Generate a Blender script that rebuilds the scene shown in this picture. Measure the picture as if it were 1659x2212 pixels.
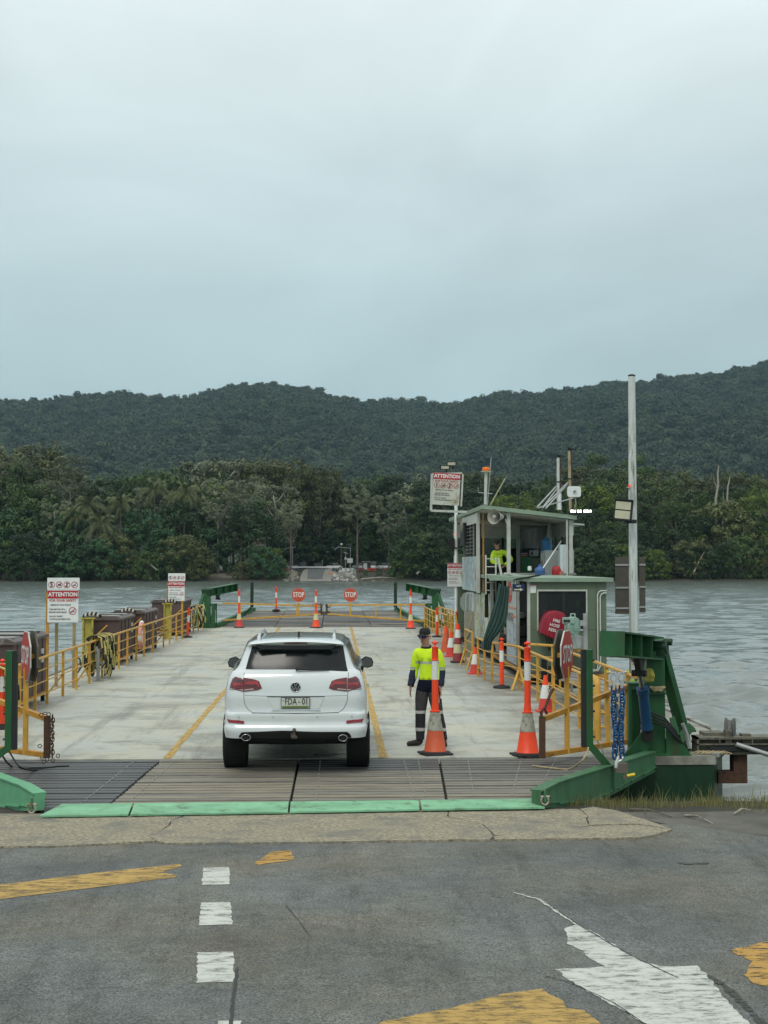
import bpy, bmesh, math, random
import numpy as np
from mathutils import Vector, Matrix, noise

R = math.radians
random.seed(7)
for o in list(bpy.data.objects):
    bpy.data.objects.remove(o)
SC = bpy.context.scene
COL = SC.collection

# ------------------------------------------------------------------ camera
EYE = Vector((0.0, 0.0, 2.7))          # +Y runs along the ferry, z = 0 is its deck
F = 3067.0
YAW = -math.atan(105.5 / F)
PITCH = math.atan(112.0 / F)
cam_d = bpy.data.cameras.new('camera')
cam = bpy.data.objects.new('camera', cam_d)
COL.objects.link(cam)
cam.location = EYE
cam.rotation_euler = (R(90) + PITCH, 0, YAW)
cam_d.sensor_fit = 'VERTICAL'
cam_d.sensor_height = 36.0
cam_d.lens = F / 2212.0 * 36.0
cam_d.clip_start = 0.1
cam_d.clip_end = 12000
SC.camera = cam

# ------------------------------------------------------------------ overcast sky and soft sun
SUN_EL, SUN_AZ = R(52), R(200)
w = bpy.data.worlds.new('World')
SC.world = w
w.use_nodes = True
nt = w.node_tree
nt.nodes.clear()
out = nt.nodes.new('ShaderNodeOutputWorld')
bg = nt.nodes.new('ShaderNodeBackground')
sky = nt.nodes.new('ShaderNodeTexSky')
sky.sky_type = 'NISHITA'
sky.sun_disc = False
sky.sun_elevation = SUN_EL
sky.sun_rotation = SUN_AZ
tc = nt.nodes.new('ShaderNodeTexCoord')
sep = nt.nodes.new('ShaderNodeSeparateXYZ')
nt.links.new(tc.outputs['Generated'], sep.inputs[0])
mp = nt.nodes.new('ShaderNodeMapping')
mp.inputs['Scale'].default_value = (1.5, 1.5, 3.4)
mp.inputs['Rotation'].default_value = (0.0, R(-9), 0.0)
mp.inputs['Location'].default_value = (0.35, 0.0, 0.28)
nt.links.new(tc.outputs['Generated'], mp.inputs[0])
nz = nt.nodes.new('ShaderNodeTexNoise')
nz.inputs['Scale'].default_value = 1.7
nz.inputs['Detail'].default_value = 5
nz.inputs['Roughness'].default_value = 0.52
nz.inputs['Distortion'].default_value = 0.5
nt.links.new(mp.outputs[0], nz.inputs[0])
rp = nt.nodes.new('ShaderNodeValToRGB')           # radiance of the cloud layer with height
e = rp.color_ramp.elements
e[0].position = 0.0; e[0].color = (0.48, 0.66, 0.70, 1)
e[1].position = 1.0; e[1].color = (1.1, 1.16, 1.16, 1)
for p, c in ((0.11, (0.52, 0.69, 0.72)), (0.18, (0.56, 0.72, 0.75)), (0.27, (0.68, 0.81, 0.835)), (0.37, (0.86, 0.97, 0.98)), (0.6, (0.99, 1.06, 1.05))):
    q = e.new(p); q.color = (*c, 1)
nt.links.new(sep.outputs['Z'], rp.inputs[0])
mr = nt.nodes.new('ShaderNodeMapRange')
mr.inputs['From Min'].default_value = 0.34
mr.inputs['From Max'].default_value = 0.66
mr.inputs['To Min'].default_value = 0.87
mr.inputs['To Max'].default_value = 1.07
nt.links.new(nz.outputs['Fac'], mr.inputs['Value'])
ml = nt.nodes.new('ShaderNodeVectorMath'); ml.operation = 'SCALE'
nt.links.new(rp.outputs[0], ml.inputs[0])
nt.links.new(mr.outputs[0], ml.inputs['Scale'])
sk = nt.nodes.new('ShaderNodeVectorMath'); sk.operation = 'SCALE'
sk.inputs['Scale'].default_value = 0.06
nt.links.new(sky.outputs[0], sk.inputs[0])
mx = nt.nodes.new('ShaderNodeMix'); mx.data_type = 'VECTOR'
mx.inputs[0].default_value = 0.92
nt.links.new(sk.outputs[0], mx.inputs[4])
nt.links.new(ml.outputs[0], mx.inputs[5])
nt.links.new(mx.outputs[1], bg.inputs[0])
bg.inputs[1].default_value = 1.0
nt.links.new(bg.outputs[0], out.inputs[0])

sun_d = bpy.data.lights.new('sun', 'SUN')
sun_d.energy = 1.15
sun_d.angle = R(20)
sun_d.color = (1.0, 0.96, 0.88)
sun = bpy.data.objects.new('sun', sun_d)
COL.objects.link(sun)
sd = Vector((math.sin(SUN_AZ) * math.cos(SUN_EL), math.cos(SUN_AZ) * math.cos(SUN_EL), math.sin(SUN_EL)))
sun.rotation_euler = sd.to_track_quat('Z', 'Y').to_euler()

SC.view_settings.view_transform = 'Standard'
SC.view_settings.look = 'None'
SC.view_settings.exposure = 0.0
SC.view_settings.gamma = 1.0
SC.view_settings.use_curve_mapping = False
SC.render.engine = 'CYCLES'
SC.cycles.volume_bounces = 0
SC.cycles.transparent_max_bounces = 12
SC.cycles.max_bounces = 5

# ------------------------------------------------------------------ measuring helpers
CM = cam.rotation_euler.to_matrix()
def ray(x, y):
    return CM @ Vector(((x - 829.5) / F, (1106 - y) / F, -1.0))
def PX(x, y, Y):
    """point at distance Y along the ferry seen in direction (x, y)"""
    d = ray(x, y)
    return EYE + d * (Y / d.y)
def GR(x, y, z=0.0):
    """point of the level z seen in direction (x, y)"""
    d = ray(x, y)
    return EYE + d * ((z - EYE.z) / d.z)

# ------------------------------------------------------------------ mesh builder
WL = {}
class MB:
    def __init__(s):
        s.v = []; s.f = []
    def add(s, vs, fs):
        n = len(s.v)
        s.v += [tuple(p) for p in vs]
        s.f += [tuple(i + n for i in f) for f in fs]
        return s
    def box(s, c, d, rot=None):
        c = Vector(c)
        vs = []
        for i in (-.5, .5):
            for j in (-.5, .5):
                for k in (-.5, .5):
                    p = Vector((i * d[0], j * d[1], k * d[2]))
                    if rot is not None: p = rot @ p
                    vs.append(c + p)
        return s.add(vs, [(0, 1, 3, 2), (4, 6, 7, 5), (0, 4, 5, 1), (2, 3, 7, 6), (0, 2, 6, 4), (1, 5, 7, 3)])
    def b2(s, a, b):
        return s.box([(a[i] + b[i]) / 2 for i in range(3)], [abs(b[i] - a[i]) for i in range(3)])
    def bar(s, p0, p1, w, h=None, up=(0, 0, 1)):
        h = h or w
        p0, p1 = Vector(p0), Vector(p1)
        d = p1 - p0
        L = d.length
        if L < 1e-6: return s
        d /= L
        up = Vector(up)
        if abs(d.dot(up)) > 0.99: up = Vector((0, 1, 0))
        x = d.cross(up).normalized()
        z = x.cross(d).normalized()
        rot = Matrix((x, d, z)).transposed()
        return s.box((p0 + p1) / 2, (w, L, h), rot)
    def tube(s, pts, r, n=8, closed=False, cap=True):
        pts = [Vector(p) for p in pts]
        m = len(pts)
        rr = r if hasattr(r, '__len__') else [r] * m
        vs = []
        prev = None
        for i, p in enumerate(pts):
            if closed: t = pts[(i + 1) % m] - pts[i - 1]
            else: t = pts[min(i + 1, m - 1)] - pts[max(i - 1, 0)]
            t.normalize()
            if prev is None:
                a = Vector((0, 0, 1)) if abs(t.z) < .9 else Vector((1, 0, 0))
                u = t.cross(a).normalized()
            else:
                u = (prev - t * prev.dot(t)).normalized()
            prev = u
            q = t.cross(u)
            for k in range(n):
                an = 2 * math.pi * k / n
                vs.append(p + (u * math.cos(an) + q * math.sin(an)) * rr[i])
        fs = []
        for i in range(m if closed else m - 1):
            j = (i + 1) % m
            for k in range(n):
                l = (k + 1) % n
                fs.append((i * n + k, i * n + l, j * n + l, j * n + k))
        if cap and not closed:
            fs.append(tuple(range(n))[::-1])
            fs.append(tuple(range((m - 1) * n, m * n)))
        return s.add(vs, fs)
    def cyl(s, p0, p1, r0, r1=None, n=16):
        return s.tube([p0, p1], [r0, r0 if r1 is None else r1], n)
    def lathe(s, prof, n=20, o=(0, 0, 0), M=None):
        vs = []; fs = []
        o = Vector(o)
        for r, z in prof:
            for k in range(n):
                a = 2 * math.pi * k / n
                p = Vector((r * math.cos(a), r * math.sin(a), z))
                if M is not None: p = M @ p
                vs.append(o + p)
        m = len(prof)
        for i in range(m - 1):
            for k in range(n):
                l = (k + 1) % n
                fs.append((i * n + k, i * n + l, (i + 1) * n + l, (i + 1) * n + k))
        fs.append(tuple(range(n))[::-1]); fs.append(tuple(range((m - 1) * n, m * n)))
        return s.add(vs, fs)
    def prism(s, poly, a, b, fn):
        """poly: 2-D outline, a/b: depths, fn(u, v, d) -> point"""
        n = len(poly)
        vs = [fn(p[0], p[1], a) for p in poly] + [fn(p[0], p[1], b) for p in poly]
        fs = [tuple(range(n))[::-1], tuple(range(n, 2 * n))]
        for i in range(n):
            j = (i + 1) % n
            fs.append((i, j, n + j, n + i))
        return s.add(vs, fs)
    def build(s, name, m, parent=None, smooth=None, bevel=0, world=True, tri=False):
        me = bpy.data.meshes.new(name)
        vs = s.v
        off = WL.get(parent) if (parent is not None and world) else None
        if off is not None:
            vs = [(p[0] - off[0], p[1] - off[1], p[2] - off[2]) for p in vs]
        me.from_pydata(vs, [], s.f)
        me.update()
        bm = bmesh.new(); bm.from_mesh(me)
        bmesh.ops.recalc_face_normals(bm, faces=bm.faces)
        if bevel:
            try:
                bmesh.ops.bevel(bm, geom=[e for e in bm.edges if e.is_manifold and e.calc_face_angle(0) > .6], offset=bevel, segments=2, affect='EDGES', profile=.6)
            except Exception: pass
        bm.to_mesh(me); bm.free()
        if smooth is not None:
            me.shade_smooth()
            me.set_sharp_from_angle(angle=R(smooth))
        if m is not None: me.materials.append(m)
        o = bpy.data.objects.new(name, me)
        COL.objects.link(o)
        if parent is not None:
            o.parent = parent
            WL[o] = WL.get(parent)
        return o

def meta(o, label=None, cat=None, group=None, kind=None):
    if label: o['label'] = label
    if cat: o['category'] = cat
    if group: o['group'] = group
    if kind: o['kind'] = kind
    return o
def thing(name, label, cat, loc=(0, 0, 0), rz=0.0, group=None):
    o = bpy.data.objects.new(name, None)
    o.empty_display_size = .2
    COL.objects.link(o)
    o.location = loc
    o.rotation_euler = (0, 0, rz)
    WL[o] = Vector(loc)
    return meta(o, label, cat, group)
def copy_tree(o, loc=None, rz=None, label=None, parent=None):
    c = o.copy()
    COL.objects.link(c)
    if parent is not None: c.parent = parent
    for ch in o.children: copy_tree(ch, parent=c)
    if loc is not None: c.location = loc
    if rz is not None: c.rotation_euler = (0, 0, rz)
    if label: c['label'] = label
    return c

# ------------------------------------------------------------------ materials
MC = {}
def mat(name, col, rough=.55, metal=0, var=.14, sc=5., bump=.1, bd=.01, grime=None, gsc=2.2, gamt=.56, gsoft=.12, spec=.4, coat=0, stretch=(1, 1, 1), fine=60.):
    if name in MC: return MC[name]
    m = bpy.data.materials.new(name)
    m.use_nodes = True
    n = m.node_tree; L = n.links
    b = n.nodes['Principled BSDF']
    t = n.nodes.new('ShaderNodeTexCoord')
    mpg = n.nodes.new('ShaderNodeMapping'); mpg.inputs['Scale'].default_value = stretch
    L.new(t.outputs['Object'], mpg.inputs[0])
    a = n.nodes.new('ShaderNodeTexNoise'); a.inputs['Scale'].default_value = sc; a.inputs['Detail'].default_value = 6; a.inputs['Roughness'].default_value = .6
    L.new(mpg.outputs[0], a.inputs[0])
    k = n.nodes.new('ShaderNodeMapRange'); k.inputs[1].default_value = .3; k.inputs[2].default_value = .7; k.inputs[3].default_value = 1 - var; k.inputs[4].default_value = 1 + var * .7
    L.new(a.outputs['Fac'], k.inputs[0])
    v = n.nodes.new('ShaderNodeVectorMath'); v.operation = 'SCALE'; v.inputs[0].default_value = col
    L.new(k.outputs[0], v.inputs['Scale'])
    last = v.outputs[0]
    if grime:
        g = n.nodes.new('ShaderNodeTexNoise'); g.inputs['Scale'].default_value = gsc; g.inputs['Detail'].default_value = 8; g.inputs['Roughness'].default_value = .68
        L.new(mpg.outputs[0], g.inputs[0])
        gr = n.nodes.new('ShaderNodeMapRange'); gr.inputs[1].default_value = gamt; gr.inputs[2].default_value = gamt + gsoft
        L.new(g.outputs['Fac'], gr.inputs[0])
        x = n.nodes.new('ShaderNodeMix'); x.data_type = 'VECTOR'
        L.new(gr.outputs[0], x.inputs[0]); L.new(last, x.inputs[4]); x.inputs[5].default_value = grime
        last = x.outputs[1]
    L.new(last, b.inputs['Base Color'])
    rr = n.nodes.new('ShaderNodeMapRange'); rr.inputs[3].default_value = max(0.02, rough - .08); rr.inputs[4].default_value = min(1, rough + .1)
    L.new(a.outputs['Fac'], rr.inputs[0]); L.new(rr.outputs[0], b.inputs['Roughness'])
    b.inputs['Metallic'].default_value = metal
    b.inputs['Specular IOR Level'].default_value = spec
    b.inputs['Coat Weight'].default_value = coat
    if bump:
        f = n.nodes.new('ShaderNodeTexNoise'); f.inputs['Scale'].default_value = fine; f.inputs['Detail'].default_value = 3
        L.new(mpg.outputs[0], f.inputs[0])
        bp = n.nodes.new('ShaderNodeBump'); bp.inputs['Strength'].default_value = bump; bp.inputs['Distance'].default_value = bd
        L.new(f.outputs['Fac'], bp.inputs['Height']); L.new(bp.outputs[0], b.inputs['Normal'])
    MC[name] = m
    return m
def emis(name, col, s):
    m = bpy.data.materials.new(name); m.use_nodes = True
    b = m.node_tree.nodes['Principled BSDF']
    b.inputs['Base Color'].default_value = (*col, 1); b.inputs['Emission Color'].default_value = (*col, 1); b.inputs['Emission Strength'].default_value = s
    return m
def glassm(name, col, rough=.05, alpha=.5):
    m = bpy.data.materials.new(name); m.use_nodes = True
    b = m.node_tree.nodes['Principled BSDF']
    b.inputs['Base Color'].default_value = (*col, 1); b.inputs['Roughness'].default_value = rough; b.inputs['Alpha'].default_value = alpha
    b.inputs['Specular IOR Level'].default_value = .6
    return m

# text
FC = {}
def text_mb(txt, size, depth=.003, bold=.012, sx=1.0):
    """verts/faces of a line of lettering centred on 0, in the local XZ plane facing -Y"""
    key = (txt, bold)
    if key not in FC:
        cu = bpy.data.curves.new('t', 'FONT')
        cu.body = txt; cu.size = 1.0; cu.offset = bold; cu.resolution_u = 2
        cu.align_x = 'CENTER'; cu.align_y = 'CENTER'
        ob = bpy.data.objects.new('t', cu); COL.objects.link(ob)
        dg = bpy.context.evaluated_depsgraph_get()
        me = bpy.data.meshes.new_from_object(ob.evaluated_get(dg))
        FC[key] = ([v.co.copy() for v in me.vertices], [tuple(p.vertices) for p in me.polygons])
        bpy.data.objects.remove(ob); bpy.data.curves.remove(cu); bpy.data.meshes.remove(me)
    vs, fs = FC[key]
    return [Vector((p.x * size * sx, -depth, p.y * size)) for p in vs], fs
def add_text(mb, txt, size, o, depth=.003, bold=.012, sx=1.0, M=None):
    vs, fs = text_mb(txt, size, depth, bold, sx)
    o = Vector(o)
    mb.add([(M @ p if M is not None else p) + o for p in vs], fs)
    return mb

G = {}
GREEN = mat('green_paint', (0.020, 0.098, 0.032), .45, var=.3, grime=(.055, .048, .022), gsc=4, gamt=.55, gsoft=.2, stretch=(1, 1, .35))
GREENL = mat('pale_green_paint', (0.20, 0.44, 0.26), .6, var=.25, sc=3, grime=(.10, .17, .10), gsc=5, gamt=.54, gsoft=.14, stretch=(1, 2, 1))
GREEND = mat('shadow_dark_green_paint', (0.009, 0.045, 0.018), .5, var=.3, grime=(.05, .03, .015), gsc=2, gamt=.55, gsoft=.25, stretch=(1, 1, .25))  # green darkened to carry the shadow on the hull; the streaks are rust
GREENF = mat('faded_green_paint', (0.055, 0.155, 0.072), .55, var=.28, grime=(.085, .075, .04), gsc=4, gamt=.56, gsoft=.2, stretch=(1, 1, .4))
YEL = mat('yellow_paint', (0.58, 0.32, 0.05), .45, var=.18, grime=(.16, .08, .03), gsc=7, gamt=.6, gsoft=.15)
YELD = mat('worn_yellow_paint', (0.50, 0.24, 0.03), .5, var=.22, grime=(.10, .055, .03), gsc=6, gamt=.5, gsoft=.2)
RUST = mat('rusty_steel', (0.10, 0.05, 0.028), .8, var=.35, grime=(.03, .022, .018), gsc=5, gamt=.5, bump=.3)
STEEL = mat('galvanised_steel', (0.42, 0.43, 0.42), .42, .5, var=.2)
GREY = mat('grey_painted_steel', (0.24, 0.25, 0.23), .5, var=.2, grime=(.12, .11, .08))
BLACK = mat('black_rubber', (0.018, 0.019, 0.02), .65, var=.3)
DARK = mat('dark_steel', (0.03, 0.03, 0.028), .5, .3, var=.3)
WHITE = mat('white_paint', (0.74, 0.76, 0.74), .4, var=.06, grime=(.45, .44, .36), gsc=4, gamt=.62, gsoft=.2)
WHITED = mat('dirty_white_paint', (0.55, 0.57, 0.53), .5, var=.12, grime=(.26, .25, .18), gsc=4, gamt=.5, gsoft=.3)
REDP = mat('red_sign_paint', (0.46, 0.045, 0.03), .5, var=.12, grime=(.55, .3, .22), gsc=14, gamt=.66)
ORANGE = mat('orange_red_plastic', (0.90, 0.075, 0.02), .42, var=.08, bump=.02, grime=(.45, .08, .04), gsc=5, gamt=.64)
REDC = mat('red_cone_plastic', (0.62, 0.055, 0.04), .5, var=.12, bump=.02)
CONEW = mat('white_reflective_sleeve', (0.72, 0.73, 0.70), .45, var=.08, grime=(.4, .38, .3), gsc=8, gamt=.62)
CONEG = mat('grubby_grey_sleeve', (0.38, 0.38, 0.32), .6, var=.2, grime=(.2, .19, .14), gsc=12, gamt=.5)
CREAM = mat('cream_sleeve', (0.58, 0.54, 0.33), .5, var=.1)
MAROON = mat('faded_maroon_plastic', (0.28, 0.05, 0.05), .6, var=.15)
ORC = mat('faded_orange_plastic', (0.62, 0.11, 0.04), .5, var=.15, grime=(.4, .09, .05), gsc=6, gamt=.55)
INK = mat('black_print', (0.02, 0.022, 0.025), .6, var=.1, bump=0)
REDI = mat('red_print', (0.42, 0.02, 0.03), .5, var=.15, bump=0)

GREENP = mat('chalky_green_paint', (0.13, 0.37, 0.20), .55, var=.15, grime=(.08, .22, .12), gsc=3, gamt=.58, gsoft=.2)
# ================================================================== LAND AND WATER
WATER_Z = -0.8
def z_road(v):
    if v < 8: return 0.0 + max(0, 8 - v) * 0.004
    if v < 16.5: return -0.15 * (v - 8) / 8.0
    return -0.16
def lerp(xs, ys, x):
    return float(np.interp(x, xs, ys))
def z_land(u, v):
    if v < 16.9: z = z_road(v) - .012
    else: z = lerp([16.9, 18.2, 20.5, 24, 40, 262, 279, 283, 300, 320, 900, 2500, 12000], [-.18, -.35, -.85, -1.6, -3.5, -3.5, -1.2, -.6, .75, 1.1, 2.0, 6, 10], v)
    if v < 16.9 and u > 4.2: z -= min(.35, (u - 4.2) * .02)
    return z
def GRR(x, y):
    z = -0.1
    for _ in range(6):
        p = GR(x, y, z)
        z = z_road(p.y)
    return p

def grid_mesh(name, us, vs, fz, m, smooth=True):
    verts = [(u, v, fz(u, v)) for v in vs for u in us]
    n = len(us)
    fs = [(j * n + i, j * n + i + 1, (j + 1) * n + i + 1, (j + 1) * n + i) for j in range(len(vs) - 1) for i in range(n - 1)]
    me = bpy.data.meshes.new(name); me.from_pydata(verts, [], fs); me.update()
    if smooth: me.shade_smooth()
    me.materials.append(m)
    o = bpy.data.objects.new(name, me); COL.objects.link(o)
    return o

MUD = mat('bank_soil', (0.045, 0.040, 0.030), .9, var=.35, sc=1.5, bump=.5, bd=.03, grime=(.05, .065, .03), gsc=.4, gamt=.5, gsoft=.2, fine=25)
us = [-6000, -3000, -1200, -500, -200, -100, -60, -40, -25, -15, -10] + [x * .5 for x in range(-16, 33)] + [20, 30, 45, 70, 100, 200, 500, 1200, 3000, 6000]
vs = [-300, -60, -20, -6, 0, 4, 8, 12] + [14 + .4 * i for i in range(30)] + [30, 40, 80, 150, 240, 262, 270, 275, 279, 281, 283, 286, 290, 295, 300, 310, 320, 340, 400, 600, 900, 1600, 2500, 5000, 11000]
ground = grid_mesh('ground', us, vs, lambda u, v: z_land(u, v) + (noise.noise(Vector((u * .9, v * .9, 0))) * .03 if v < 30 and v > 16.9 else 0) + (noise.noise(Vector((u * .12, v * .2, 5))) * (.45 if abs(u + 4) > 7 else .1) if v > 281 else 0), MUD)
meta(ground, kind='structure')

# --- road ---------------------------------------------------------
def asphalt():
    m = bpy.data.materials.new('asphalt'); m.use_nodes = True
    n = m.node_tree; L = n.links; b = n.nodes['Principled BSDF']
    t = n.nodes.new('ShaderNodeTexCoord')
    def N(sc, det=4, ro=.6, st=(1, 1, 1)):
        mm = n.nodes.new('ShaderNodeMapping'); mm.inputs['Scale'].default_value = st
        L.new(t.outputs['Object'], mm.inputs[0])
        q = n.nodes.new('ShaderNodeTexNoise'); q.inputs['Scale'].default_value = sc; q.inputs['Detail'].default_value = det; q.inputs['Roughness'].default_value = ro
        L.new(mm.outputs[0], q.inputs[0]); return q.outputs['Fac']
    def MR(s, a, c, lo, hi):
        q = n.nodes.new('ShaderNodeMapRange'); q.inputs[1].default_value = a; q.inputs[2].default_value = c; q.inputs[3].default_value = lo; q.inputs[4].default_value = hi
        L.new(s, q.inputs[0]); return q.outputs[0]
    def MUL(a, c):
        q = n.nodes.new('ShaderNodeMath'); q.operation = 'MULTIPLY'; L.new(a, q.inputs[0]); L.new(c, q.inputs[1]); return q.outputs[0]
    big = MR(N(.55, 3), .3, .7, .74, 1.2)
    med = MR(N(4.5, 8, .8), .3, .7, .66, 1.28)
    agg = MR(N(60, 3, .85), .36, .64, .35, 1.75)
    pot = MR(N(6.5, 8, .8, (1, .35, 1)), .60, .70, 1.0, .38)
    streak = MR(N(1.9, 7, .75, (2.2, .25, 1)), .52, .72, 1.0, .62)
    f = MUL(MUL(MUL(MUL(big, med), agg), pot), streak)
    v = n.nodes.new('ShaderNodeVectorMath'); v.operation = 'SCALE'
    mixc = n.nodes.new('ShaderNodeMix'); mixc.data_type = 'VECTOR'
    mixc.inputs[4].default_value = (.122, .130, .124); mixc.inputs[5].default_value = (.140, .134, .108)
    L.new(MR(N(.35, 4), .42, .6, 0, 1), mixc.inputs[0]); L.new(mixc.outputs[1], v.inputs[0]); L.new(f, v.inputs['Scale'])
    L.new(v.outputs[0], b.inputs['Base Color'])
    b.inputs['Roughness'].default_value = .78; b.inputs['Specular IOR Level'].default_value = .35
    bp = n.nodes.new('ShaderNodeBump'); bp.inputs['Strength'].default_value = .7; bp.inputs['Distance'].default_value = .006
    L.new(N(70, 3, .7), bp.inputs['Height']); L.new(bp.outputs[0], b.inputs['Normal'])
    return m
ASPH = asphalt()
# right edge of the sealed road, broken, running along the apron into the bank
def road_right(v):
    return lerp([-6, 8, 12.0, 13.4, 14.5, 15.2, 16.3], [9, 6.6, 6.2, 5.4, 4.6, 4.0, 3.4], v) + .12 * noise.noise(Vector((v * 3, 0, 0)))
vs_r = [-8, -3, 0, 3, 6, 8, 9, 10, 11] + [12 + .25 * i for i in range(15)]
rv = []; rf = []
for v in vs_r:
    rr = road_right(v)
    for k in range(13):
        u = -14 + (rr + 14) * k / 12
        rv.append((u, v, z_road(v)))
for j in range(len(vs_r) - 1):
    for i in range(12):
        rf.append((j * 13 + i, j * 13 + i + 1, (j + 1) * 13 + i + 1, (j + 1) * 13 + i))
me = bpy.data.meshes.new('road'); me.from_pydata(rv, [], rf); me.update(); me.materials.append(ASPH)
road = bpy.data.objects.new('road', me); COL.objects.link(road); meta(road, kind='structure'); WL[road] = Vector((0, 0, 0))
# rough old concrete shoulder between the road and the river on the right
SHOULD = mat('old_concrete_shoulder', (0.125, 0.12, 0.10), .85, var=.3, sc=2, bump=.6, bd=.008, grime=(.06, .055, .042), gsc=1.6, gamt=.5, gsoft=.15, fine=50)
mb = MB()
vs_s = [8 + .4 * i for i in range(24)]
for v in vs_s:
    a = road_right(v) - .15
    for k in range(9):
        u = a + (16 - a) * (k / 8) ** 1.6
        mb.v.append((u, v, z_road(v) - .01 - max(0, u - 4.2) * .012 if v < 16.6 else -.17 - (v - 16.6) * .12))
for j in range(len(vs_s) - 1):
    for i in range(8):
        mb.f.append((j * 9 + i, j * 9 + i + 1, (j + 1) * 9 + i + 1, (j + 1) * 9 + i))
shoulder = mb.build('concrete_shoulder', SHOULD); meta(shoulder, kind='structure')

def wear(name, col, thr=.42, sc=9, soft=.06, stretch=(1, 3, 1)):
    m = mat(name, col, .6, var=.15, sc=6, bump=.3, bd=.004, stretch=stretch, fine=50)
    n = m.node_tree; L = n.links; b = n.nodes['Principled BSDF']
    t = n.nodes.new('ShaderNodeTexCoord'); mm = n.nodes.new('ShaderNodeMapping'); mm.inputs['Scale'].default_value = stretch
    L.new(t.outputs['Object'], mm.inputs[0])
    q = n.nodes.new('ShaderNodeTexNoise'); q.inputs['Scale'].default_value = sc; q.inputs['Detail'].default_value = 9; q.inputs['Roughness'].default_value = .78
    L.new(mm.outputs[0], q.inputs[0])
    r = n.nodes.new('ShaderNodeMapRange'); r.inputs[1].default_value = thr - soft; r.inputs[2].default_value = thr
    L.new(q.outputs['Fac'], r.inputs[0]); L.new(r.outputs[0], b.inputs['Alpha'])
    return m
MWHITE = wear('worn_white_marking', (.52, .53, .48), .50, 6, .17, (1, 2.2, 1))
MYEL = wear('worn_yellow_marking', (.44, .28, .07), .53, 6, .20, (1, 2.2, 1))
def Z7(p): return (p[0] * .49605, 1810.4 + p[1] * .49605)
def Z8(p): return (822.9 + p[0] * .50397, 1810.4 + p[1] * .50397)
def rough_poly(pts, step=.05, amp=.007):
    out = []
    for i in range(len(pts)):
        a, b = pts[i], pts[(i + 1) % len(pts)]
        k = max(1, int((b - a).length / step))
        for j in range(k):
            q = a.lerp(b, j / k)
            q.x += random.uniform(-amp, amp); q.y += random.uniform(-amp, amp)
            out.append(q)
    return out
def marking(name, zf, pts, m, h=.004, step=.05, amp=.007):
    P = rough_poly([GRR(*zf(p)) for p in pts], step, amp)
    bm = bmesh.new()
    vv = [bm.verts.new((p.x, p.y, 0)) for p in P]
    f = bm.faces.new(vv)
    bmesh.ops.triangulate(bm, faces=[f])
    for v in bm.verts: v.co.z = z_road(v.co.y) + h
    me = bpy.data.meshes.new(name); bm.to_mesh(me); bm.free(); me.materials.append(m)
    o = bpy.data.objects.new(name, me); COL.objects.link(o); o.parent = road
    return o
for pts in ([(885, 130), (1000, 128), (1000, 203), (878, 207)], [(875, 283), (1005, 280), (1012, 378), (870, 382)], [(860, 500), (1018, 497), (1018, 628), (857, 632)], [(950, 800), (1050, 797), (1052, 930), (940, 932)]):
    marking('dash_marking', Z7, pts, MWHITE)
marking('yellow_line_marking', Z7, [(-300, 245), (0, 205), (400, 155), (790, 113), (790, 124), (700, 152), (775, 163), (770, 172), (400, 218), (0, 268), (-300, 315)], MYEL)
marking('yellow_line_marking', Z7, [(1105, 108), (1150, 85), (1180, 60), (1270, 55), (1280, 95), (1230, 105), (1160, 112), (1125, 120)], wear('very_worn_yellow_marking', (.46, .26, .05), .5, 5))
marking('arrow_marking', Z8, [(790, 385), (835, 372), (905, 400), (1025, 475), (1100, 520), (1195, 552), (1350, 550), (1400, 590), (1450, 660), (1575, 797), (1680, 920), (1270, 900), (1135, 797), (820, 620), (750, 565), (960, 553), (900, 520), (860, 480), (800, 455)], MWHITE, amp=.012)
marking('yellow_line_marking', Z8, [(0, 790), (300, 730), (520, 670), (690, 648), (720, 670), (785, 700), (790, 730), (870, 740), (935, 790), (1060, 900), (-60, 900)], MYEL)
marking('yellow_line_marking', Z8, [(1500, 480), (1659, 443), (1850, 420), (1850, 680), (1600, 625), (1560, 590), (1590, 530), (1500, 490)], wear('half_worn_yellow_marking', (.46, .26, .05), .49, 4))
TAR = mat('crack_filler', (.03, .031, .03), .6, var=.3)
def strip(zf, pts, wd, name, m, par=road, zz=z_road, h=.006):
    P = []
    for i in range(len(pts) - 1):
        a, b = Vector(pts[i]), Vector(pts[i + 1])
        k = max(1, int((b - a).length / 9))
        for j in range(k):
            q = a.lerp(b, j / k)
            P.append((q.x + random.uniform(-2, 2), q.y + random.uniform(-1.5, 1.5)))
    P.append(pts[-1])
    W = [GRR(*zf(p)) for p in P]
    mb = MB(); n = len(W)
    for i, p in enumerate(W):
        t = (W[min(i + 1, n - 1)] - W[max(i - 1, 0)]); t.z = 0; t.normalize()
        s = Vector((-t.y, t.x, 0)) * wd * random.uniform(.25, .7) * (1 if 0 < i < n - 1 else .1)
        for q in (p + s, p - s): mb.v.append((q.x, q.y, zz(q.y) + h))
    mb.f = [(2 * i, 2 * i + 1, 2 * i + 3, 2 * i + 2) for i in range(n - 1)]
    return mb.build(name, m, par)
strip(Z8, [(700, 275), (850, 375), (1000, 465), (1120, 530), (1280, 605)], .012, 'road_crack', TAR)
strip(Z8, [(700, 590), (820, 625), (1000, 710), (1130, 797), (1200, 860)], .008, 'road_crack', TAR)
strip(Z7, [(1035, 560), (1025, 640), (1015, 700), (1008, 797), (1000, 900)], .02, 'road_crack', TAR)
strip(Z7, [(1240, 290), (1300, 360), (1350, 430)], .007, 'road_crack', TAR)
strip(Z8, [(570, 235), (680, 265), (760, 320), (850, 380)], .03, 'thin_white_marking', MWHITE, h=.005)
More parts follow.
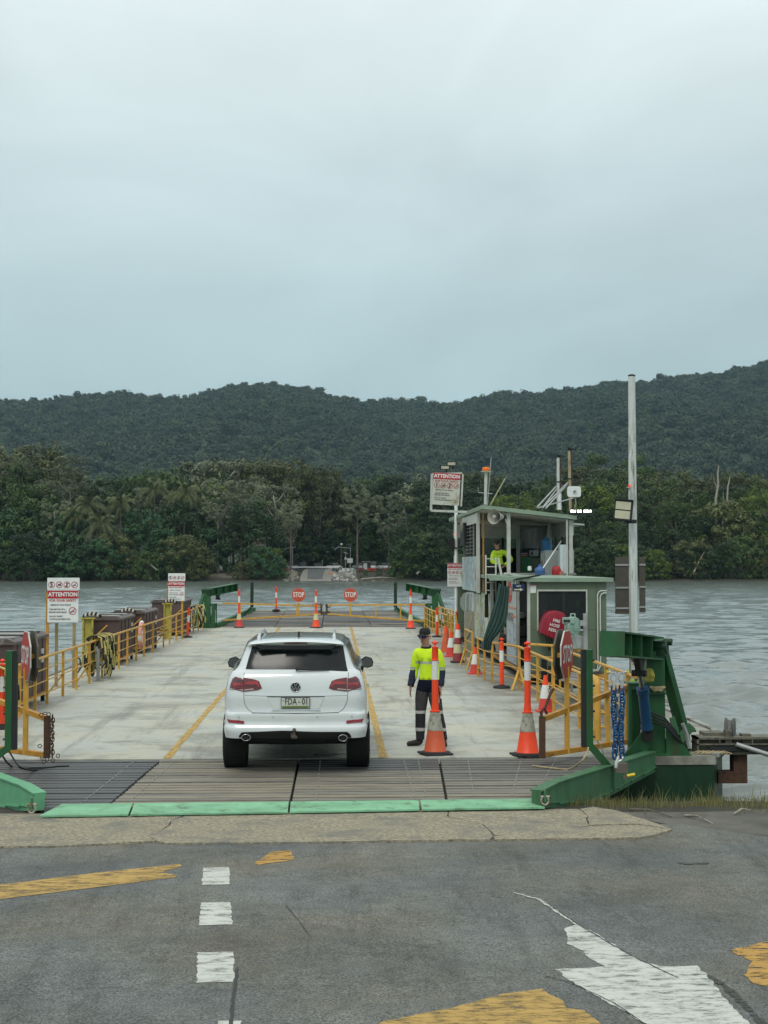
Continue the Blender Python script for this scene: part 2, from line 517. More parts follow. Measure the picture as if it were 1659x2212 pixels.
strip(Z8, [(1270, 108), (1330, 112), (1410, 108)], .07, 'road_stain', wear('road_stain', (.05, .05, .042), .5, 6))
strip(Z8, [(1400, 590), (1480, 640), (1560, 720), (1640, 800), (1700, 880)], .05, 'road_stain', MC['road_stain'])

# --- concrete apron in cracked slabs ---------------------------------
AGG = mat('exposed_aggregate_concrete', (0.31, 0.275, 0.195), .85, var=.6, sc=26, bump=.9, bd=.012, grime=(.17, .165, .14), gsc=2.6, gamt=.47, gsoft=.2, fine=45)
mb = MB(); mb.b2((-12, 14.3, -.30), (4.3, 16.5, -.185))
apron = mb.build('concrete_apron', mat('crack_bedding_soil', (.035, .032, .026), .9)); meta(apron, kind='structure')  # dark soil bedding seen between the slabs
WL[apron] = Vector((0, 0, 0))
def Z5(p): return (p[0] * .49605, 1590.9 + p[1] * .49605)
def Z6(p): return (822.9 + p[0] * .50397, 1590.9 + p[1] * .50397)
def cr(zf, pts, s):        # a crack line shifted sideways by s px
    return [(zf(p)[0] + s[0], zf(p)[1] + s[1]) for p in pts]
near = [(-700, 1844), (0, 1832), (120, 1831), (240, 1826)]
c1 = [(820, 342), (790, 358), (745, 375), (738, 392), (718, 405), (690, 425), (645, 440), (680, 462)]
c2a = [(235, 312), (290, 325), (288, 350), (380, 372), (440, 385), (455, 400), (470, 415), (485, 432)]
c2b = [(485, 432), (600, 415), (700, 404), (800, 396), (900, 390), (1000, 386), (1100, 384), (1250, 402)]
c3 = [(850, 318), (890, 348), (882, 362), (893, 391)]
top = lambda x: 1757.5 - (x - 92) * .0108
g = 1.6
slabs = []
slabs.append([(-700, 1763)] + [(c[0] - g, c[1]) for c in [(cr(Z5, c1, (0, 0))[i]) for i in range(len(c1))]][::1] + near[::-1])
slabs.append([(c[0] + g, c[1]) for c in cr(Z5, c1, (0, 0))][::-1] + [(Z6(c2a[0])[0] - g, top(940))] + [(c[0] - g, c[1]) for c in cr(Z6, c2a, (0, 0))] + [(1065, 1810), (1060, 1817), (830, 1820), (600, 1823), (360, 1825)])
slabs.append([(c[0] + g, c[1]) for c in cr(Z6, c2a, (0, 0))][::-1] + [(c[0] - g, c[1]) for c in cr(Z6, c3, (0, 0))] + [(c[0], c[1] - g * .8) for c in cr(Z6, c2b[:5], (0, 0))][::-1])
slabs.append([(c[0] + g, c[1]) for c in cr(Z6, c3, (0, 0))][::-1] + [(1281, 1746), (1330, 1754), (1397, 1775), (1425, 1785), (1449, 1794)] + [(c[0], c[1] - g * .8) for c in cr(Z6, c2b[4:7], (0, 0))][::-1])
slabs.append([(c[0], c[1] + g * .8) for c in cr(Z6, c2b, (0, 0))] + [(1440, 1800), (1400, 1810), (1380, 1813), (1250, 1815), (1120, 1816), (1069, 1817)])
for sl in slabs:
    P = rough_poly([GRR(x, y) for x, y in sl], .1, .008)
    bm = bmesh.new()
    f = bm.faces.new([bm.verts.new((p.x, p.y, z_road(p.y) + .02 + .006 * noise.noise(p * 2))) for p in P])
    r = bmesh.ops.extrude_face_region(bm, geom=[f])
    for v in r['geom']:
        if isinstance(v, bmesh.types.BMVert): v.co.z -= .06
    bmesh.ops.triangulate(bm, faces=bm.faces[:])
    bmesh.ops.recalc_face_normals(bm, faces=bm.faces)
    me = bpy.data.meshes.new('slab'); bm.to_mesh(me); bm.free(); me.materials.append(AGG)
    o = bpy.data.objects.new('slab', me); COL.objects.link(o); o.parent = apron

# --- river ---------------------------------------------------------
def water_mat():
    m = bpy.data.materials.new('river_water'); m.use_nodes = True
    n = m.node_tree; L = n.links; b = n.nodes['Principled BSDF']
    b.inputs['Base Color'].default_value = (.16, .19, .175, 1); b.inputs['Roughness'].default_value = .12; b.inputs['IOR'].default_value = 1.62
    t = n.nodes.new('ShaderNodeTexCoord')
    prev = None
    for sc, st, ds, s in ((1.1, (.55, 1.4, 1), .09, .6), (4.5, (.6, 1.3, 1), .035, .6), (13, (.7, 1.2, 1), .010, .6)):
        mm = n.nodes.new('ShaderNodeMapping'); mm.inputs['Scale'].default_value = st; mm.inputs['Rotation'].default_value = (0, 0, R(6))
        L.new(t.outputs['Object'], mm.inputs[0])
        q = n.nodes.new('ShaderNodeTexNoise'); q.inputs['Scale'].default_value = sc; q.inputs['Detail'].default_value = 4
        L.new(mm.outputs[0], q.inputs[0])
        bp = n.nodes.new('ShaderNodeBump'); bp.inputs['Strength'].default_value = s; bp.inputs['Distance'].default_value = ds
        L.new(q.outputs['Fac'], bp.inputs['Height'])
        if prev is not None: L.new(prev, bp.inputs['Normal'])
        prev = bp.outputs[0]
    L.new(prev, b.inputs['Normal'])
    return m
rng = np.random.default_rng(3)
rows = 620; cols = 330
vv = 18.5 * (300 / 18.5) ** (np.arange(rows) / (rows - 1))
tt = np.linspace(-.42, .42, cols)
V, T = np.meshgrid(vv, tt, indexing='ij')
U = T * (V + 16) + .0
Z = np.zeros_like(U)
for i in range(46):
    lam = 0.55 * (7.0 / .55) ** (i / 45.)
    ang = R(90) + rng.normal(0, .42)
    kx, ky = math.cos(ang) * 2 * math.pi / lam, math.sin(ang) * 2 * math.pi / lam
    amp = .0075 * lam ** .8
    cell = V * (math.log(300 / 18.5) / rows)
    fade = np.clip((lam / cell - 2.5) / 2.5, 0, 1)
    ph = rng.uniform(0, 6.28)
    s = np.sin(kx * U + ky * V + ph)
    env = .55 + .45 * np.sin(kx * .11 * U - ky * .07 * V + ph * 2)
    Z += amp * fade * env * (1.25 * (1 - np.abs(s)) ** 1.3 - .6 + .5 * s)
# boat wash near the ramp, rolling in from the right
Z *= 1 + 1.6 * np.exp(-((V - 20) / 26) ** 2)
Z += .05 * np.exp(-((V - 30) / 14) ** 2) * np.sin(2 * math.pi * (V - .12 * U) / 2.6 + .4 * np.sin(U * .5))
Z += WATER_Z
co = np.stack([U, V, Z], -1).reshape(-1, 3)
idx = np.arange(rows * cols).reshape(rows, cols)
fc = np.stack([idx[:-1, :-1], idx[:-1, 1:], idx[1:, 1:], idx[1:, :-1]], -1).reshape(-1, 4)
me = bpy.data.meshes.new('river')
me.vertices.add(len(co)); me.vertices.foreach_set('co', co.ravel())
me.loops.add(fc.size); me.loops.foreach_set('vertex_index', fc.ravel().astype(np.int32))
me.polygons.add(len(fc)); me.polygons.foreach_set('loop_start', np.arange(0, fc.size, 4, dtype=np.int32)); me.polygons.foreach_set('loop_total', np.full(len(fc), 4, np.int32))
me.update(); me.validate(); me.shade_smooth()
me.materials.append(water_mat())
river = bpy.data.objects.new('river', me); COL.objects.link(river); meta(river, kind='structure')

# ================================================================== VEGETATION
def leafmat(name, c0, c1, rough=.55):
    m = bpy.data.materials.new(name); m.use_nodes = True
    n = m.node_tree; L = n.links; b = n.nodes['Principled BSDF']
    at = n.nodes.new('ShaderNodeAttribute'); at.attribute_name = 'tone'
    oi = n.nodes.new('ShaderNodeObjectInfo')
    ad = n.nodes.new('ShaderNodeMath'); ad.operation = 'MULTIPLY_ADD'; ad.inputs[1].default_value = .45 if 'hill' not in name else .7; L.new(oi.outputs['Random'], ad.inputs[0])
    m2 = n.nodes.new('ShaderNodeMath'); m2.operation = 'MULTIPLY'; m2.inputs[1].default_value = .6 if 'hill' not in name else .35; L.new(at.outputs['Fac'], m2.inputs[0]); L.new(m2.outputs[0], ad.inputs[2])
    x = n.nodes.new('ShaderNodeMix'); x.data_type = 'VECTOR'; x.inputs[4].default_value = c0; x.inputs[5].default_value = c1
    L.new(ad.outputs[0], x.inputs[0]); L.new(x.outputs[1], b.inputs['Base Color'])
    b.inputs['Roughness'].default_value = rough; b.inputs['Specular IOR Level'].default_value = .35
    return m
LM = {
 'dark': leafmat('dark_leaves', (.005, .017, .004), (.026, .062, .013)),
 'mid': leafmat('mid_green_leaves', (.014, .034, .007), (.068, .125, .022)),
 'bright': leafmat('bright_green_leaves', (.03, .065, .006), (.16, .225, .02)),
 'pale': leafmat('pale_grey_green_leaves', (.035, .050, .020), (.25, .28, .165)),
 'olive': leafmat('olive_leaves', (.020, .030, .008), (.115, .130, .036)),
 'bush': leafmat('glossy_bush_leaves', (.012, .042, .014), (.058, .140, .048)),
 'hill': leafmat('hill_forest_leaves', (.006, .018, .006), (.045, .070, .020), .7),
 'palm': leafmat('palm_fronds', (.022, .034, .010), (.16, .185, .06)),
}
BARK = mat('grey_bark', (.14, .125, .10), .85, var=.3, bump=.3, stretch=(3, 3, .6))
BARKP = mat('pale_bark', (.34, .31, .25), .8, var=.25, grime=(.14, .12, .09), gsc=2, gamt=.55, bump=.3)

def leaves_mesh(name, clumps, per, size, rng, m, up=.35):
    """clumps: (x, y, z, r, flatness)"""
    cl = np.array(clumps)
    n = len(cl) * per
    ci = np.repeat(np.arange(len(cl)), per)
    d = rng.normal(size=(n, 3)); d /= np.linalg.norm(d, axis=1)[:, None]
    rad = rng.uniform(.35, 1.0, n) ** .6
    p = cl[ci, :3] + d * (rad * cl[ci, 3])[:, None] * np.stack([np.ones(n), np.ones(n), cl[ci, 4]], 1)
    nr = d * 1.1 + rng.normal(size=(n, 3)) * .38 + np.array([0, 0, up]); nr /= np.linalg.norm(nr, axis=1)[:, None]
    a = np.cross(nr, rng.normal(size=(n, 3))); a /= np.linalg.norm(a, axis=1)[:, None]
    b = np.cross(nr, a)
    s = (size * rng.uniform(.55, 1.3, n))[:, None]
    q = np.stack([p - a * s * .6, p - b * s * .34, p + a * s * .6, p + b * s * .34], 1).reshape(-1, 3)
    me = bpy.data.meshes.new(name)
    me.vertices.add(len(q)); me.vertices.foreach_set('co', q.ravel())
    me.loops.add(4 * n); me.loops.foreach_set('vertex_index', np.arange(4 * n, dtype=np.int32))
    me.polygons.add(n); me.polygons.foreach_set('loop_start', np.arange(0, 4 * n, 4, dtype=np.int32)); me.polygons.foreach_set('loop_total', np.full(n, 4, np.int32))
    me.update()
    tone = np.repeat((rng.uniform(0, 1, len(cl))[ci] * .7 + rng.uniform(0, .3, n)), 4)
    at = me.attributes.new('tone', 'FLOAT', 'POINT'); at.data.foreach_set('value', tone.astype(np.float32))
    me.materials.append(m)
    return me
def crown_clumps(kind, rng):
    """unit-height tree (height 1, ground at 0) clumps"""
    c = []
    if kind == 'broad':
        for i in range(95):
            a = rng.uniform(0, 6.28); h = rng.uniform(.22, 1) ** .8
            rr = .40 * math.sqrt(max(0, 1 - ((h - .58) / .50) ** 2)) * rng.uniform(.25, 1.05) ** .5
            c.append((math.cos(a) * rr, math.sin(a) * rr, h * .95, rng.uniform(.04, .095), rng.uniform(.55, .85)))
    elif kind == 'tall':
        for i in range(80):
            a = rng.uniform(0, 6.28); h = rng.uniform(.34, 1)
            rr = .27 * math.sqrt(max(0, 1 - ((h - .68) / .40) ** 2)) * rng.uniform(.3, 1.1) ** .5
            c.append((math.cos(a) * rr, math.sin(a) * rr, h * .96, rng.uniform(.03, .07), rng.uniform(.6, .9)))
    elif kind == 'layered':
        for L_ in range(7):
            z = .30 + .105 * L_ + rng.uniform(-.02, .02)
            ro = .42 * (1 - .085 * L_)
            for i in range(13):
                a = rng.uniform(0, 6.28); rr = ro * rng.uniform(.1, 1)
                c.append((math.cos(a) * rr, math.sin(a) * rr, z - rr * .08 + rng.uniform(-.02, .02), rng.uniform(.06, .11), .4))
    elif kind == 'bush':
        for i in range(85):
            a = rng.uniform(0, 6.28); h = rng.uniform(.04, 1)
            rr = .55 * math.sqrt(max(0, 1 - ((h - .38) / .66) ** 2)) * rng.uniform(.3, 1.05) ** .5
            c.append((math.cos(a) * rr, math.sin(a) * rr, h * .94, rng.uniform(.06, .13), rng.uniform(.6, .9)))
    return c
def trunk_mesh(kind, rng):
    mb = MB()
    top = {'broad': .7, 'tall': .85, 'layered': .85, 'bush': .5}[kind]
    lean = rng.uniform(-.06, .06, 2)
    P = [Vector((lean[0] * t * t, lean[1] * t * t, t * top)) + Vector(rng.uniform(-.008, .008, 3)) for t in np.linspace(0, 1, 6)]
    mb.tube(P, list(np.linspace(.018, .006, 6)), 6)
    for i in range(9 if kind != 'bush' else 12):
        t = rng.uniform(.25, .9) if kind != 'bush' else rng.uniform(0, .5)
        k = min(4, int(t * 5)); b = P[k].lerp(P[k + 1], t * 5 - k)
        a = rng.uniform(0, 6.28); L_ = rng.uniform(.10, .22)
        e_ = b + Vector((math.cos(a) * L_ * .75, math.sin(a) * L_ * .75, L_ * .8))
        m_ = b.lerp(e_, .5) + Vector((0, 0, -.02))
        mb.tube([b, m_, e_], [.008, .006, .003], 5)
    if kind == 'bush':      # stilt roots
        for i in range(9):
            a = rng.uniform(0, 6.28); rr = rng.uniform(.12, .4)
            mb.tube([(0, 0, .22), (math.cos(a) * rr * .6, math.sin(a) * rr * .6, .13), (math.cos(a) * rr, math.sin(a) * rr, -.03)], .006, 4)
    me = bpy.data.meshes.new('trunk'); me.from_pydata(mb.v, [], mb.f); me.update(); me.shade_smooth()
    return me
rng = np.random.default_rng(11)
VAR = []
for kind, lm, bark, nv in (('broad', 'mid', BARK, 2), ('broad', 'dark', BARK, 2), ('broad', 'olive', BARK, 2), ('tall', 'pale', BARKP, 3), ('tall', 'mid', BARK, 1), ('tall', 'olive', BARKP, 1), ('layered', 'dark', BARK, 2), ('layered', 'bright', BARK, 1), ('bush', 'bush', BARK, 2), ('bush', 'mid', BARK, 2), ('bush', 'bright', BARK, 1), ('bush', 'dark', BARK, 2), ('broad', 'bright', BARK, 1), ('bush', 'olive', BARK, 1)):
    for _ in range(nv):
        cm = leaves_mesh('crown', crown_clumps(kind, rng), 100, .019 if kind != 'bush' else .034, rng, LM[lm])
        tm = trunk_mesh(kind, rng); tm.materials.append(bark)
        VAR.append((kind, lm, cm, tm))
def pick(kinds):
    c = [v for v in VAR if (v[0], v[1]) in kinds]
    return c[rng.integers(len(c))]
ORD = ['leftmost', 'second', 'third', 'fourth', 'fifth', 'sixth', 'seventh', 'eighth', 'ninth', 'tenth', 'eleventh', 'twelfth', 'thirteenth', 'fourteenth', 'fifteenth', 'sixteenth', 'seventeenth', 'eighteenth', 'nineteenth', 'twentieth']
def ordinal(i):
    if i == 0: return 'leftmost'
    if i < 20: return ORD[i] + ' from the left'
    tens = {2: 'twenty', 3: 'thirty', 4: 'forty', 5: 'fifty', 6: 'sixty', 7: 'seventy', 8: 'eighty'}[(i + 1) // 10]
    u = (i + 1) % 10
    return (tens + ('-' + ['', 'first', 'second', 'third', 'fourth', 'fifth', 'sixth', 'seventh', 'eighth', 'ninth'][u] if u else '').replace('tyth', 'tieth')) .replace('twenty', 'twenty') + ('' if u else 'th') + ' from the left'
LOOK = {'mid': 'mid green', 'dark': 'dark green', 'olive': 'olive brown-green', 'pale': 'pale grey-green', 'bright': 'bright yellow-green', 'bush': 'glossy blue-green'}
KN = {'broad': ('broadleaf_tree', 'broad-crowned tree'), 'tall': ('slender_tree', 'slender narrow-crowned tree'), 'layered': ('layered_tree', 'layered spreading tree'), 'bush': ('mangrove_bush', 'mangrove bush')}
def plant(u, v, h, var, row, i, sx=1.0):
    kind, lm, cm, tm = var
    nm, ds = KN[kind]
    cat = 'bush' if kind == 'bush' else 'tree'
    t = thing(nm, f'{LOOK[lm]} {ds}, {ordinal(i)} in the {row}', cat, (u, v, z_land(u, v) - .1), rng.uniform(0, 6.28), 'trees and bushes on the far bank')
    t.scale = (h * sx, h * sx, h)
    c = bpy.data.objects.new('crown', cm); COL.objects.link(c); c.parent = t
    k = bpy.data.objects.new('trunk', tm); COL.objects.link(k); k.parent = t
    return t
SKX = [-200, 0, 10, 43, 100, 132, 175, 199, 231, 298, 397, 440, 463, 500, 529, 560, 598, 651, 670, 699, 715, 732, 780, 821, 845, 881, 925, 960, 1019, 1060, 1090, 1125, 1196, 1249, 1299, 1330, 1348, 1360, 1381, 1411, 1430, 1452, 1506, 1553, 1602, 1659, 1850]
SKY_ = [960, 955, 951, 961, 1000, 1015, 1020, 1032, 1024, 1019, 1019, 1000, 985, 990, 983, 992, 991, 1009, 1018, 1009, 1020, 1033, 1030, 1024, 1021, 1033, 1024, 1030, 1008, 1035, 1040, 1031, 1035, 1010, 994, 975, 964, 985, 1013, 999, 1020, 1029, 1032, 1024, 1016, 1021, 1015]
def skyl(x): return lerp(SKX, SKY_, x)
def colx(u, v):   # picture column of a point far away
    return 724 + u / v * F
# back row: skyline
i = 0; x = -260
while x < 1930:
    v = rng.uniform(335, 352)
    u = (x - 724) / F * v
    h = (1218 - skyl(x) + rng.uniform(-7, 3)) / F * v + 2.7 - z_land(u, v)
    pool = {('tall', 'pale'), ('broad', 'olive')} if (x < 200 or 430 < x < 700) else ({('broad', 'dark'), ('layered', 'dark'), ('tall', 'pale'), ('broad', 'mid')} if x < 930 else {('broad', 'mid'), ('broad', 'olive'), ('broad', 'dark'), ('tall', 'mid'), ('tall', 'olive')})
    plant(u, v, h * 1.02, pick(pool), 'tall back row', i, rng.uniform(.75, 1.3)); i += 1
    x += rng.uniform(34, 46)
i = 0; x = -250
while x < 1920:
    v = rng.uniform(322, 331) if 600 < x < 860 else rng.uniform(308, 322)
    u = (x - 724) / F * v
    h = (1218 - skyl(x)) / F * v * rng.uniform(.72, .92) + 2.7 - z_land(u, v)
    if not (618 < x < 850):
        pool = {('broad', 'olive'), ('tall', 'pale'), ('broad', 'mid')} if x < 130 else ({('tall', 'pale'), ('broad', 'dark'), ('layered', 'dark'), ('broad', 'mid'), ('layered', 'bright')} if x < 700 else {('broad', 'dark'), ('broad', 'mid'), ('tall', 'olive'), ('tall', 'mid'), ('layered', 'dark'), ('broad', 'bright')})
        plant(u, v, h, pick(pool), 'middle row', i, rng.uniform(.85, 1.1)); i += 1
    elif 640 < x < 850:
        v = rng.uniform(345, 360); u = (x - 724) / F * v
        plant(u, v, h * .98, pick({('broad', 'dark'), ('layered', 'dark')}), 'middle row', i, 1.1); i += 1
    x += rng.uniform(38, 52)
i = 0; x = -240
while x < 1910:
    v = rng.uniform(296, 305)
    u = (x - 724) / F * v
    h = rng.uniform(8, 16)
    if not (575 < x < 850):
        pool = {('bush', 'bush'), ('bush', 'mid'), ('layered', 'bright'), ('broad', 'dark'), ('tall', 'pale'), ('bush', 'dark')} if x < 600 else {('bush', 'mid'), ('broad', 'mid'), ('bush', 'olive'), ('bush', 'dark'), ('bush', 'bright'), ('broad', 'dark')}
        plant(u, v, h, pick(pool), 'second row', i, rng.uniform(.8, 1.0)); i += 1
    x += rng.uniform(38, 55)
i = 0; x = -240
while x < 1910:
    v = rng.uniform(284.5, 289)
    u = (x - 724) / F * v
    if not (605 < x < 765):
        h = rng.uniform(3.5, 10) * (.15 if 760 < x < 850 else 1) * (.8 if 480 < x < 600 else 1)
        if not (430 < x < 520):
            plant(u, v, h, pick({('bush', 'bush'), ('bush', 'mid'), ('bush', 'dark'), ('bush', 'olive')} if x < 900 else {('bush', 'mid'), ('bush', 'dark'), ('bush', 'bright'), ('bush', 'olive')}), 'waterside row', i, rng.uniform(.9, 1.25)); i += 1
    x += rng.uniform(20, 32)
i = 0; x = 560
while x < 900:
    for vv0 in (340, 350):
        v = vv0 + rng.uniform(-2, 4); u = (x + rng.uniform(-6, 6) - 724) / F * v
        plant(u, v, rng.uniform(8, 11), pick({('bush', 'dark'), ('bush', 'mid')}), 'dark thicket behind the car park', i, 1.0); i += 1
    x += 24
# palms
fr = MB()
for k in range(26):
    a = 6.28 * k / 26 + rng.uniform(-.15, .15); el = rng.uniform(-.1, 1.25)
    L_ = rng.uniform(3.2, 4.3)
    pts = []
    for s in np.linspace(0, 1, 8):
        hz = math.cos(el) * L_ * s * (1 - .15 * s); z = math.sin(el) * L_ * s - 2.4 * s * s * (.5 + .5 * math.cos(el))
        pts.append(Vector((math.cos(a) * hz, math.sin(a) * hz, z)))
    fr.tube(pts, .03, 4)
    sd_ = Vector((-math.sin(a), math.cos(a), 0))
    for s in np.linspace(.12, 1, 17):
        q = s * 7; i0 = min(6, int(q)); b = pts[i0].lerp(pts[i0 + 1], q - i0)
        t = (pts[i0 + 1] - pts[i0]).normalized()
        for sg in (-1, 1):
            e_ = b + sd_ * sg * .62 * (1.15 - abs(s - .45)) + t * .42 + Vector((0, 0, -.5 - .2 * s))
            wv = t * .055
            fr.add([b - wv, b + wv, e_], [(0, 1, 2)])
fme = bpy.data.meshes.new('fronds'); fme.from_pydata(fr.v, [], fr.f); fme.update(); fme.materials.append(LM['palm'])
at = fme.attributes.new('tone', 'FLOAT', 'POINT'); at.data.foreach_set('value', rng.uniform(0, 1, len(fme.vertices)).astype(np.float32))
for j, (x, y, v, nm) in enumerate([(198, 1092, 293, 'second leftmost palm'), (258, 1094, 296, 'palm right of the leaning low palm'), (222, 1134, 290, 'lowest palm of the clump'), (336, 1059, 304, 'tallest green palm'), (397, 1067, 303, 'brownish palm, rightmost of the palms'), (166, 1118, 297, 'leftmost palm, half hidden')]):
    p = PX(x, y, v); gz = z_land(p.x, v)
    t = thing('palm_tree', f'{nm} on the far bank', 'palm tree', (p.x, v, gz), rng.uniform(0, 6), 'palms on the far bank')
    H = p.z - gz
    MB().tube([(.5 * (1 - math.cos(s * 1.5)), 0, H * s) for s in np.linspace(0, 1, 8)], list(np.linspace(.22, .12, 8)), 7).build('trunk', BARK, t, world=False)
    c = bpy.data.objects.new('crown', fme); COL.objects.link(c); c.parent = t; c.location = (.5 * (1 - math.cos(1.5)), 0, H); c.rotation_euler = (0, 0, rng.uniform(0, 6)); c.scale = (1.3, 1.3, 1.3)
# pale stemmed paperbarks standing in front of the dark thickets
pv = [v for v in VAR if v[0] == 'tall' and v[1] == 'pale']
for j, (x, y0, y1, yt, v, nm) in enumerate([(471, 1172, 1105, 1030, 298, 'paperbark with a clean pale forked trunk right of the palms'), (628, 1228, 1130, 1078, 303, 'paperbark with spreading bare limbs above the left lamp post'), (520, 1178, 1120, 1035, 300, 'paperbark beside the forked one, left of the timber sign'), (840, 1225, 1135, 1062, 301, 'paperbark with a tall reddish stem right of the landing'), (772, 1190, 1115, 1045, 306, 'paperbark with a round pale crown over the landing'), (152, 1190, 1060, 978, 306, 'thin tall paperbark rising above the left canopy')]):
    b = PX(x, y0, v); a = PX(x, y1, v); tp = PX(x, yt, v); gz = z_land(b.x, v)
    t = thing('paperbark_tree', nm, 'tree', (b.x, v, gz))
    q = MB(); m0 = Vector((b.x, v, gz)); q.tube([m0, b, a], [.26, .2, .13], 7)
    for k in range(6):
        f = .45 + .1 * k; s_ = -1 if k % 2 else 1; p0 = b.lerp(a, f)
        q.tube([p0, p0 + Vector((s_ * (.7 + .2 * k), -.3, 1.5)), p0 + Vector((s_ * (1.3 + .3 * k), -.2, 3.0)), p0 + Vector((s_ * (1.5 + .4 * k), 0, 4.2))], [.10, .08, .055, .03], 5)
    q.build('trunk', BARKP if j in (0, 5) else mat('darker_bark', (.17, .14, .105), .85, var=.3), t, smooth=60)  # browner, darker bark on the other stems
    c = bpy.data.objects.new('crown', pv[j % len(pv)][2]); COL.objects.link(c); c.parent = t
    H = (tp.z - a.z) / .55; c.location = (0, 0, tp.z - gz - H); c.scale = (H * 1.05, H * 1.05, H); c.rotation_euler = (0, 0, j)
# dead trunks
for x0, y0, x1, y1, nm in ((1553, 1004, 1546, 1078, 'taller bare dead trunk above the right canopy'), (1577, 1027, 1562, 1130, 'forked bare dead trunk right of the taller one')):
    a = PX(x0, y0, 306); b = PX(x1, y1, 306); z0 = z_land(b.x, 306)
    t = thing('dead_tree', nm, 'dead tree', (b.x, 306, z0))
    mb = MB(); mb.tube([(b.x, 306, z0), b, b.lerp(a, .4) + Vector((.25, 0, 0)), b.lerp(a, .75) + Vector((-.1, 0, 0)), a], [.32, .28, .22, .18, .07], 7)
    mb.tube([b.lerp(a, .35), b.lerp(a, .5) + Vector((-.7, 0, .2)), b.lerp(a, .62) + Vector((-.9, 0, .5))], [.12, .08, .03], 5)
    mb.build('trunk', BARKP, t)
# driftwood and bare limbs at the far water edge
for j, (x0, y0, x1, y1, nm) in enumerate([(1370, 1262 - 12, 1425, 1243, 'fallen pale log at the water edge right of the pile'), (1497, 1240, 1523, 1190, 'leaning pale trunk over the right bank'), (340, 1232, 300, 1205, 'leaning bare stem on the left bank'), (900, 1240, 925, 1222, 'bent root behind the gate on the far bank'), (780, 1251, 860, 1249, 'long low log on the far bank')]):
    a = PX(x0, y0, 283.5); b = PX(x1, y1, 285)
    t = thing('driftwood', nm, 'driftwood', (a.x, a.y, a.z)); 
    MB().tube([a, a.lerp(b, .5) + Vector((0, 0, .25)), b], [.2, .15, .06], 6).build('log', BARKP, t)

# --- hills -------------------------------------------------------------
RX = [-500, -200, 0, 40, 120, 160, 240, 330, 380, 440, 520, 600, 660, 720, 800, 870, 940, 980, 1010, 1060, 1160, 1200, 1260, 1340, 1400, 1480, 1560, 1600, 1659, 1750, 2100]
RY = [905, 885, 872, 869, 862, 857, 847, 855, 859, 847, 829, 831, 839, 855, 865, 863, 869, 872, 862, 852, 850, 845, 832, 822, 819, 805, 802, 792, 775, 760, 740]
def hill_z(u, v):
    x = colx(u, v)
    zr = (1218 - lerp(RX, RY, x)) / F * 1900 - 3
    t = (v - 950) / 950.0
    if t < 0: return 0.0
    sp = noise.noise(Vector((u / 170.0, v / 420.0, 1.3))) * 26 + noise.noise(Vector((u / 60.0, v / 150.0, 4.3))) * 8
    if t <= 1:
        return zr * (t ** .85) + sp * math.sin(math.pi * min(1, t)) * .9
    return zr - (t - 1) * 500
us_h = list(np.linspace(-1500, 1500, 160)); vs_h = list(np.linspace(930, 1900, 50)) + [1960, 2100, 2400]
hills = grid_mesh('hills', us_h, vs_h, hill_z, mat('hill_floor', (.03, .05, .02), .9)); meta(hills, kind='structure')
pts = []
for v in np.arange(1000, 1925, 13.5):
    for u in np.arange(-900 * (v / 1900) - 100, 900 * (v / 1900) + 100, 12.5):
        uu = u + rng.uniform(-5, 5); v2 = v + rng.uniform(-6, 6)
        x = colx(uu, v2)
        if x < -330 or x > 2000: continue
        z = hill_z(uu, v2)
        if z / v2 < .030: continue
        pts.append((uu, v2, z + rng.uniform(-4, 5)))
pm = bpy.data.meshes.new('hillside_forest'); pm.from_pydata(pts, [], []); pm.update()
hf = bpy.data.objects.new('hillside_forest', pm); COL.objects.link(hf); meta(hf, kind='stuff')
src = []
srcol = bpy.data.collections.new('hill_crowns')
for k in range(5):
    cl = [(0, 0, 0, 5.5, .8)] + [(math.cos(a_) * r_, math.sin(a_) * r_, z_, rng.uniform(2.2, 4.0), .75) for a_, r_, z_ in zip(rng.uniform(0, 6.28, 11), rng.uniform(2, 7, 11), rng.uniform(-2, 4.5, 11))]
    me = leaves_mesh('hill_crown', cl, 46, 2.1, rng, LM['hill'], up=.7)
    o = bpy.data.objects.new('hill_crown', me); srcol.objects.link(o)
ng = bpy.data.node_groups.new('scatter', 'GeometryNodeTree')
ng.interface.new_socket('Geometry', in_out='INPUT', socket_type='NodeSocketGeometry')
ng.interface.new_socket('Geometry', in_out='OUTPUT', socket_type='NodeSocketGeometry')
gi = ng.nodes.new('NodeGroupInput'); go = ng.nodes.new('NodeGroupOutput')
ip = ng.nodes.new('GeometryNodeInstanceOnPoints'); ci = ng.nodes.new('GeometryNodeCollectionInfo')
ci.inputs['Collection'].default_value = srcol; ci.inputs['Separate Children'].default_value = True; ci.inputs['Reset Children'].default_value = True
ip.inputs['Pick Instance'].default_value = True
rs = ng.nodes.new('FunctionNodeRandomValue'); rs.inputs[2].default_value = .6; rs.inputs[3].default_value = 1.5
rrn = ng.nodes.new('FunctionNodeRandomValue'); rrn.data_type = 'FLOAT_VECTOR'; rrn.inputs[0].default_value = (-.3, -.3, 0); rrn.inputs[1].default_value = (.3, .3, 6.28)
ng.links.new(gi.outputs[0], ip.inputs['Points']); ng.links.new(ci.outputs[0], ip.inputs['Instance'])
ng.links.new(rs.outputs[1], ip.inputs['Scale']); ng.links.new(rrn.outputs[0], ip.inputs['Rotation'])
ng.links.new(ip.outputs[0], go.inputs[0])
hf.modifiers.new('scatter', 'NODES').node_group = ng

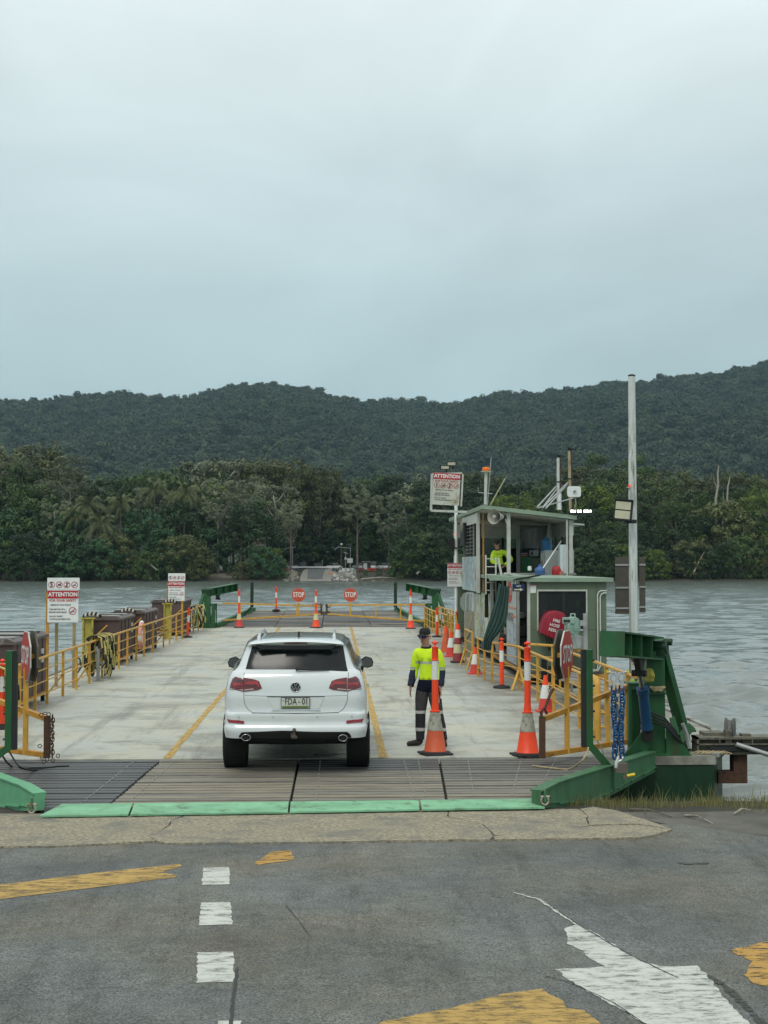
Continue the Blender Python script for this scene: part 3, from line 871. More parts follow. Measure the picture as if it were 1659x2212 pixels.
# --- grass and weeds on the near bank ------------------------------------
gr = MB(); tones = []
def blade(x, y, z, h, w_):
    a = random.uniform(0, 6.28); l = random.uniform(.05, .6) * h; b_ = random.uniform(0, 6.28)
    dx, dy = math.cos(a) * w_, math.sin(a) * w_
    ex, ey = math.cos(b_) * l, math.sin(b_) * l
    gr.add([(x - dx, y - dy, z), (x + dx, y + dy, z), (x + ex * .4 + dx * .7, y + ey * .4 + dy * .7, z + h * .6), (x + ex * .4 - dx * .7, y + ey * .4 - dy * .7, z + h * .6), (x + ex, y + ey, z + h)], [(0, 1, 2, 3), (3, 2, 4)])
    t = random.random(); tones.extend([t] * 5)
for k in range(15000):
    v = random.gauss(17.25, .45)
    u = random.uniform(2.7, 14)
    if v < 16.15 or v > 18.6: continue
    if noise.noise(Vector((u * 1.3, v * 1.8, 2))) < -.12: continue
    if u < 3.4 and v < 16.5: continue
    h = random.uniform(.04, .13) * (2.2 if random.random() < .07 else 1)
    blade(u, v, z_land(u, v) - .01 if v > 16.6 else z_road(v) - .02, h, random.uniform(.002, .005))
GRASS = leafmat('bank_grass', (.07, .085, .025), (.24, .22, .09), .7)
o = gr.build('grass', GRASS); at = o.data.attributes.new('tone', 'FLOAT', 'POINT'); at.data.foreach_set('value', np.array(tones, np.float32)); meta(o, kind='stuff')
# debris on the bank
for j, (x, y, dx, dy, lb) in enumerate([(1480, 1765, 60, 18, 'long pale stick lying on the right bank'), (1585, 1762, 40, -8, 'short pale branch at the right edge of the bank'), (1360, 1752, 90, 16, 'thin dark branch lying across the weeds')]):
    a = GR(x, y, -.17); b = GR(x + dx, y + dy, -.17)
    t = thing('stick', lb, 'stick', a)
    MB().tube([a + Vector((0, 0, .02)), a.lerp(b, .5) + Vector((0, .05, .05)), b + Vector((0, 0, .02))], [.014, .011, .006], 5).build('stick', BARKP if j < 2 else BARK, t)
# ================================================================== FERRY
V0, V1 = 19.86, 60.7
def deck_mat():
    m = bpy.data.materials.new('worn_pale_concrete'); m.use_nodes = True
    n = m.node_tree; L = n.links; b = n.nodes['Principled BSDF']
    t = n.nodes.new('ShaderNodeTexCoord')
    def N(sc, det=5, ro=.65, st=(1, 1, 1), dist=0):
        mm = n.nodes.new('ShaderNodeMapping'); mm.inputs['Scale'].default_value = st
        L.new(t.outputs['Object'], mm.inputs[0])
        q = n.nodes.new('ShaderNodeTexNoise'); q.inputs['Scale'].default_value = sc; q.inputs['Detail'].default_value = det; q.inputs['Roughness'].default_value = ro; q.inputs['Distortion'].default_value = dist
        L.new(mm.outputs[0], q.inputs[0]); return q.outputs['Fac']
    def MR(s, a, c, lo, hi):
        q = n.nodes.new('ShaderNodeMapRange'); q.inputs[1].default_value = a; q.inputs[2].default_value = c; q.inputs[3].default_value = lo; q.inputs[4].default_value = hi
        L.new(s, q.inputs[0]); return q.outputs[0]
    def MIX(f, a, c):
        q = n.nodes.new('ShaderNodeMix'); q.data_type = 'VECTOR'; L.new(f, q.inputs[0])
        if isinstance(a, tuple): q.inputs[4].default_value = a
        else: L.new(a, q.inputs[4])
        if isinstance(c, tuple): q.inputs[5].default_value = c
        else: L.new(c, q.inputs[5])
        return q.outputs[1]
    def MUL(a, c):
        q = n.nodes.new('ShaderNodeMath'); q.operation = 'MULTIPLY'; L.new(a, q.inputs[0]); L.new(c, q.inputs[1]); return q.outputs[0]
    col = MIX(MR(N(.5, 4), .4, .62, 0, 1), (.42, .44, .40), (.47, .455, .36))
    col = MIX(MR(N(1.0, 7, .72, (.7, .9, 1), .4), .49, .60, 0, .8), col, (.26, .255, .215))          # bare patches
    col = MIX(MR(N(1.7, 7, .75, (1.3, .10, 1)), .53, .66, 0, .72), col, (.20, .195, .17))       # tyre wear along the lanes
    sep = n.nodes.new('ShaderNodeSeparateXYZ'); L.new(t.outputs['Object'], sep.inputs[0])
    edge = MR(sep.outputs[0], 2.4, 4.1, 0, 1)
    wob = MR(N(1.0, 6, .7), .36, .58, 0, .9)
    col = MIX(MUL(edge, wob), col, (.15, .145, .12))                                            # wet grime along the right railing
    col = MIX(MR(N(5, 8, .8, (.22, 1.8, 1)), .555, .64, 0, .62), col, (.105, .10, .085))           # transverse scuffs
    col = MIX(MR(N(14, 6, .8, (.3, 1.6, 1)), .585, .68, 0, .6), col, (.085, .085, .07))
    L.new(col, b.inputs['Base Color'])
    b.inputs['Roughness'].default_value = .62; b.inputs['Specular IOR Level'].default_value = .35
    bp = n.nodes.new('ShaderNodeBump'); bp.inputs['Strength'].default_value = .5; bp.inputs['Distance'].default_value = .01
    L.new(N(9, 7, .8, (.25, 1.5, 1)), bp.inputs['Height']); L.new(bp.outputs[0], b.inputs['Normal'])
    return m
ferry = thing('car_ferry', 'flat car ferry with pale worn concrete deck and green hull moored at the road end', 'ferry', (0, 0, 0))
UL, UR = -6.9, 6.15
hull = [(-5.9, V0 + .0), (5.35, V0 + .04), (5.75, 20.9), (UR, 23), (UR, 58), (5.4, V1), (-5.9, V1), (UL, 58.5), (UL, 22.5)]
mb = MB(); mb.prism(hull, -.0, -.12, lambda a, b, d: (a, b, d)); mb.build('deck', deck_mat(), ferry)
hl = [(a * .995, b + (.02 if b < 30 else -.02)) for a, b in hull]
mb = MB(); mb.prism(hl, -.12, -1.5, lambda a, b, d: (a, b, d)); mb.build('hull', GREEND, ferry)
# rim plates: the steel edge of the deck
RIM = mat('worn_deck_edge', (.30, .31, .28), .6, var=.3, grime=(.08, .07, .05), gsc=3, gamt=.5)
mb = MB()
for i in range(len(hull)):
    a, b = hull[i], hull[(i + 1) % len(hull)]
    if i in (0, 5): continue
    mb.bar((a[0], a[1], .01), (b[0], b[1], .01), .10, .05)
mb.build('deck_edge', RIM, ferry)
LANE = wear('worn_lane_paint', (.50, .31, .06), .50, 8, .10, (1.5, .7, 1))
for u in (-2.33, .68):
    for a, b in ((V0 + .02, 33), (33.4, 47), (47.6, V1 - .1)):
        mb = MB()
        n = 30
        for i in range(n + 1):
            v = a + (b - a) * i / n
            mb.v += [(u - .055 + random.uniform(-.008, .008), v, .004), (u + .055 + random.uniform(-.008, .008), v, .004)]
        mb.f = [(2 * i, 2 * i + 1, 2 * i + 3, 2 * i + 2) for i in range(n)]
        mb.build('lane_line', LANE, ferry)
# puddle of scuffed light marks under the car
PUD = mat('wet_patch', (.20, .22, .21), .08, var=.1, bump=0, spec=.6)
for (cx, cy, rx, ry) in ((-.12, 19.98 + .25, .22, .12), (.05, 20.3, .12, .06), (-.2, 20.12, .09, .03)):
    mb = MB(); k = 18
    mb.v = [(cx + math.cos(6.283 * i / k) * rx * random.uniform(.7, 1.15), cy + math.sin(6.283 * i / k) * ry * random.uniform(.7, 1.15), .006) for i in range(k)]
    mb.f = [tuple(range(k))]
    mb.build('puddle', PUD, ferry)

PLK = [mat('weathered_plank_a', (.23, .215, .18), .75, var=.3, sc=3, grime=(.05, .05, .048), gsc=.9, gamt=.5, gsoft=.25, stretch=(.6, 6, 1), bump=.6, fine=30),
       mat('weathered_plank_b', (.27, .24, .185), .75, var=.3, sc=3, grime=(.06, .058, .052), gsc=.9, gamt=.55, gsoft=.25, stretch=(.6, 6, 1), bump=.6, fine=30),
       mat('weathered_plank_c', (.17, .165, .15), .75, var=.3, sc=3, grime=(.04, .04, .04), gsc=.8, gamt=.48, gsoft=.25, stretch=(.6, 6, 1), bump=.6, fine=30),
       mat('dark_wet_plank', (.095, .097, .098), .5, var=.35, sc=3, grime=(.16, .16, .15), gsc=1.2, gamt=.55, gsoft=.2, stretch=(.6, 6, 1), bump=.6, fine=30)]
SEAM = mat('ramp_underframe', (.02, .02, .018), .9)
BOLT = mat('worn_bolt_heads', (.40, .40, .38), .4, .4)
def ramp(near):
    """landing ramp from the deck edge to the lip"""
    if near:
        vb = V0 - .02; L_ = 3.38; h0, h1 = -.012, -.085
        uh = (-5.35, 4.36); ut = (-3.34, 2.30); sg = -1
    else:
        vb = V1 + .02; L_ = 3.6; h0, h1 = -.01, .62
        uh = (-5.0, 3.9); ut = (-3.6, 2.7); sg = 1
    t = bpy.data.objects.new('landing_ramp', None); COL.objects.link(t); t.parent = ferry; WL[t] = Vector((0, 0, 0))
    P = lambda u, s, z=0: Vector((u, vb + sg * L_ * s, h0 + (h1 - h0) * s + z))
    E = lambda s: (uh[0] + (ut[0] - uh[0]) * s, uh[1] + (ut[1] - uh[1]) * s)
    mb = MB(); a, b = E(0), E(1)
    mb.add([P(a[0], 0, -.14), P(a[1], 0, -.14), P(b[1], 1, -.14), P(b[0], 1, -.14), P(a[0], 0, -.07), P(a[1], 0, -.07), P(b[1], 1, -.07), P(b[0], 1, -.07)], [(0, 1, 2, 3), (4, 5, 6, 7), (0, 1, 5, 4), (1, 2, 6, 5), (2, 3, 7, 6), (3, 0, 4, 7)])
    mb.build('underframe', SEAM, t)
    n = 19 if near else 12
    # panel seams given at hinge and lip
    seams = [(-2.40, -2.62), (-.50, -.52), (1.45, 1.30)] if near else [(-2.6, -2.2), (-.55, -.5), (1.6, 1.2)]
    for i in range(n):
        s0, s1 = (i + .13) / n, (i + .87) / n
        sm = (s0 + s1) / 2
        e = E(sm)
        xs = [e[0] + .05] + [a + (b - a) * sm for a, b in seams] + [e[1] - .05]
        for k in range(4):
            a, b = xs[k] + .018, xs[k + 1] - .018
            if near:
                mm = PLK[3] if k == 0 else (PLK[2] if (k == 3 and sm < .45) else (PLK[3] if (k == 2 and sm < .25) else (PLK[1] if random.random() < .45 else PLK[0])))
            else:
                mm = random.choice(PLK[2:4] + PLK[:1])
            dz = random.uniform(-.006, .004)
            q = MB(); q.add([P(a, s0, -.07), P(b, s0, -.07), P(b, s1, -.07), P(a, s1, -.07), P(a, s0, dz), P(b, s0, dz), P(b, s1, dz), P(a, s1, dz)], [(3, 2, 1, 0), (4, 5, 6, 7), (0, 1, 5, 4), (1, 2, 6, 5), (2, 3, 7, 6), (3, 0, 4, 7)])
            q.build('plank', mm, t)
    # bolt rows
    mb = MB()
    for (u0, u1) in ([(-2.2, -2.42), (-2.75, -2.95), (-.2, -.22), (.95, .95), (1.15, 1.08), (1.85, 1.62), (2.6, 2.02), (3.1, 2.25)] if near else [(-1.5, -1.4), (.5, .5)]):
        for k in range(n):
            for _ in (0, .5):
                s = (k + .25 + _) / n
                u = u0 + (u1 - u0) * s
                if E(s)[0] + .1 < u < E(s)[1] - .1 and random.random() < .85:
                    mb.lathe([(.011, 0), (.011, .006), (.004, .008)], 6, P(u, s, .003))
    mb.build('bolt_rows', BOLT, t)['kind'] = 'stuff'
    # side beams
    for side in (0, 1):
        sg2 = -1 if side == 0 else 1
        m = GREENF if side or not near else GREENP
        A0, A1 = P(uh[side] + .06 * sg2, 0), P(ut[side] + .03 * sg2, 1)
        dt, db = (.08, .24) if near else (.16, .16)
        q = MB(); w_ = .06
        ln = (A1 - A0).normalized(); s_ = Vector((-ln.y, ln.x, 0)).normalized() * w_
        prof = []
        for k in range(9):
            s = k / 8
            c = A0.lerp(A1, s)
            top = (.08 + .115 * s - (.04 if s > .98 else 0)) if near else (dt if s < .98 else dt - .06)
            bot = -lerp([0, .62, 1], [.19, .27, .03], s) if near else -(db - (db - .12) * max(0, (s - .45) / .55))
            prof.append((c, top, bot))
        for c, tp, bt in prof:
            q.v += [c - s_ + Vector((0, 0, tp)), c + s_ + Vector((0, 0, tp)), c + s_ + Vector((0, 0, bt)), c - s_ + Vector((0, 0, bt))]
        for k in range(8):
            o = 4 * k
            q.f += [(o, o + 1, o + 5, o + 4), (o + 1, o + 2, o + 6, o + 5), (o + 2, o + 3, o + 7, o + 6), (o + 3, o, o + 4, o + 7)]
        q.f += [(0, 3, 2, 1), (32, 33, 34, 35)]
        q.build('side_beam', m, t)
        q = MB()      # flange strip and a lower rib
        for k in range(8):
            a_, b_ = prof[k], prof[k + 1]
            q.bar(a_[0] + Vector((0, 0, a_[1] + .008)), b_[0] + Vector((0, 0, b_[1] + .008)), .16, .016)
            if near: q.bar(a_[0] + s_ * 1.1 * (-1 if side else 1) * -1 + Vector((0, 0, a_[2] + .07)), b_[0] + s_ * 1.1 * (-1 if side else 1) * -1 + Vector((0, 0, b_[2] + .05)), .03, .02)
        q.build('beam_flange', m, t)
        # upright guide post welded on the beam, with rubber face
        s = .40 if near else .55
        c = P(uh[side] + (ut[side] - uh[side]) * s, s)
        zb = .0
        if near:
            inb = -.24 if side else .38
            p0 = c + Vector((.03 * sg2, -.09, -.2)); p1 = c + Vector((.03 * sg2, -.09, .12)); p2 = c + Vector((inb, -.09, .37)); p3 = c + Vector((inb, -.09, 1.63))
            q = MB(); q.bar(p0, p1, .09, .09, (0, 1, 0)); q.bar(p1 - Vector((0, 0, .03)), p2 + Vector((0, 0, .03)), .09, .088, (0, 1, 0)); q.bar(p2, p3, .088, .09, (0, 1, 0))
            q.build('guide_post', GREEN, t, bevel=.006)
            q = MB(); q.bar(p2 + Vector((-.075 * sg2, 0, .0)), p3 + Vector((-.075 * sg2, 0, 0)), .055, .08, (0, 1, 0)); q.build('rubber_strip', BLACK, t)
            q = MB()
            for k in range(4):
                zc = .5 + k * .33
                q.cyl(c + Vector((inb + .045 * sg2, -.09, zc)), c + Vector((inb + .075 * sg2, -.09, zc)), .015, n=6)
            q.build('bolt', DARK, t)
        else:
            p0 = c + Vector((-.2 * sg2, 0, .1)); p1 = c + Vector((-.55 * sg2, 0, .45)); p3 = c + Vector((-.55 * sg2, 0, 1.55))
            q = MB(); q.bar(p0, p1, .09, .09, (0, 1, 0)); q.bar(p1, p3, .09, .09, (0, 1, 0)); q.build('guide_post', GREEND, t)
            q = MB(); q.bar(p1 + Vector((-.07 * sg2, 0, 0)), p3 + Vector((-.07 * sg2, 0, 0)), .05, .08, (0, 1, 0)); q.build('rubber_strip', BLACK, t)
    if near:
        # hinged lip flaps
        lip = [(-3.12, 16.42, 16.03), (-2.30, 16.44, 16.09), (-.52, 16.49, 16.20), (.98, 16.55, 16.31), (2.33, 16.60, 16.40)]
        for k in range(4):
            a, b = lip[k], lip[k + 1]
            g_ = .012; xa, xb = a[0] + g_, b[0] - g_
            xe = xa - (.18 if k == 0 else 0); xf = xb + (.10 if k == 3 else 0)
            q = MB(); zt, zn = -.035, -.10
            q.add([(xa, a[1], zt), (xb, b[1], zt), (xf, b[2], zn), (xe, a[2], zn), (xa, a[1], zt - .02), (xb, b[1], zt - .02), (xf, b[2], zn - .02), (xe, a[2], zn - .02)], [(0, 1, 2, 3), (7, 6, 5, 4), (0, 1, 5, 4), (1, 2, 6, 5), (2, 3, 7, 6), (3, 0, 4, 7)])
            q.build('lip_flap', GREENL, t)
        # shackles
        for ux, vv_, yy in ((-3.38, 16.12, 0), (2.42, 16.45, 0)):
            q = MB(); c = Vector((ux, vv_, .02))
            q.tube([c + Vector((math.cos(a_) * .042, -.05, math.sin(a_) * .05 - .045)) for a_ in np.linspace(R(50), R(-230), 14)], .011, 8)
            q.cyl(c + Vector((-.05, -.05, .0)), c + Vector((.055, -.05, .0)), .012, n=8)
            q.build('shackle', mat('shackle_steel', (.42, .38, .32), .5, .4, grime=(.22, .1, .05), gsc=20, gamt=.5), t, smooth=40)
            q = MB(); q.box(c + Vector((0, -.035, .01)), (.022, .06, .12)); q.build('lug', GREENF, t)
    return t
ramp(True); ramp(False)

# ------------------------------------------------------------------ lifting gantries
def gantry(loc, sx, sy, lb):
    """sx: direction of the middle of the ferry, sy: direction of the ramp"""
    t = thing('lifting_gantry', lb, 'gantry', loc, 0, 'green ramp lifting gantries')
    def S(x, y, z): return Vector((x * sx, y * sy, z))
    def bx(q, a, b): q.b2(S(*a), S(*b)); return q
    q = MB(); bx(q, (-.0, -.28, 0), (-.26, .0, 1.46)); bx(q, (-.30, -.34, 0), (.05, .06, .03)); bx(q, (-.012 + .012, .0, .86), (-.27, .07, .89))
    q.build('column', GREEN, t, world=False, bevel=.006)
    q = MB(); bx(q, (.26, -.06, 0), (.22, .0, 1.02)); bx(q, (.22, -.30, 0), (.05, -.27, 1.0)); bx(q, (.22, -.02, .93), (.0, .0, 1.0)); bx(q, (.265, -.3, 1.0), (.0, .02, 1.02))
    q.build('side_frame', GREEN, t, world=False)
    q = MB(); q.bar(S(-.20, -.12, 1.62), S(-.62, -.5, .32), .16, .10); q.bar(S(-.62, -.5, .36), S(-.66, -.52, 0), .16, .12); bx(q, (-.8, -.62, .28), (-.5, -.4, .31))
    q.build('rear_brace', GREEN, t, world=False)
    # gussets
    q = MB()
    q.prism([(-.26, 0), (-.62, 0), (-.26, .52)], .0, .03, lambda a, b, d: S(a, .02 + d, b)); q.prism([(-.1, 0), (-.42, 0), (-.1, .62)], .0, .025, lambda a, b, d: S(a, -.2 - d, b))
    q.prism([(.0, 0), (.36, 0), (.0, .45)], .0, .03, lambda a, b, d: S(a, .05 + d, b))
    q.build('gusset', GREEN, t, world=False)
    # beam: rising I section from column head towards the ramp
    A = S(-.12, -.1, 1.50); B = S(.86, 1.9, 1.68)
    d = (B - A); Lb = d.length; d.normalize()
    side = d.cross(Vector((0, 0, 1))).normalized(); up = side.cross(d).normalized()
    rot = Matrix((side, d, up)).transposed()
    q = MB(); m_ = (A + B) / 2
    q.box(m_ + up * .152, (.30, Lb, .022), rot); q.box(m_ - up * .152, (.30, Lb, .022), rot); q.box(m_, (.03, Lb - .02, .284), rot)
    q.build('beam', GREEN, t, world=False)
    q = MB()
    for f in (.28, .55, .8): q.box(A.lerp(B, f), (.27, .02, .28), rot)
    q.box(B + d * .0, (.32, .025, .32), rot)
    q.build('stiffener', GREEN, t, world=False)
    q = MB(); q.cyl(A - side * .2 + up * .02, A + side * .2 + up * .02, .09, n=14); q.box(A - d * .05, (.36, .26, .2), rot); q.cyl(A - side * .24 + up * .1 - d * .1, A + side * .24 + up * .1 - d * .1, .05, n=10)
    q.build('pivot', GREEND, t, world=False, smooth=40)
    # ram: bracket, rod, cylinder
    T = A.lerp(B, .36) - up * .16; Bo = S(.02, .12, .30)
    rc = bpy.data.objects.new('hydraulic_ram', None); COL.objects.link(rc); rc.parent = t
    dd = (Bo - T)
    q = MB(); q.prism([(-.16, 0), (.16, 0), (.05, -.2), (-.05, -.2)], -.04, .04, lambda a, b, k: T + d * a + up * b + side * k); q.cyl(T - up * .2 - side * .1, T - up * .2 + side * .1, .045, n=10); q.build('bracket', DARK, rc, world=False)
    q = MB(); q.cyl(T - up * .2, T + dd * .45, .032, n=14); q.build('rod', mat('chrome_rod', (.5, .5, .5), .2, 1, bump=0), rc, world=False, smooth=40)
    q = MB(); a_, b_ = T + dd * .38, T + dd * .90
    q.tube([a_, a_ + (b_ - a_) * .12, a_ + (b_ - a_) * .13, a_ + (b_ - a_) * .95, b_], [.088, .088, .073, .078, .088], 18)
    q.build('cylinder', mat('blue_ram_paint', (.015, .075, .17), .4, var=.2, grime=(.02, .04, .06)), rc, world=False, smooth=35)
    q = MB(); q.cyl(b_, Bo, .04, n=10); q.box(Bo, (.14, .1, .14)); q.build('foot', DARK, rc, world=False)
    # hoses
    q = MB()
    for k in range(4):
        q.tube([S(-.02 - .02 * k, .1, .62 - .05 * k), S(-.2, .2 + .02 * k, .55 - .04 * k), S(-.38, .12, .36 - .03 * k), S(-.50 - .02 * k, .0, .12), S(-.46, -.05, .02)], .014, 6)
    q.build('hydraulic_hoses', BLACK, t, world=False, smooth=60)
    q = MB(); q.tube([S(-.50, .02, .45), S(-.56, .0, .3), S(-.6, .0, .1)], .03, 6); q.build('hose_couplings', STEEL, t, world=False)
    return t, B, up
g1, BB, UP = gantry((4.40, 19.98, 0), -1, -1, 'large green gantry with a blue hydraulic ram at the near right of the deck')
# make the near one match its taller wider head
g2, _, _ = gantry((4.1, V1 - .35, 0), -1, 1, 'green lifting gantry at the far right end of the deck')
g3, _, _ = gantry((-5.25, V1 - .35, 0), 1, 1, 'green lifting gantry at the far left end of the deck')
# yellow wrapped bundle and rope on the near gantry
t = thing('yellow_rag', 'yellow rag bundle tucked under the near gantry beam', 'rag', (4.40, 19.8, 1.14))
q = MB(); q.lathe([(.02, -.10), (.06, -.08), (.075, 0), (.05, .08), (.02, .10)], 9); q.build('bundle', mat('yellow_rag', (.4, .36, .06), .7, var=.4, sc=20, bump=.6, fine=30), t, world=False)
t = thing('rope_coil', 'frayed pale rope heap on the ledge of the near green gantry', 'rope', (4.53, 19.88, .92))
q = MB()
for k in range(5):
    q.tube([(math.cos(a_) * (.06 + .012 * k), math.sin(a_) * .04, .012 * k + .01 * math.sin(a_ * 3)) for a_ in np.linspace(0, 6, 12)], .009, 5)
ROPE = mat('old_manila_rope', (.42, .34, .2), .9, var=.3, sc=40)
q.build('rope', ROPE, t, world=False)

# blue lifting chain
CB = mat('blue_chain_paint', (.012, .09, .24), .4, .2, var=.25, grime=(.10, .10, .12), gsc=30, gamt=.62)
top = Vector((3.60, 18.06, 1.36)); bot = Vector((3.58, 18.18, .22))
t = thing('lifting_chain', 'double blue link chain hanging from the near green gantry beam to the ramp', 'chain', top)
def link_mesh(rx, rz, r, n=14):
    q = MB(); q.tube([(math.copysign(abs(math.cos(a_)) ** .8, math.cos(a_)) * rx, 0, math.sin(a_) * rz) for a_ in np.linspace(0, 2 * math.pi, n, endpoint=False)], r, 6, closed=True)
    me = bpy.data.meshes.new('link'); me.from_pydata(q.v, [], q.f); me.update(); me.shade_smooth(); return me
lm_ = link_mesh(.036, .062, .0125); lm_.materials.append(CB)
for s in (-1, 1):
    for k in range(12):
        f = (k + .6) / 12.2
        p = Vector((s * (.045 + .012 * math.sin(f * 7)), 0, -.22 - .92 * f)) + Vector((.03 * f + .004 * math.sin(k), .10 * f, 0))
        o = bpy.data.objects.new('link', lm_); COL.objects.link(o); o.parent = t; o.location = p
        o.rotation_euler = (0, R(6 * math.sin(k)), R(38 if k % 2 else -52)); o.scale = (1, 1, .98)
ZINC = mat('bright_zinc', (.6, .61, .6), .35, .6, var=.15)
for s in (-1, 1):
    q = MB(); q.tube([(s * .055 + math.cos(a_) * .035, .02 * s, -.1 + math.sin(a_) * .06) for a_ in np.linspace(0, 2 * math.pi, 14, endpoint=False)], .014, 7, closed=True); q.box((s * .05, -.02, -.19), (.03, .03, .1)); q.cyl((s * .09, 0, -.04), (s * .14, 0, -.04), .018, n=8)
    q.build('shackle', ZINC, t, world=False, smooth=50)
    q = MB(); q.box((s * .13, -.02, -.03), (.03, .03, .035)); q.build('yellow_cap', mat('yellow_plastic', (.7, .55, .03), .4), t, world=False)
q = MB(); q.tube([(0 + .03, .1, -1.12), (.0, .09, -1.2), (-.01, .08, -1.27)], [.02, .03, .022], 8); q.tube([(.09, .1, -1.13), (.06, .09, -1.17), (0, .08, -1.2)], .016, 8); q.build('hook', ZINC, t, world=False, smooth=50)
q = MB(); q.box((.06, .12, -1.27), (.16, .1, .12)); q.cyl((.10, .03, -1.38), (.10, .1, -1.38), .03, n=8); q.build('anchor_lug', mat('rusty_lug', (.16, .14, .11), .6, .4, grime=(.1, .05, .03)), t, world=False)
q = MB(); q.cyl((.12, .02, -1.36), (.22, .02, -1.34), .02, n=8); q.build('pin', MC['yellow_plastic'], t, world=False)

# ------------------------------------------------------------------ swing gates
def octo(r): return [(r * math.cos(R(22.5 + 45 * k)), r * math.sin(R(22.5 + 45 * k))) for k in range(8)]
def stop_sign(parent, c, rz, r, back=False, world=True):
    """octagonal plate centred c (parent space), facing -Y turned by rz"""
    s = bpy.data.objects.new('stop_sign', None); COL.objects.link(s); s.parent = parent; s.location = c; s.rotation_euler = (0, 0, rz)
    fn = lambda a, b, d: (a, d, b)
    q = MB(); q.prism(octo(r), 0, .018, fn); q.build('plate', WHITED, s, world=False)
    q = MB(); q.prism(octo(r * (.962 if back else .985)), -.004, 0, fn); q.build('red_face', REDP if back else mat('sun_faded_red', (.50, .085, .045), .5, var=.15, grime=(.42, .12, .08), gsc=12, gamt=.6), s, world=False)
    q = MB(); add_text(q, 'STOP', r * .95, (0, -.006, 0), .003, .02, .66); q.build('lettering', WHITE, s, world=False)
    if back:
        q = MB(); q.prism(octo(r * 1.02), .09, .115, fn); q.build('back_plate', mat('weathered_aluminium_back', (.12, .11, .085), .6, .3, var=.3, grime=(.06, .05, .035)), s, world=False)
        q = MB(); q.box((-.02, .055, 0), (.5 * r * 2, .07, .06)); q.build('clamp', YEL, s, world=False)
    return s
def swing_gate(pe, ph, ze, zh, lb, endm, signf, srz, r, back, far=False, uprights=(.0,)):
    """pe end, ph hinge (x, y); ze, zh = (bottom, top) heights"""
    t = thing('swing_gate', lb, 'gate', (ph[0], ph[1], 0), 0, 'yellow swing gates with stop signs')
    e = lambda z: Vector((pe[0] - ph[0], pe[1] - ph[1], z)); h = lambda z: Vector((0, 0, z))
    w_ = .07
    q = MB(); q.bar(e(ze[1]), h(zh[1]), w_, w_); q.build('top_rail', YELD if not far else YEL, t, world=False, bevel=.005)
    q = MB(); q.bar(e(ze[0]), h(zh[0]), w_, w_); q.build('bottom_rail', YELD if not far else YEL, t, world=False, bevel=.005)
    q = MB(); q.bar(e(ze[0] - .04), e(ze[1] + .04), .08, .085, (0, 1, 0)); q.build('end_stile', endm, t, world=False, bevel=.005)
    for f in uprights:
        a = e(ze[0]).lerp(h(zh[0]), f); b = e(ze[1]).lerp(h(zh[1]), f)
        q = MB(); q.bar(a + Vector((0, -.002, 0)), b, .055, .055, (0, 1, 0)); q.build('upright', YEL, t, world=False)
    a = e(ze[0]).lerp(h(zh[0]), signf); b = e(ze[1]).lerp(h(zh[1]), signf)
    q = MB(); q.bar(a + Vector((0, -.01, -.035)), b + Vector((0, -.01, (1.28 if not far else 1.15) - b.z)), .065, .066, (0, 1, 0)); q.build('sign_post', YEL, t, world=False, bevel=.005)
    stop_sign(t, Vector((a.x, a.y - .05, 1.45 if not far else 1.36)), srz, r, back)
    return t
gR = swing_gate((2.80, 19.2), (4.27, 20.57), (.12, .60), (.13, .93), 'yellow swing gate at the near right with a steeply turned stop sign', RUST, .27, R(67), .36, True, uprights=(.74, .97))
gL = swing_gate((-3.84, 19.2), (-5.32, 20.57), (.15, .63), (.13, .93), 'yellow swing gate at the near left with a hanging rusty chain', RUST, .24, R(-68), .36, True)
# clasp and chains on the gate ends
q = MB(); q.tube([(2.80, 19.19, .58), (2.78, 19.17, .70), (2.82, 19.15, .76), (2.86, 19.18, .68)], .022, 6); q.tube([(2.83, 19.2, .72), (2.93, 19.28, .95), (2.97, 19.30, 1.0)], .02, 6)
q.build('latch', RUST, gR); gR.children[-1].location = (0, 0, 0)
lk = link_mesh(.022, .036, .008); lk.materials.append(RUST)
WLr = Vector((-5.32, 20.57, 0))
for k in range(13):
    o = bpy.data.objects.new('chain_link', lk); COL.objects.link(o); o.parent = gL
    o.location = Vector((-3.76 + .006 * math.sin(k * 1.3), 19.14, .66 - .042 * k)) - WLr; o.rotation_euler = (0, .1 * math.sin(k), R(0 if k % 2 else 90))
lk2 = link_mesh(.05, .05, .012); lk2.materials.append(RUST)
for (x, z, a) in ((-3.80, .70, 20), (-3.86, .71, 70), (-3.93, .69, 10), (-3.82, .10, 10), (-3.72, .09, 50), (-3.63, .15, 5), (-3.91, .12, 80), (-3.95, .28, 60), (-3.88, .07, 30)):
    o = bpy.data.objects.new('chain_link', lk2); COL.objects.link(o); o.parent = gL; o.location = Vector((x, 19.12, z)) - WLr; o.rotation_euler = (R(a), R(a * 2), R(a)); o.scale = (.45, .45, .5); o.location.x += .25 * (-3.83 + 5.32 - o.location.x)
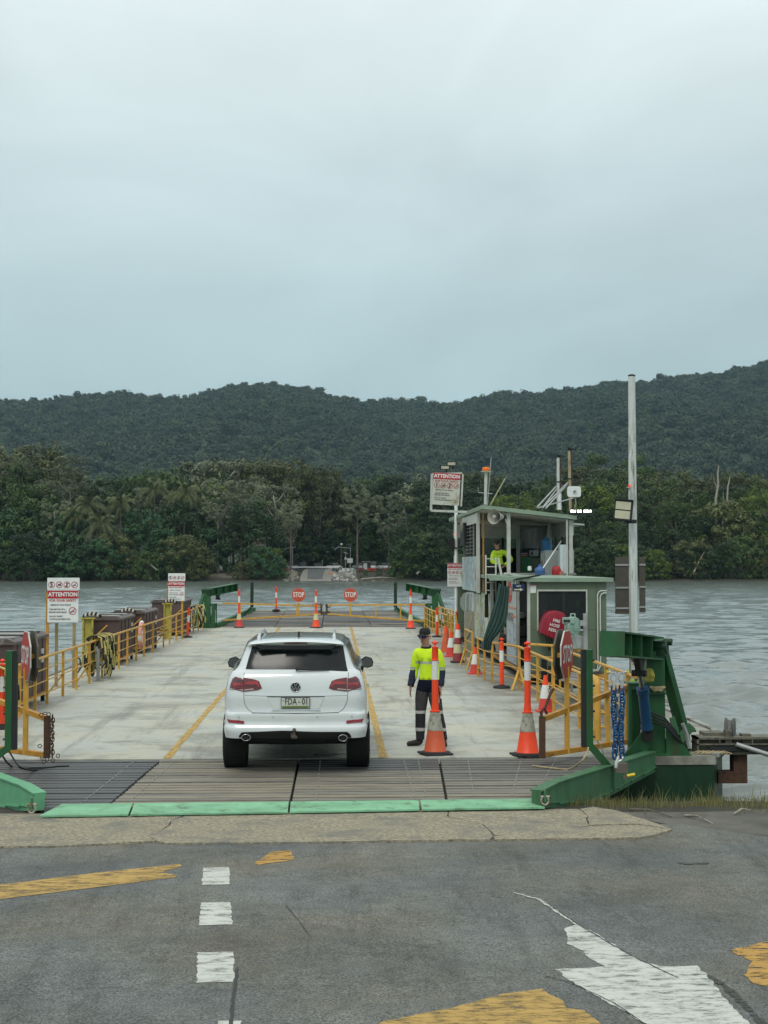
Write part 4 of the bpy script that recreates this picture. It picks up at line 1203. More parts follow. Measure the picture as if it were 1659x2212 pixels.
# far gates
def PXz(x, y, Y): p = PX(x, y, Y); return p
yf = V1 + .15
for (xe, ye, xh, yh0, yh1, lb, sxp, ups) in ((694, 1309, 480, 1303, 1340, 'yellow swing gate with stop sign at the far left of the deck', 645, (.25, .82)), (706, 1307, 919, 1306, 1342, 'yellow swing gate with stop sign at the far right of the deck', 757, (.5, .75))):
    pe = PX(xe, ye, yf + .9); ph = PX(xh, yh0, yf)
    zb_e = PX(xe, 1326, yf + .9).z; zb_h = PX(xh, yh1, yf).z
    sf = abs((PX(sxp, 1300, yf + .6).x - pe.x) / (ph.x - pe.x))
    swing_gate((pe.x, pe.y), (ph.x, ph.y), (zb_e, pe.z), (zb_h, ph.z), lb, RUST, sf, 0, .315, False, True, ups)
t = thing('gate_latch_chain', 'dark latch chain joining the two far gates in the middle', 'chain', PX(700, 1313, yf + .9))
q = MB()
for dx, dz in ((-.18, .1), (-.1, .12), (.12, .1), (.22, .08), (-.14, -.2), (.14, -.2), (.2, -.22), (-.2, -.16), (0, -.24)):
    q.tube([(dx + math.cos(a_) * .06, 0, dz + math.sin(a_) * .06) for a_ in np.linspace(0, 6.283, 9, endpoint=False)], .018, 5, closed=True)
q.bar((-.1, 0, -.2), (-.1, 0, .12), .04); q.bar((.1, 0, -.2), (.1, 0, .12), .04)
q.build('chain', DARK, t, world=False)

# ------------------------------------------------------------------ railings
RAILH = (.92, .69, .46, .22)
def railing(pts, posts, lb, group='yellow deck railings', heights=RAILH, m=YEL, postw=.05, brace=(), grey=()):
    """pts: polyline (x, y); posts: list of (x, y)"""
    o0 = Vector((pts[0][0], pts[0][1], 0))
    t = thing('railing', lb, 'railing', o0, 0, group)
    for i, h in enumerate(heights):
        q = MB(); q.tube([Vector((p[0], p[1], h)) for p in pts], .028 if i == 0 else .013, 8 if i == 0 else 6); q.build('top_rail' if i == 0 else 'rail', m, t, smooth=50)
    for k, p in enumerate(posts):
        q = MB(); q.b2((p[0] - postw / 2, p[1] - postw / 2, 0), (p[0] + postw / 2, p[1] + postw / 2, heights[0]))
        q.build('post', m, t)
    for p, dx, dy in brace:
        q = MB(); q.bar((p[0], p[1], .45), (p[0] + dx, p[1] + dy, .0), .05, .03); q.build('brace', m, t)
    return t
UL_ = -5.55
ps = [(UL_, v) for v in [22.3, 23.8, 25.3, 26.6, 27.7, 29.3, 30.8, 32.4, 34.2, 36.8, 38.3, 40, 41.6, 43.6, 46.3, 48, 50, 52, 54, 56, 58, 59.6]]
railing([(UL_, 22.2), (UL_, 35), (UL_, 48), (UL_, 59.7)], ps, 'long yellow four bar railing along the left side of the deck', brace=[((UL_, 29.3), -.35, -.0), ((UL_, 36.8), -.4, 0), ((UL_, 32.4), -.3, 0), ((UL_, 46.3), -.35, 0)])
railing([(3.42, 34.0), (3.46, 32.9), (3.55, 32.1), (3.95, 30.5), (3.97, 27), (4.0, 22.1), (4.02, 21.9)], [(3.42, 34.0), (3.46, 32.9), (3.55, 32.1), (3.96, 30.5), (3.97, 27.8), (3.97, 25.8), (4.0, 23.2)], 'cranked yellow railing along the near right side of the deck', brace=[((3.96, 30.5), -.2, -.3), ((3.96, 30.5), .1, -.4)])
q = thing('loop_post', 'thick yellow looped post with side bolts at the near end of the right railing', 'post', (4.02, 21.75, 0))
mb = MB(); mb.tube([(0, 0, 0), (0, 0, .84), (.0, .04, .9), (-.02, .14, .93), (-.04, .42, .93)], .055, 12); mb.build('pipe', YEL, q, world=False, smooth=60)
mb = MB()
for z in (.2, .42): mb.cyl((.04, 0, z), (.11, -.02, z), .018, n=6); mb.lathe([(.032, 0), (.032, .012)], 8, (.10, -.02, z - .006))
mb.build('bolt', YEL, q, world=False)
mb = MB(); mb.bar((-.02, 0, .22), (-.16, -.02, .0), .04, .02); mb.build('foot_brace', YEL, q, world=False)
railing([(4.05, 29.6), (4.47, 29.1), (4.46, 26), (4.46, 21.0)], [(4.47, 29.1), (4.46, 27.2), (4.46, 25), (4.46, 23.3), (4.46, 21.6)], 'outer yellow railing in front of the green deck house', heights=(1.02, .78, .5, .25), postw=.06)
railing([(3.50, 36.2), (3.49, 38.0)], [(3.50, 36.2), (3.49, 38.0)], 'short freestanding yellow barrier beside the grey pillar', heights=(.95, .68, .42, .18), brace=[((3.50, 36.2), -.15, -.1), ((3.49, 38.0), -.15, -.1)])
fb = [(3.76, 59.2 - 1.15 * k) for k in range(10)]
railing([(3.74, 59.4), (3.74, 56), (3.85, 52), (4.0, 48.5)], [(3.74 + (.26 * k / 9) ** 1.0, 59.4 - 1.2 * k) for k in range(10)], 'far yellow barrier at the end of the right side, nearest to the deck', heights=(.9, .66, .44, .2))
railing([(4.25, 58.2), (4.3, 55), (4.62, 50)], [(4.25 + .04 * k, 58.2 - .95 * k) for k in range(9)], 'far yellow barrier standing behind the other one at the right', heights=(.95, .70, .46, .2))
railing([(3.78, 47.5), (3.85, 45.2)], [(3.78, 47.5), (3.85, 45.2)], 'small yellow stand with a bracket near the far cones', heights=(1.05, .5))

# rope hanks hung over the railing
RBK = mat('black_rope', (.02, .022, .02), .8, var=.3); RYL = mat('yellow_rope', (.55, .47, .17), .8, var=.3, sc=20)
def rope_hank(c, wd, drop, n, lb, cat='rope'):
    t = thing('rope_hank', lb, cat, c, 0, 'striped mooring ropes')
    y_, b_ = MB(), MB()
    for k in range(n):
        s = -wd / 2 + wd * (k + .5) / n
        dd = drop * random.uniform(.85, 1.05) * (1 - .12 * abs(2 * k / n - 1))
        off = .15 + .09 * random.random()
        pts = []
        for j in range(30):
            a_ = j / 29
            if a_ < .42: p = (-off - .03 * math.sin(a_ * 9), s + .01 * math.sin(a_ * 30 + k), -dd * (1 - a_ / .42))
            elif a_ < .58:
                b = (a_ - .42) / .16 * math.pi; p = (-off * math.cos(b), s, .10 * math.sin(b))
            else: p = (off + .03 * math.sin(a_ * 9), s + .01 * math.sin(a_ * 30 + k), -dd * ((a_ - .58) / .42))
            pts.append(Vector(p))
        # two strand look: alternate short pieces
        for j in range(29):
            tgt = y_ if (k + (j + k * 3) // 5) % 2 else b_
            tgt.tube([pts[j], (pts[j] + pts[j + 1]) / 2 + Vector((random.uniform(-.004, .004), 0, 0)), pts[j + 1]], .021, 5, cap=True)
    y_.build('yellow_strands', RYL, t, world=False)['kind'] = 'stuff'; b_.build('black_strands', RBK, t, world=False)['kind'] = 'stuff'
    return t
rope_hank((UL_, 33.9, .93), 1.5, .88, 26, 'big hank of black and yellow mooring rope hung over the left railing')
rope_hank((UL_, 57.4, .93), 2.2, .75, 16, 'far hank of black and yellow rope at the end of the left railing')
rope_hank((UL_, 23.8, .93), .8, .75, 12, 'hank of dark striped rope at the left edge of the photo')

# ------------------------------------------------------------------ bins
BIN = mat('brown_fibreglass', (.085, .052, .048), .55, var=.2, sc=3, grime=(.13, .11, .10), gsc=3, gamt=.55, gsoft=.3, stretch=(1, 1, .5))
LID = mat('bin_lid_brown', (.11, .085, .08), .5, var=.25, grime=(.3, .29, .27), gsc=6, gamt=.6, stretch=(1, .3, 1))
def storage_bin(u1, v0, L_, lb, red=False, Wd=.95, H=1.0):
    u0 = u1 - Wd
    t = thing('storage_bin', lb, 'storage bin', (u1 - Wd / 2, v0 + L_ / 2, 0), 0, 'brown storage bins along the left side')
    q = MB(); q.b2((u0, v0, .2), (u1, v0 + L_, .2 + H)); q.build('body', BIN, t, bevel=.01)
    q = MB(); q.b2((u0 - .05, v0 - .05, .2 + H), (u1 + .05, v0 + L_ + .05, .2 + H + .05))
    q.prism([(u0 - .03, .25 + H), (u1 + .03, .25 + H), (u1 - .1, .31 + H), (u0 + .1, .31 + H)], v0 - .03, v0 + L_ + .03, lambda a, b, d: (a, d, b)); q.build('lid', LID, t)
    for k in range(4):
        v = v0 + L_ * (k + .5) / 4
        q = MB(); q.b2((u1, v - .015, .22), (u1 + .018, v + .015, .2 + H)); q.build('rib', BIN, t)
        q = MB(); q.b2((u0 + .05, v - .06, .31 + H), (u1 - .05, v + .06, .325 + H)); q.build('lid_strap', BLACK if k % 2 else WHITED, t)
    for a in (u0 + .06, u1 - .04):
        for v in (v0 + .08, v0 + L_ - .08):
            q = MB(); q.b2((a - .035, v - .035, 0), (a + .035, v + .035, .14)); q.build('leg', BLACK, t)
    q = MB(); q.b2((u0 - .01, v0 - .012, .14), (u1 + .02, v0 + .05, .2)); q.b2((u1 - .04, v0 + .05, .14), (u1 + .02, v0 + L_, .2)); q.build('frame', YELD, t)
    for z in (.95, .78):
        q = MB(); q.b2((u1, v0 + L_ - .5, z), (u1 + .021, v0 + L_ - .28, z + .1)); q.build('sticker', WHITED, t)
    return t
storage_bin(-5.72, 25.5, 2.9, 'nearest brown storage bin, behind the left stop sign', Wd=1.25, H=1.06)
storage_bin(-5.73, 38.1, 2.6, 'second brown storage bin, behind the big rope hank')
storage_bin(-5.72, 43.0, 3.0, 'third brown storage bin, beside the hanging lifebuoy')
storage_bin(-5.75, 53.5, 3.6, 'farthest brown storage bin, behind the far attention sign', Wd=1.1, H=1.05)
# davit posts beside the bins
for u, v, H, lb in ((-6.50, 37.75, 1.25, 'yellow channel post with a rope coil on top beside the second bin'), (-6.28, 42.7, 1.2, 'yellow channel post with a rope coil on top beside the third bin'), (-6.0, 51.3, 1.25, 'yellow channel post under the far attention sign')):
    t = thing('mooring_post', lb, 'post', (u, v, 0), 0, 'yellow channel posts on the left side')
    YO = mat('olive_yellow_paint', (.38, .33, .06), .55, var=.25, grime=(.12, .10, .04), gsc=6)
    q = MB(); q.b2((-.14, -.02, 0), (.14, .02, H)); q.b2((-.14, -.1, 0), (-.10, -.02, H)); q.b2((.10, -.1, 0), (.14, -.02, H)); q.b2((-.2, -.12, H), (.2, .1, H + .04)); q.b2((-.26, -.1, .35), (.18, .05, .38)); q.build('channel', YO, t, world=False)
    q = MB(); q.bar((.15, -.05, .75), (.5, -.05, 1.08), .09, .03); q.build('arm', YEL, t, world=False)
    y_, b_ = MB(), MB()
    for k in range(9):
        a_ = k / 8 - .5
        (y_ if k % 2 else b_).tube([(a_ * .42 + .1, .12 * math.cos(x), H + .04 + .07 * max(0, math.sin(x)) + .06 * (1 - 4 * a_ * a_)) for x in np.linspace(0, math.pi, 7)], .025, 5)
    y_.build('rope_light', mat('light_rope', (.5, .48, .4), .8), t, world=False)['kind'] = 'stuff'; b_.build('rope_dark', RBK, t, world=False)['kind'] = 'stuff'
# cleats: grey angle posts near the second sign post
for u, v, lb in ((-5.75, 31.6, 'grey steel stub post with bent handle behind the left railing'), (-5.45, 33.0, 'grey angled stub post next to the big rope hank')):
    t = thing('stub_post', lb, 'post', (u, v, 0), 0, 'grey stub posts by the left railing')
    q = MB(); q.bar((0, 0, 0), (0, 0, .72), .07, .07, (0, 1, 0)); q.bar((0, 0, .45), (.12, .1, .38), .05, .04); q.bar((0, 0, .66), (-.05, 0, .8), .05, .05); q.b2((-.12, -.1, 0), (.12, .1, .015)); q.build('post', GREY, t, world=False)
    q = MB(); q.tube([(.02, 0, .7), (.12, .05, .6), (.16, .02, .42), (.08, 0, .3)], .018, 6); q.build('handle', DARK, t, world=False)
# lifebuoy
t = thing('lifebuoy', 'pale pink and white lifebuoy hanging behind the left railing', 'lifebuoy', (-5.66, 41.9, .62))
q = MB(); q.tube([(0, .36 * math.cos(a_), .36 * math.sin(a_)) for a_ in np.linspace(0, 6.283, 24, endpoint=False)], .06, 10, closed=True); q.build('ring', mat('faded_pink_buoy', (.75, .33, .28), .5), t, world=False, smooth=60)
for k in range(4):
    q = MB(); q.tube([(0, .36 * math.cos(a_), .36 * math.sin(a_)) for a_ in np.linspace(k * 1.571, k * 1.571 + .4, 5)], .065, 10); q.build('band', WHITE, t, world=False, smooth=60)
q = MB(); q.tube([(.08, -.1, .2), (.1, -.12, -.2), (.08, -.1, -.45), (.09, -.2, -.45), (.1, -.22, .25)], .03, 6); q.build('line', WHITE, t, world=False)

# ------------------------------------------------------------------ cones and bollards
def cone_only(base_m, top_m, sl, h=.68, lb='', black=False, loc=None, rz=0, num=False):
    t = thing('traffic_cone', lb, 'traffic cone', loc, rz, 'traffic cones on the deck')
    q = MB(); s = h / .68
    q.lathe([(.19 * s, .0), (.19 * s, .025), (.15 * s, .035)], 4 * 6); q.b2((-.18 * s, -.18 * s, 0), (.18 * s, .18 * s, .025)); q.build('base', BLACK if black else base_m, t, world=False)
    def cn(z0, z1, nm, m, e=0):
        r = lambda z: (.145 - .115 * z / .68) * s + e
        q = MB(); q.lathe([(r(z0), z0 * s), (r(z1), z1 * s)], 24); q.build(nm, m, t, world=False, smooth=40)
    cn(.03, .27, 'lower_cone', base_m); cn(.25, .50, 'sleeve', sl, .003); cn(.48, .68, 'top_cone', top_m)
    if num:
        q = MB(); add_text(q, num, .15, (0, 0, 0), .002, .01, .6, Matrix.Rotation(R(35), 3, 'Z')); 
        q.v = [(p[0] + .065, p[1] - .075, p[2] + .375) for p in q.v]; q.build('number', INK, t, world=False)
    return t
cone_only(REDC, ORANGE, CONEW, .66, 'red and white cone between the small barrier and the green cloth', loc=(GR(1026.6, 1456).x, GR(1026.6, 1456).y, 0), num='II')
p = GR(1178.4, 1537); cone_only(REDC, ORANGE, CONEW, .66, 'red and white cone under the near right railing', loc=(p.x, p.y, 0), num='O')
p = GR(974.5, 1418.5); cone_only(REDC, ORANGE, CONEW, .74, 'red and white cone next to the faded orange one', loc=(p.x, p.y, 0), num='O')
p = GR(963.5, 1409); cone_only(ORC, ORANGE, ORC, .80, 'faded all-orange cone with a broad body at the far end of the row', loc=(p.x, p.y, 0))
def bollard_top(t, z0, L_, m=ORANGE, sl=CONEW, slz=(.50, .74)):
    r = .043
    q = MB(); q.lathe([(r + .004, z0), (r + .003, z0 + L_ * slz[0])], 20); q.build('lower_tube', m, t, world=False, smooth=40)
    q = MB(); q.lathe([(r + .0035, z0 + L_ * slz[0]), (r + .003, z0 + L_ * slz[1])], 20); q.build('reflective_band', sl, t, world=False, smooth=40)
    z = z0 + L_ * slz[1]
    q = MB(); q.lathe([(r + .002, z), (r + .010, z + .004), (r + .010, z + .02), (r + .004, z + .025), (r + .003, z0 + L_ * .93), (r + .006, z0 + L_ * .935), (r + .004, z0 + L_ * .95), (.016, z0 + L_ * .955)], 20); q.build('upper_tube', m, t, world=False, smooth=40)
    z = z0 + L_ * .95
    q = MB(); q.lathe([(.014, z), (.012, z + .035), (.028, z + .04), (.036, z + .055), (.026, z + .07), (.01, z + .085)], 12); q.box((0, 0, z + .055), (.09, .03, .026)); q.build('handle', m, t, world=False, smooth=60)
def cone_bollard(loc, lb, H=1.57, m=ORANGE, lower=ORC, sl=CONEG, first=None):
    t = thing('cone_bollard', lb, 'bollard', loc, random.uniform(0, 1), 'tall bollards standing on cones')
    s = H / 1.57
    q = MB(); q.b2((-.20, -.20, 0), (.20, .20, .028)); q.lathe([(.225, .004), (.215, .036), (.17, .05)], 28); q.build('rubber_base', BLACK, t, world=False)
    r = lambda z: .158 - (z - .04) * .163
    q = MB(); q.lathe([(r(.03) + .02, .035), (r(.05), .06), (r(.34), .34)], 28); q.build('lower_cone', lower, t, world=False, smooth=40)
    q = MB(); q.lathe([(r(.34) + .003, .34), (r(.60) + .003, .60)], 28); q.build('sleeve', sl, t, world=False, smooth=40)
    q = MB(); q.lathe([(.075, .60), (.078, .615), (.055, .62), (.05, .70)], 24); q.build('collar', m, t, world=False, smooth=40)
    bollard_top(t, .62, .95 * s * 1.0, m, slz=(.46, .74))
    return t
p = GR(940, 1629); cb1 = cone_bollard((p.x, p.y, 0), 'red bollard on a brown-orange cone in front of the standing worker')
p = GR(1140, 1632); cb2 = cone_bollard((p.x, p.y, 0), 'red bollard on a bright orange cone at the end of the near right gate', lower=ORANGE)
for (x, y, lb, lw, sl) in ((518.3, 1354.6, 'red bollard on a cone at the far left of the deck end', REDC, CREAM), (682.3, 1356.2, 'red bollard on a cone in the middle of the far deck end', ORANGE, CREAM), (887, 1358, 'red bollard on a cone at the far right of the deck end', ORANGE, CREAM)):
    p = GR(x, y); cone_bollard((p.x, min(p.y, V1 - .3), 0), lb, 1.6, lower=lw, sl=sl)
def base_bollard(loc, lb, H=1.07, tilt=0):
    t = thing('bollard', lb, 'bollard', loc, 0, 'red bollards on round rubber bases')
    t.rotation_euler = (0, tilt, 0)
    q = MB(); q.lathe([(.185, 0), (.19, .02), (.175, .05), (.08, .065), (.055, .08)], 26); q.build('rubber_base', BLACK, t, world=False, smooth=40)
    bollard_top(t, .05, H - .06, slz=(.52, .76)); return t
p = GR(1083.7, 1486.5); base_bollard((p.x, p.y, 0), 'red and white bollard on a black base by the green deck house doorway')
p = GR(944, 1376.5); base_bollard((p.x, p.y, 0), 'red and white bollard on a black base behind the worker')
p = GR(405, 1377.2); base_bollard((p.x, p.y, 0), 'red and white bollard leaning on the left side below the far sign', tilt=R(2.5))
p = PX(596.6, 1315.4, 64.0); base_bollard((p.x, 64.0, .6), 'red and white bollard standing on the raised far ramp')
p = GR(4, 1574); base_bollard((p.x, p.y, 0), 'red and white bollard cut by the left edge of the photo', 1.12)
p = GR(970, 1391); base_bollard((p.x + .25, p.y, 0), 'small red bollard half hidden behind the far yellow barrier')
# faded four-part cone stack
p = GR(989.4, 1431); t = thing('cone_bollard', 'faded maroon and cream cone stack beside the grey pillar', 'bollard', (p.x, p.y, 0), 0, 'tall bollards standing on cones')
q = MB(); q.b2((-.2, -.2, 0), (.2, .2, .035)); q.build('rubber_base', BLACK, t, world=False)
for a, b, m, nm in ((.03, .26, MAROON, 'lower_cone'), (.26, .50, CREAM, 'sleeve'), (.50, .68, MAROON, 'middle_cone'), (.68, .90, CONEW, 'upper_sleeve'), (.90, 1.06, ORANGE, 'top_cone')):
    r = lambda z: .155 - .098 * z
    q = MB(); q.lathe([(r(a), a), (r(b), b)], 22); q.build(nm, m, t, world=False, smooth=40)
q = MB(); q.tube([(0, 0, 1.03), (.04, -.02, .8), (.1, -.04, .62), (.22, -.02, .6), (.32, 0, .75), (.36, .1, .9)], .018, 7); q.build('drooping_hose', DARK, t, world=False, smooth=60)
# worn hoses lying on the ramp
def hose(nm, lb, pts, r, m):
    t = thing(nm, lb, 'cable', pts[0]); P = []
    pts = [Vector(p) for p in pts]
    for i in range(len(pts) - 1):
        p0, p1, p2, p3 = pts[max(i - 1, 0)], pts[i], pts[i + 1], pts[min(i + 2, len(pts) - 1)]
        for k in range(6):
            s = k / 6
            P.append(.5 * ((2 * p1) + (-p0 + p2) * s + (2 * p0 - 5 * p1 + 4 * p2 - p3) * s * s + (-p0 + 3 * p1 - 3 * p2 + p3) * s ** 3))
    P.append(pts[-1]); MB().tube(P, r, 6).build('line', m, t, smooth=60); return t
hose('cable', 'black cable hanging from the near left post onto the dark planks', [PX(17, 1618, 18.6), PX(30, 1640, 18.4), PX(45, 1658, 18.2), GR(75, 1664, -.02), GR(110, 1657, -.02), GR(150, 1655, -.02)], .012, BLACK)
hose('cable', 'second black cable looping low on the near left ramp planks', [PX(2, 1622, 18.6), PX(10, 1640, 18.4), GR(25, 1655, -.02), GR(50, 1660, -.02), GR(80, 1659, -.02), GR(120, 1657, -.02)], .012, BLACK)
hose('cable', 'frayed grey rope hanging from the near right post onto the planks', [PX(1271, 1615, 18.3), PX(1266, 1630, 18.2), PX(1252, 1648, 18.2), GR(1230, 1661, -.02), GR(1200, 1660, -.02), GR(1150, 1654, -.02)], .011, ROPE)
hose('cable', 'grey cable drooping from the gate hinge behind the kinked post', [PX(1290, 1600, 18.6), PX(1300, 1618, 18.6), PX(1305, 1640, 18.6), PX(1296, 1662, 18.5)], .009, GREY)
# ================================================================== DECK HOUSE (lower) AND WHEELHOUSE (upper)
HGR = mat('deckhouse_green', (.125, .17, .11), .5, var=.14, grime=(.09, .10, .07), gsc=2.5, gamt=.56, gsoft=.25)
TRIM = mat('pale_green_trim', (.24, .32, .24), .5, var=.12, grime=(.16, .18, .13))
CRM = mat('cream_paint', (.50, .52, .47), .55, var=.14, grime=(.2, .18, .12), gsc=4, gamt=.55, gsoft=.3)
SOF = mat('soffit_paint', (.42, .41, .36), .6, var=.12, grime=(.2, .17, .12), gsc=3)
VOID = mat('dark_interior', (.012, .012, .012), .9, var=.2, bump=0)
GLS = glassm('tinted_window_glass', (.03, .04, .04), .05, .55)
def mural(name, seed, cols):
    m = bpy.data.materials.new(name); m.use_nodes = True
    n = m.node_tree; L = n.links; b = n.nodes['Principled BSDF']; t = n.nodes.new('ShaderNodeTexCoord')
    mm = n.nodes.new('ShaderNodeMapping'); mm.inputs['Location'].default_value = (seed, seed * 2, seed); mm.inputs['Scale'].default_value = (1, .8, 1.1); L.new(t.outputs['Object'], mm.inputs[0])
    q = n.nodes.new('ShaderNodeTexNoise'); q.inputs['Scale'].default_value = 1.9; q.inputs['Detail'].default_value = 3; q.inputs['Distortion'].default_value = 1.2; L.new(mm.outputs[0], q.inputs[0])
    r = n.nodes.new('ShaderNodeValToRGB'); e = r.color_ramp.elements; e[0].position = .36; e[0].color = (*cols[0], 1); e[1].position = .64; e[1].color = (*cols[-1], 1)
    for i, c in enumerate(cols[1:-1]): x = e.new(.36 + .28 * (i + 1) / (len(cols) - 1)); x.color = (*c, 1)
    L.new(q.outputs['Fac'], r.inputs[0]); L.new(r.outputs[0], b.inputs['Base Color']); b.inputs['Roughness'].default_value = .5
    return m
MUR1 = mural('mural_pastel', 3.1, [(.55, .57, .55), (.30, .48, .58), (.58, .60, .55), (.38, .42, .08), (.55, .56, .50), (.28, .14, .14), (.15, .36, .14), (.50, .58, .62)])
MUR2 = mural('mural_blue', 7.7, [(.50, .55, .55), (.25, .50, .62), (.50, .60, .62), (.30, .26, .10), (.40, .55, .60), (.22, .10, .12), (.25, .52, .68)])
hs = thing('deck_house', 'low green deck house with a framed window and open dark doorway', 'deck house', (4.3, 31.6, 0))
X0, X1, Y0, Y1, ZB, ZT = 4.3, 6.06, 31.6, 50.0, .30, 2.30
wl = lambda v, u: None
def Q(name, m, *bs, parent=hs, bevel=0):
    q = MB()
    for a, b in bs: q.b2(a, b)
    return q.build(name, m, parent, bevel=bevel)
wx0, wx1, wz0, wz1 = 4.53, 5.60, 1.24, 2.09
Q('front_wall', HGR, ((X0, Y0, ZB), (wx0, Y0 + .06, ZT)), ((wx1, Y0, ZB), (X1, Y0 + .06, ZT)), ((wx0, Y0, ZB), (wx1, Y0 + .06, wz0)), ((wx0, Y0, wz1), (wx1, Y0 + .06, ZT)))
Q('panel_joint', mat('joint_dark_green', (.05, .065, .045), .7), ((X0 + .02, Y0 - .004, 1.225), (wx0 - .03, Y0, 1.232)), ((wx1 + .03, Y0 - .004, 1.225), (X1, Y0, 1.232)), ((5.83, Y0 - .004, ZB), (5.836, Y0, ZT)))  # dark green lines along the panel joints
w_ = bpy.data.objects.new('window', None); COL.objects.link(w_); w_.parent = hs; WL[w_] = WL[hs]
Q('window_frame', CRM, ((wx0 - .03, Y0 - .03, wz1), (wx1 + .03, Y0 + .02, wz1 + .035)), ((wx0 - .03, Y0 - .03, wz0 - .035), (wx1 + .03, Y0 + .02, wz0)), ((wx0 - .03, Y0 - .03, wz0), (wx0, Y0 + .02, wz1)), ((wx1, Y0 - .03, wz0), (wx1 + .03, Y0 + .02, wz1)), parent=w_)
Q('mullion', BLACK, ((5.07, Y0 - .01, wz0), (5.13, Y0 + .03, wz1)), ((wx0, Y0 - .008, wz1 - .03), (wx1, Y0 + .03, wz1)), parent=w_)
Q('pane', GLS, ((wx0, Y0 + .01, wz0), (5.07, Y0 + .014, wz1 - .03)), parent=w_)
Q('pane', GLS, ((5.13, Y0 + .01, wz0), (wx1, Y0 + .014, wz1 - .03)), parent=w_)
# inside of the store room seen through the window
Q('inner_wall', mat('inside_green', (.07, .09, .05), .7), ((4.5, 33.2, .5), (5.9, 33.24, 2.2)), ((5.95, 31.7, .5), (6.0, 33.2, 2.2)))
Q('side_wall', HGR, ((X1 - .06, Y0 + .06, ZB), (X1, Y1, ZT)), ((X0, Y1 - .06, ZB), (X1 - .06, Y1, ZT)), ((X0 + .7, 39.2, ZB), (X1 - .06, 39.26, ZT)))
Q('floor', mat('deckhouse_floor', (.10, .10, .09), .8), ((X0, Y0, ZB - .06), (X1, Y1, ZB)))
Q('base_frame', YELD, ((X0 - .02, Y0 + .1, .18), (X0 + .06, 39, .26)), ((X0, Y0 - .02, .16), (X1, Y0 + .06, .24)))
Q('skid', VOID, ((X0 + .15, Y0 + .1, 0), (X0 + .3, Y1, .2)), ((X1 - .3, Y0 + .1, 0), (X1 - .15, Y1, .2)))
Q('roof', TRIM, ((X0 - .06, Y0 - .12, ZT), (X1 + .14, Y1, ZT + .09)))
Q('awning', TRIM, ((3.42, 31.44, 2.33), (X0 - .06, 31.5, 2.42)), ((3.42, 31.5, 2.385), (X0 - .06, 32.6, 2.40)))
q = MB(); q.bar((X0 + .25, Y0 - .1, 2.44), (3.95, 31.4, 2.34), .025, .025); q.bar((X0 + .3, Y0 - .1, 2.46), (4.0, 31.4, 2.36), .025, .025); q.build('awning_stay', DARK, hs)
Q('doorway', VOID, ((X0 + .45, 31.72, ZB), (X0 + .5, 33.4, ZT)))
Q('door_jamb', CRM, ((X0 - .01, Y0 - .012, ZB), (X0 + .05, Y0 + .08, ZT)), ((X0, 33.36, ZB), (X0 + .04, 33.44, ZT)))
Q('door_edge', BLACK, ((X0, 33.44, ZB), (X0 + .05, 33.6, ZT)), ((X0 + .2, 32.3, ZB), (X0 + .24, 32.36, ZT)))
Q('poster_panel', mat('pale_poster', (.42, .45, .44), .5, var=.1, grime=(.3, .2, .16), gsc=5), ((X0, 33.62, ZB), (X0 + .03, 35.5, ZT)))
Q('poster_picture', mural('poster_blue', 1.2, [(.38, .46, .50), (.30, .40, .46), (.46, .52, .54), (.2, .2, .2), (.42, .48, .5)]), ((X0 - .006, 33.75, .34), (X0 - .001, 35.42, 1.28)))
Q('poster_band', mat('poster_orange', (.6, .18, .05), .5), ((X0 - .01, 33.65, 1.62), (X0 - .002, 35.45, 1.65)), ((X0 - .01, 33.65, 1.42), (X0 - .002, 34.6, 1.46)))
Q('poster_window', mat('poster_grey', (.13, .15, .15), .4), ((X0 - .006, 34.2, 1.30), (X0 - .001, 35.4, 1.50)))
q = MB(); q.prism([(.22 * math.cos(a), .26 * math.sin(a)) for a in np.linspace(0, 6.283, 20, endpoint=False)], X0 - .012, X0 - .003, lambda a, b, d: (d, 34.9 + a * 2.2, 2.0 + b)); q.build('red_disc', REDP, hs)
q = MB(); add_text(q, 'T2', .2, (0, 0, 0), .016, .01, 1.6, Matrix.Rotation(R(-90), 3, 'Z')); q.v = [(p[0] + X0, p[1] + 34.6, p[2] + 2.02) for p in q.v]; q.build('lettering', WHITE, hs)
# open store bay with shelves
Q('shelf', DARK, ((X0 + .1, 35.6, .85), (X0 + .7, 39.1, .88)), ((X0 + .1, 35.6, 1.3), (X0 + .7, 39.1, 1.33)))
Q('shelf_box', GREY, ((X0 + .1, 35.9, .88), (X0 + .5, 36.3, 1.1)), ((X0 + .1, 36.6, .88), (X0 + .5, 37.0, 1.05)))
Q('shelf_tub', WHITED, ((X0 + .08, 36.0, 1.33), (X0 + .5, 36.5, 1.45)), ((X0 + .1, 35.7, .45), (X0 + .5, 36.3, .6)))
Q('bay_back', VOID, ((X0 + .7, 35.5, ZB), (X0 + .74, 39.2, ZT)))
Q('corner_post', GREY, ((X0, 35.5, ZB), (X0 + .06, 35.58, ZT)), ((X0, 39.2, ZB), (X0 + .08, 39.34, ZT)), ((X0, 41.6, ZB), (X0 + .06, 41.7, ZT)), ((X0 + .0, 44.5, ZB), (X0 + .06, 44.6, ZT)))
Q('mural_panel', MUR1, ((X0 - .02, 39.4, .45), (X0 + .02, 41.55, 1.86)))
Q('mural_panel', MUR1, ((X0 - .02, 41.75, .45), (X0 + .02, 44.5, 1.80)))
q = MB()
for k in range(7): q.tube([(X0 - .03, 36.6 + .12 * k, 1.0), (X0 - .08, 36.7 + .14 * k, .7), (X0 - .04, 36.7 + .1 * k, .4)], .025, 5)
q.build('hanging_hoses', mat('beige_hose', (.26, .24, .18), .7), hs)
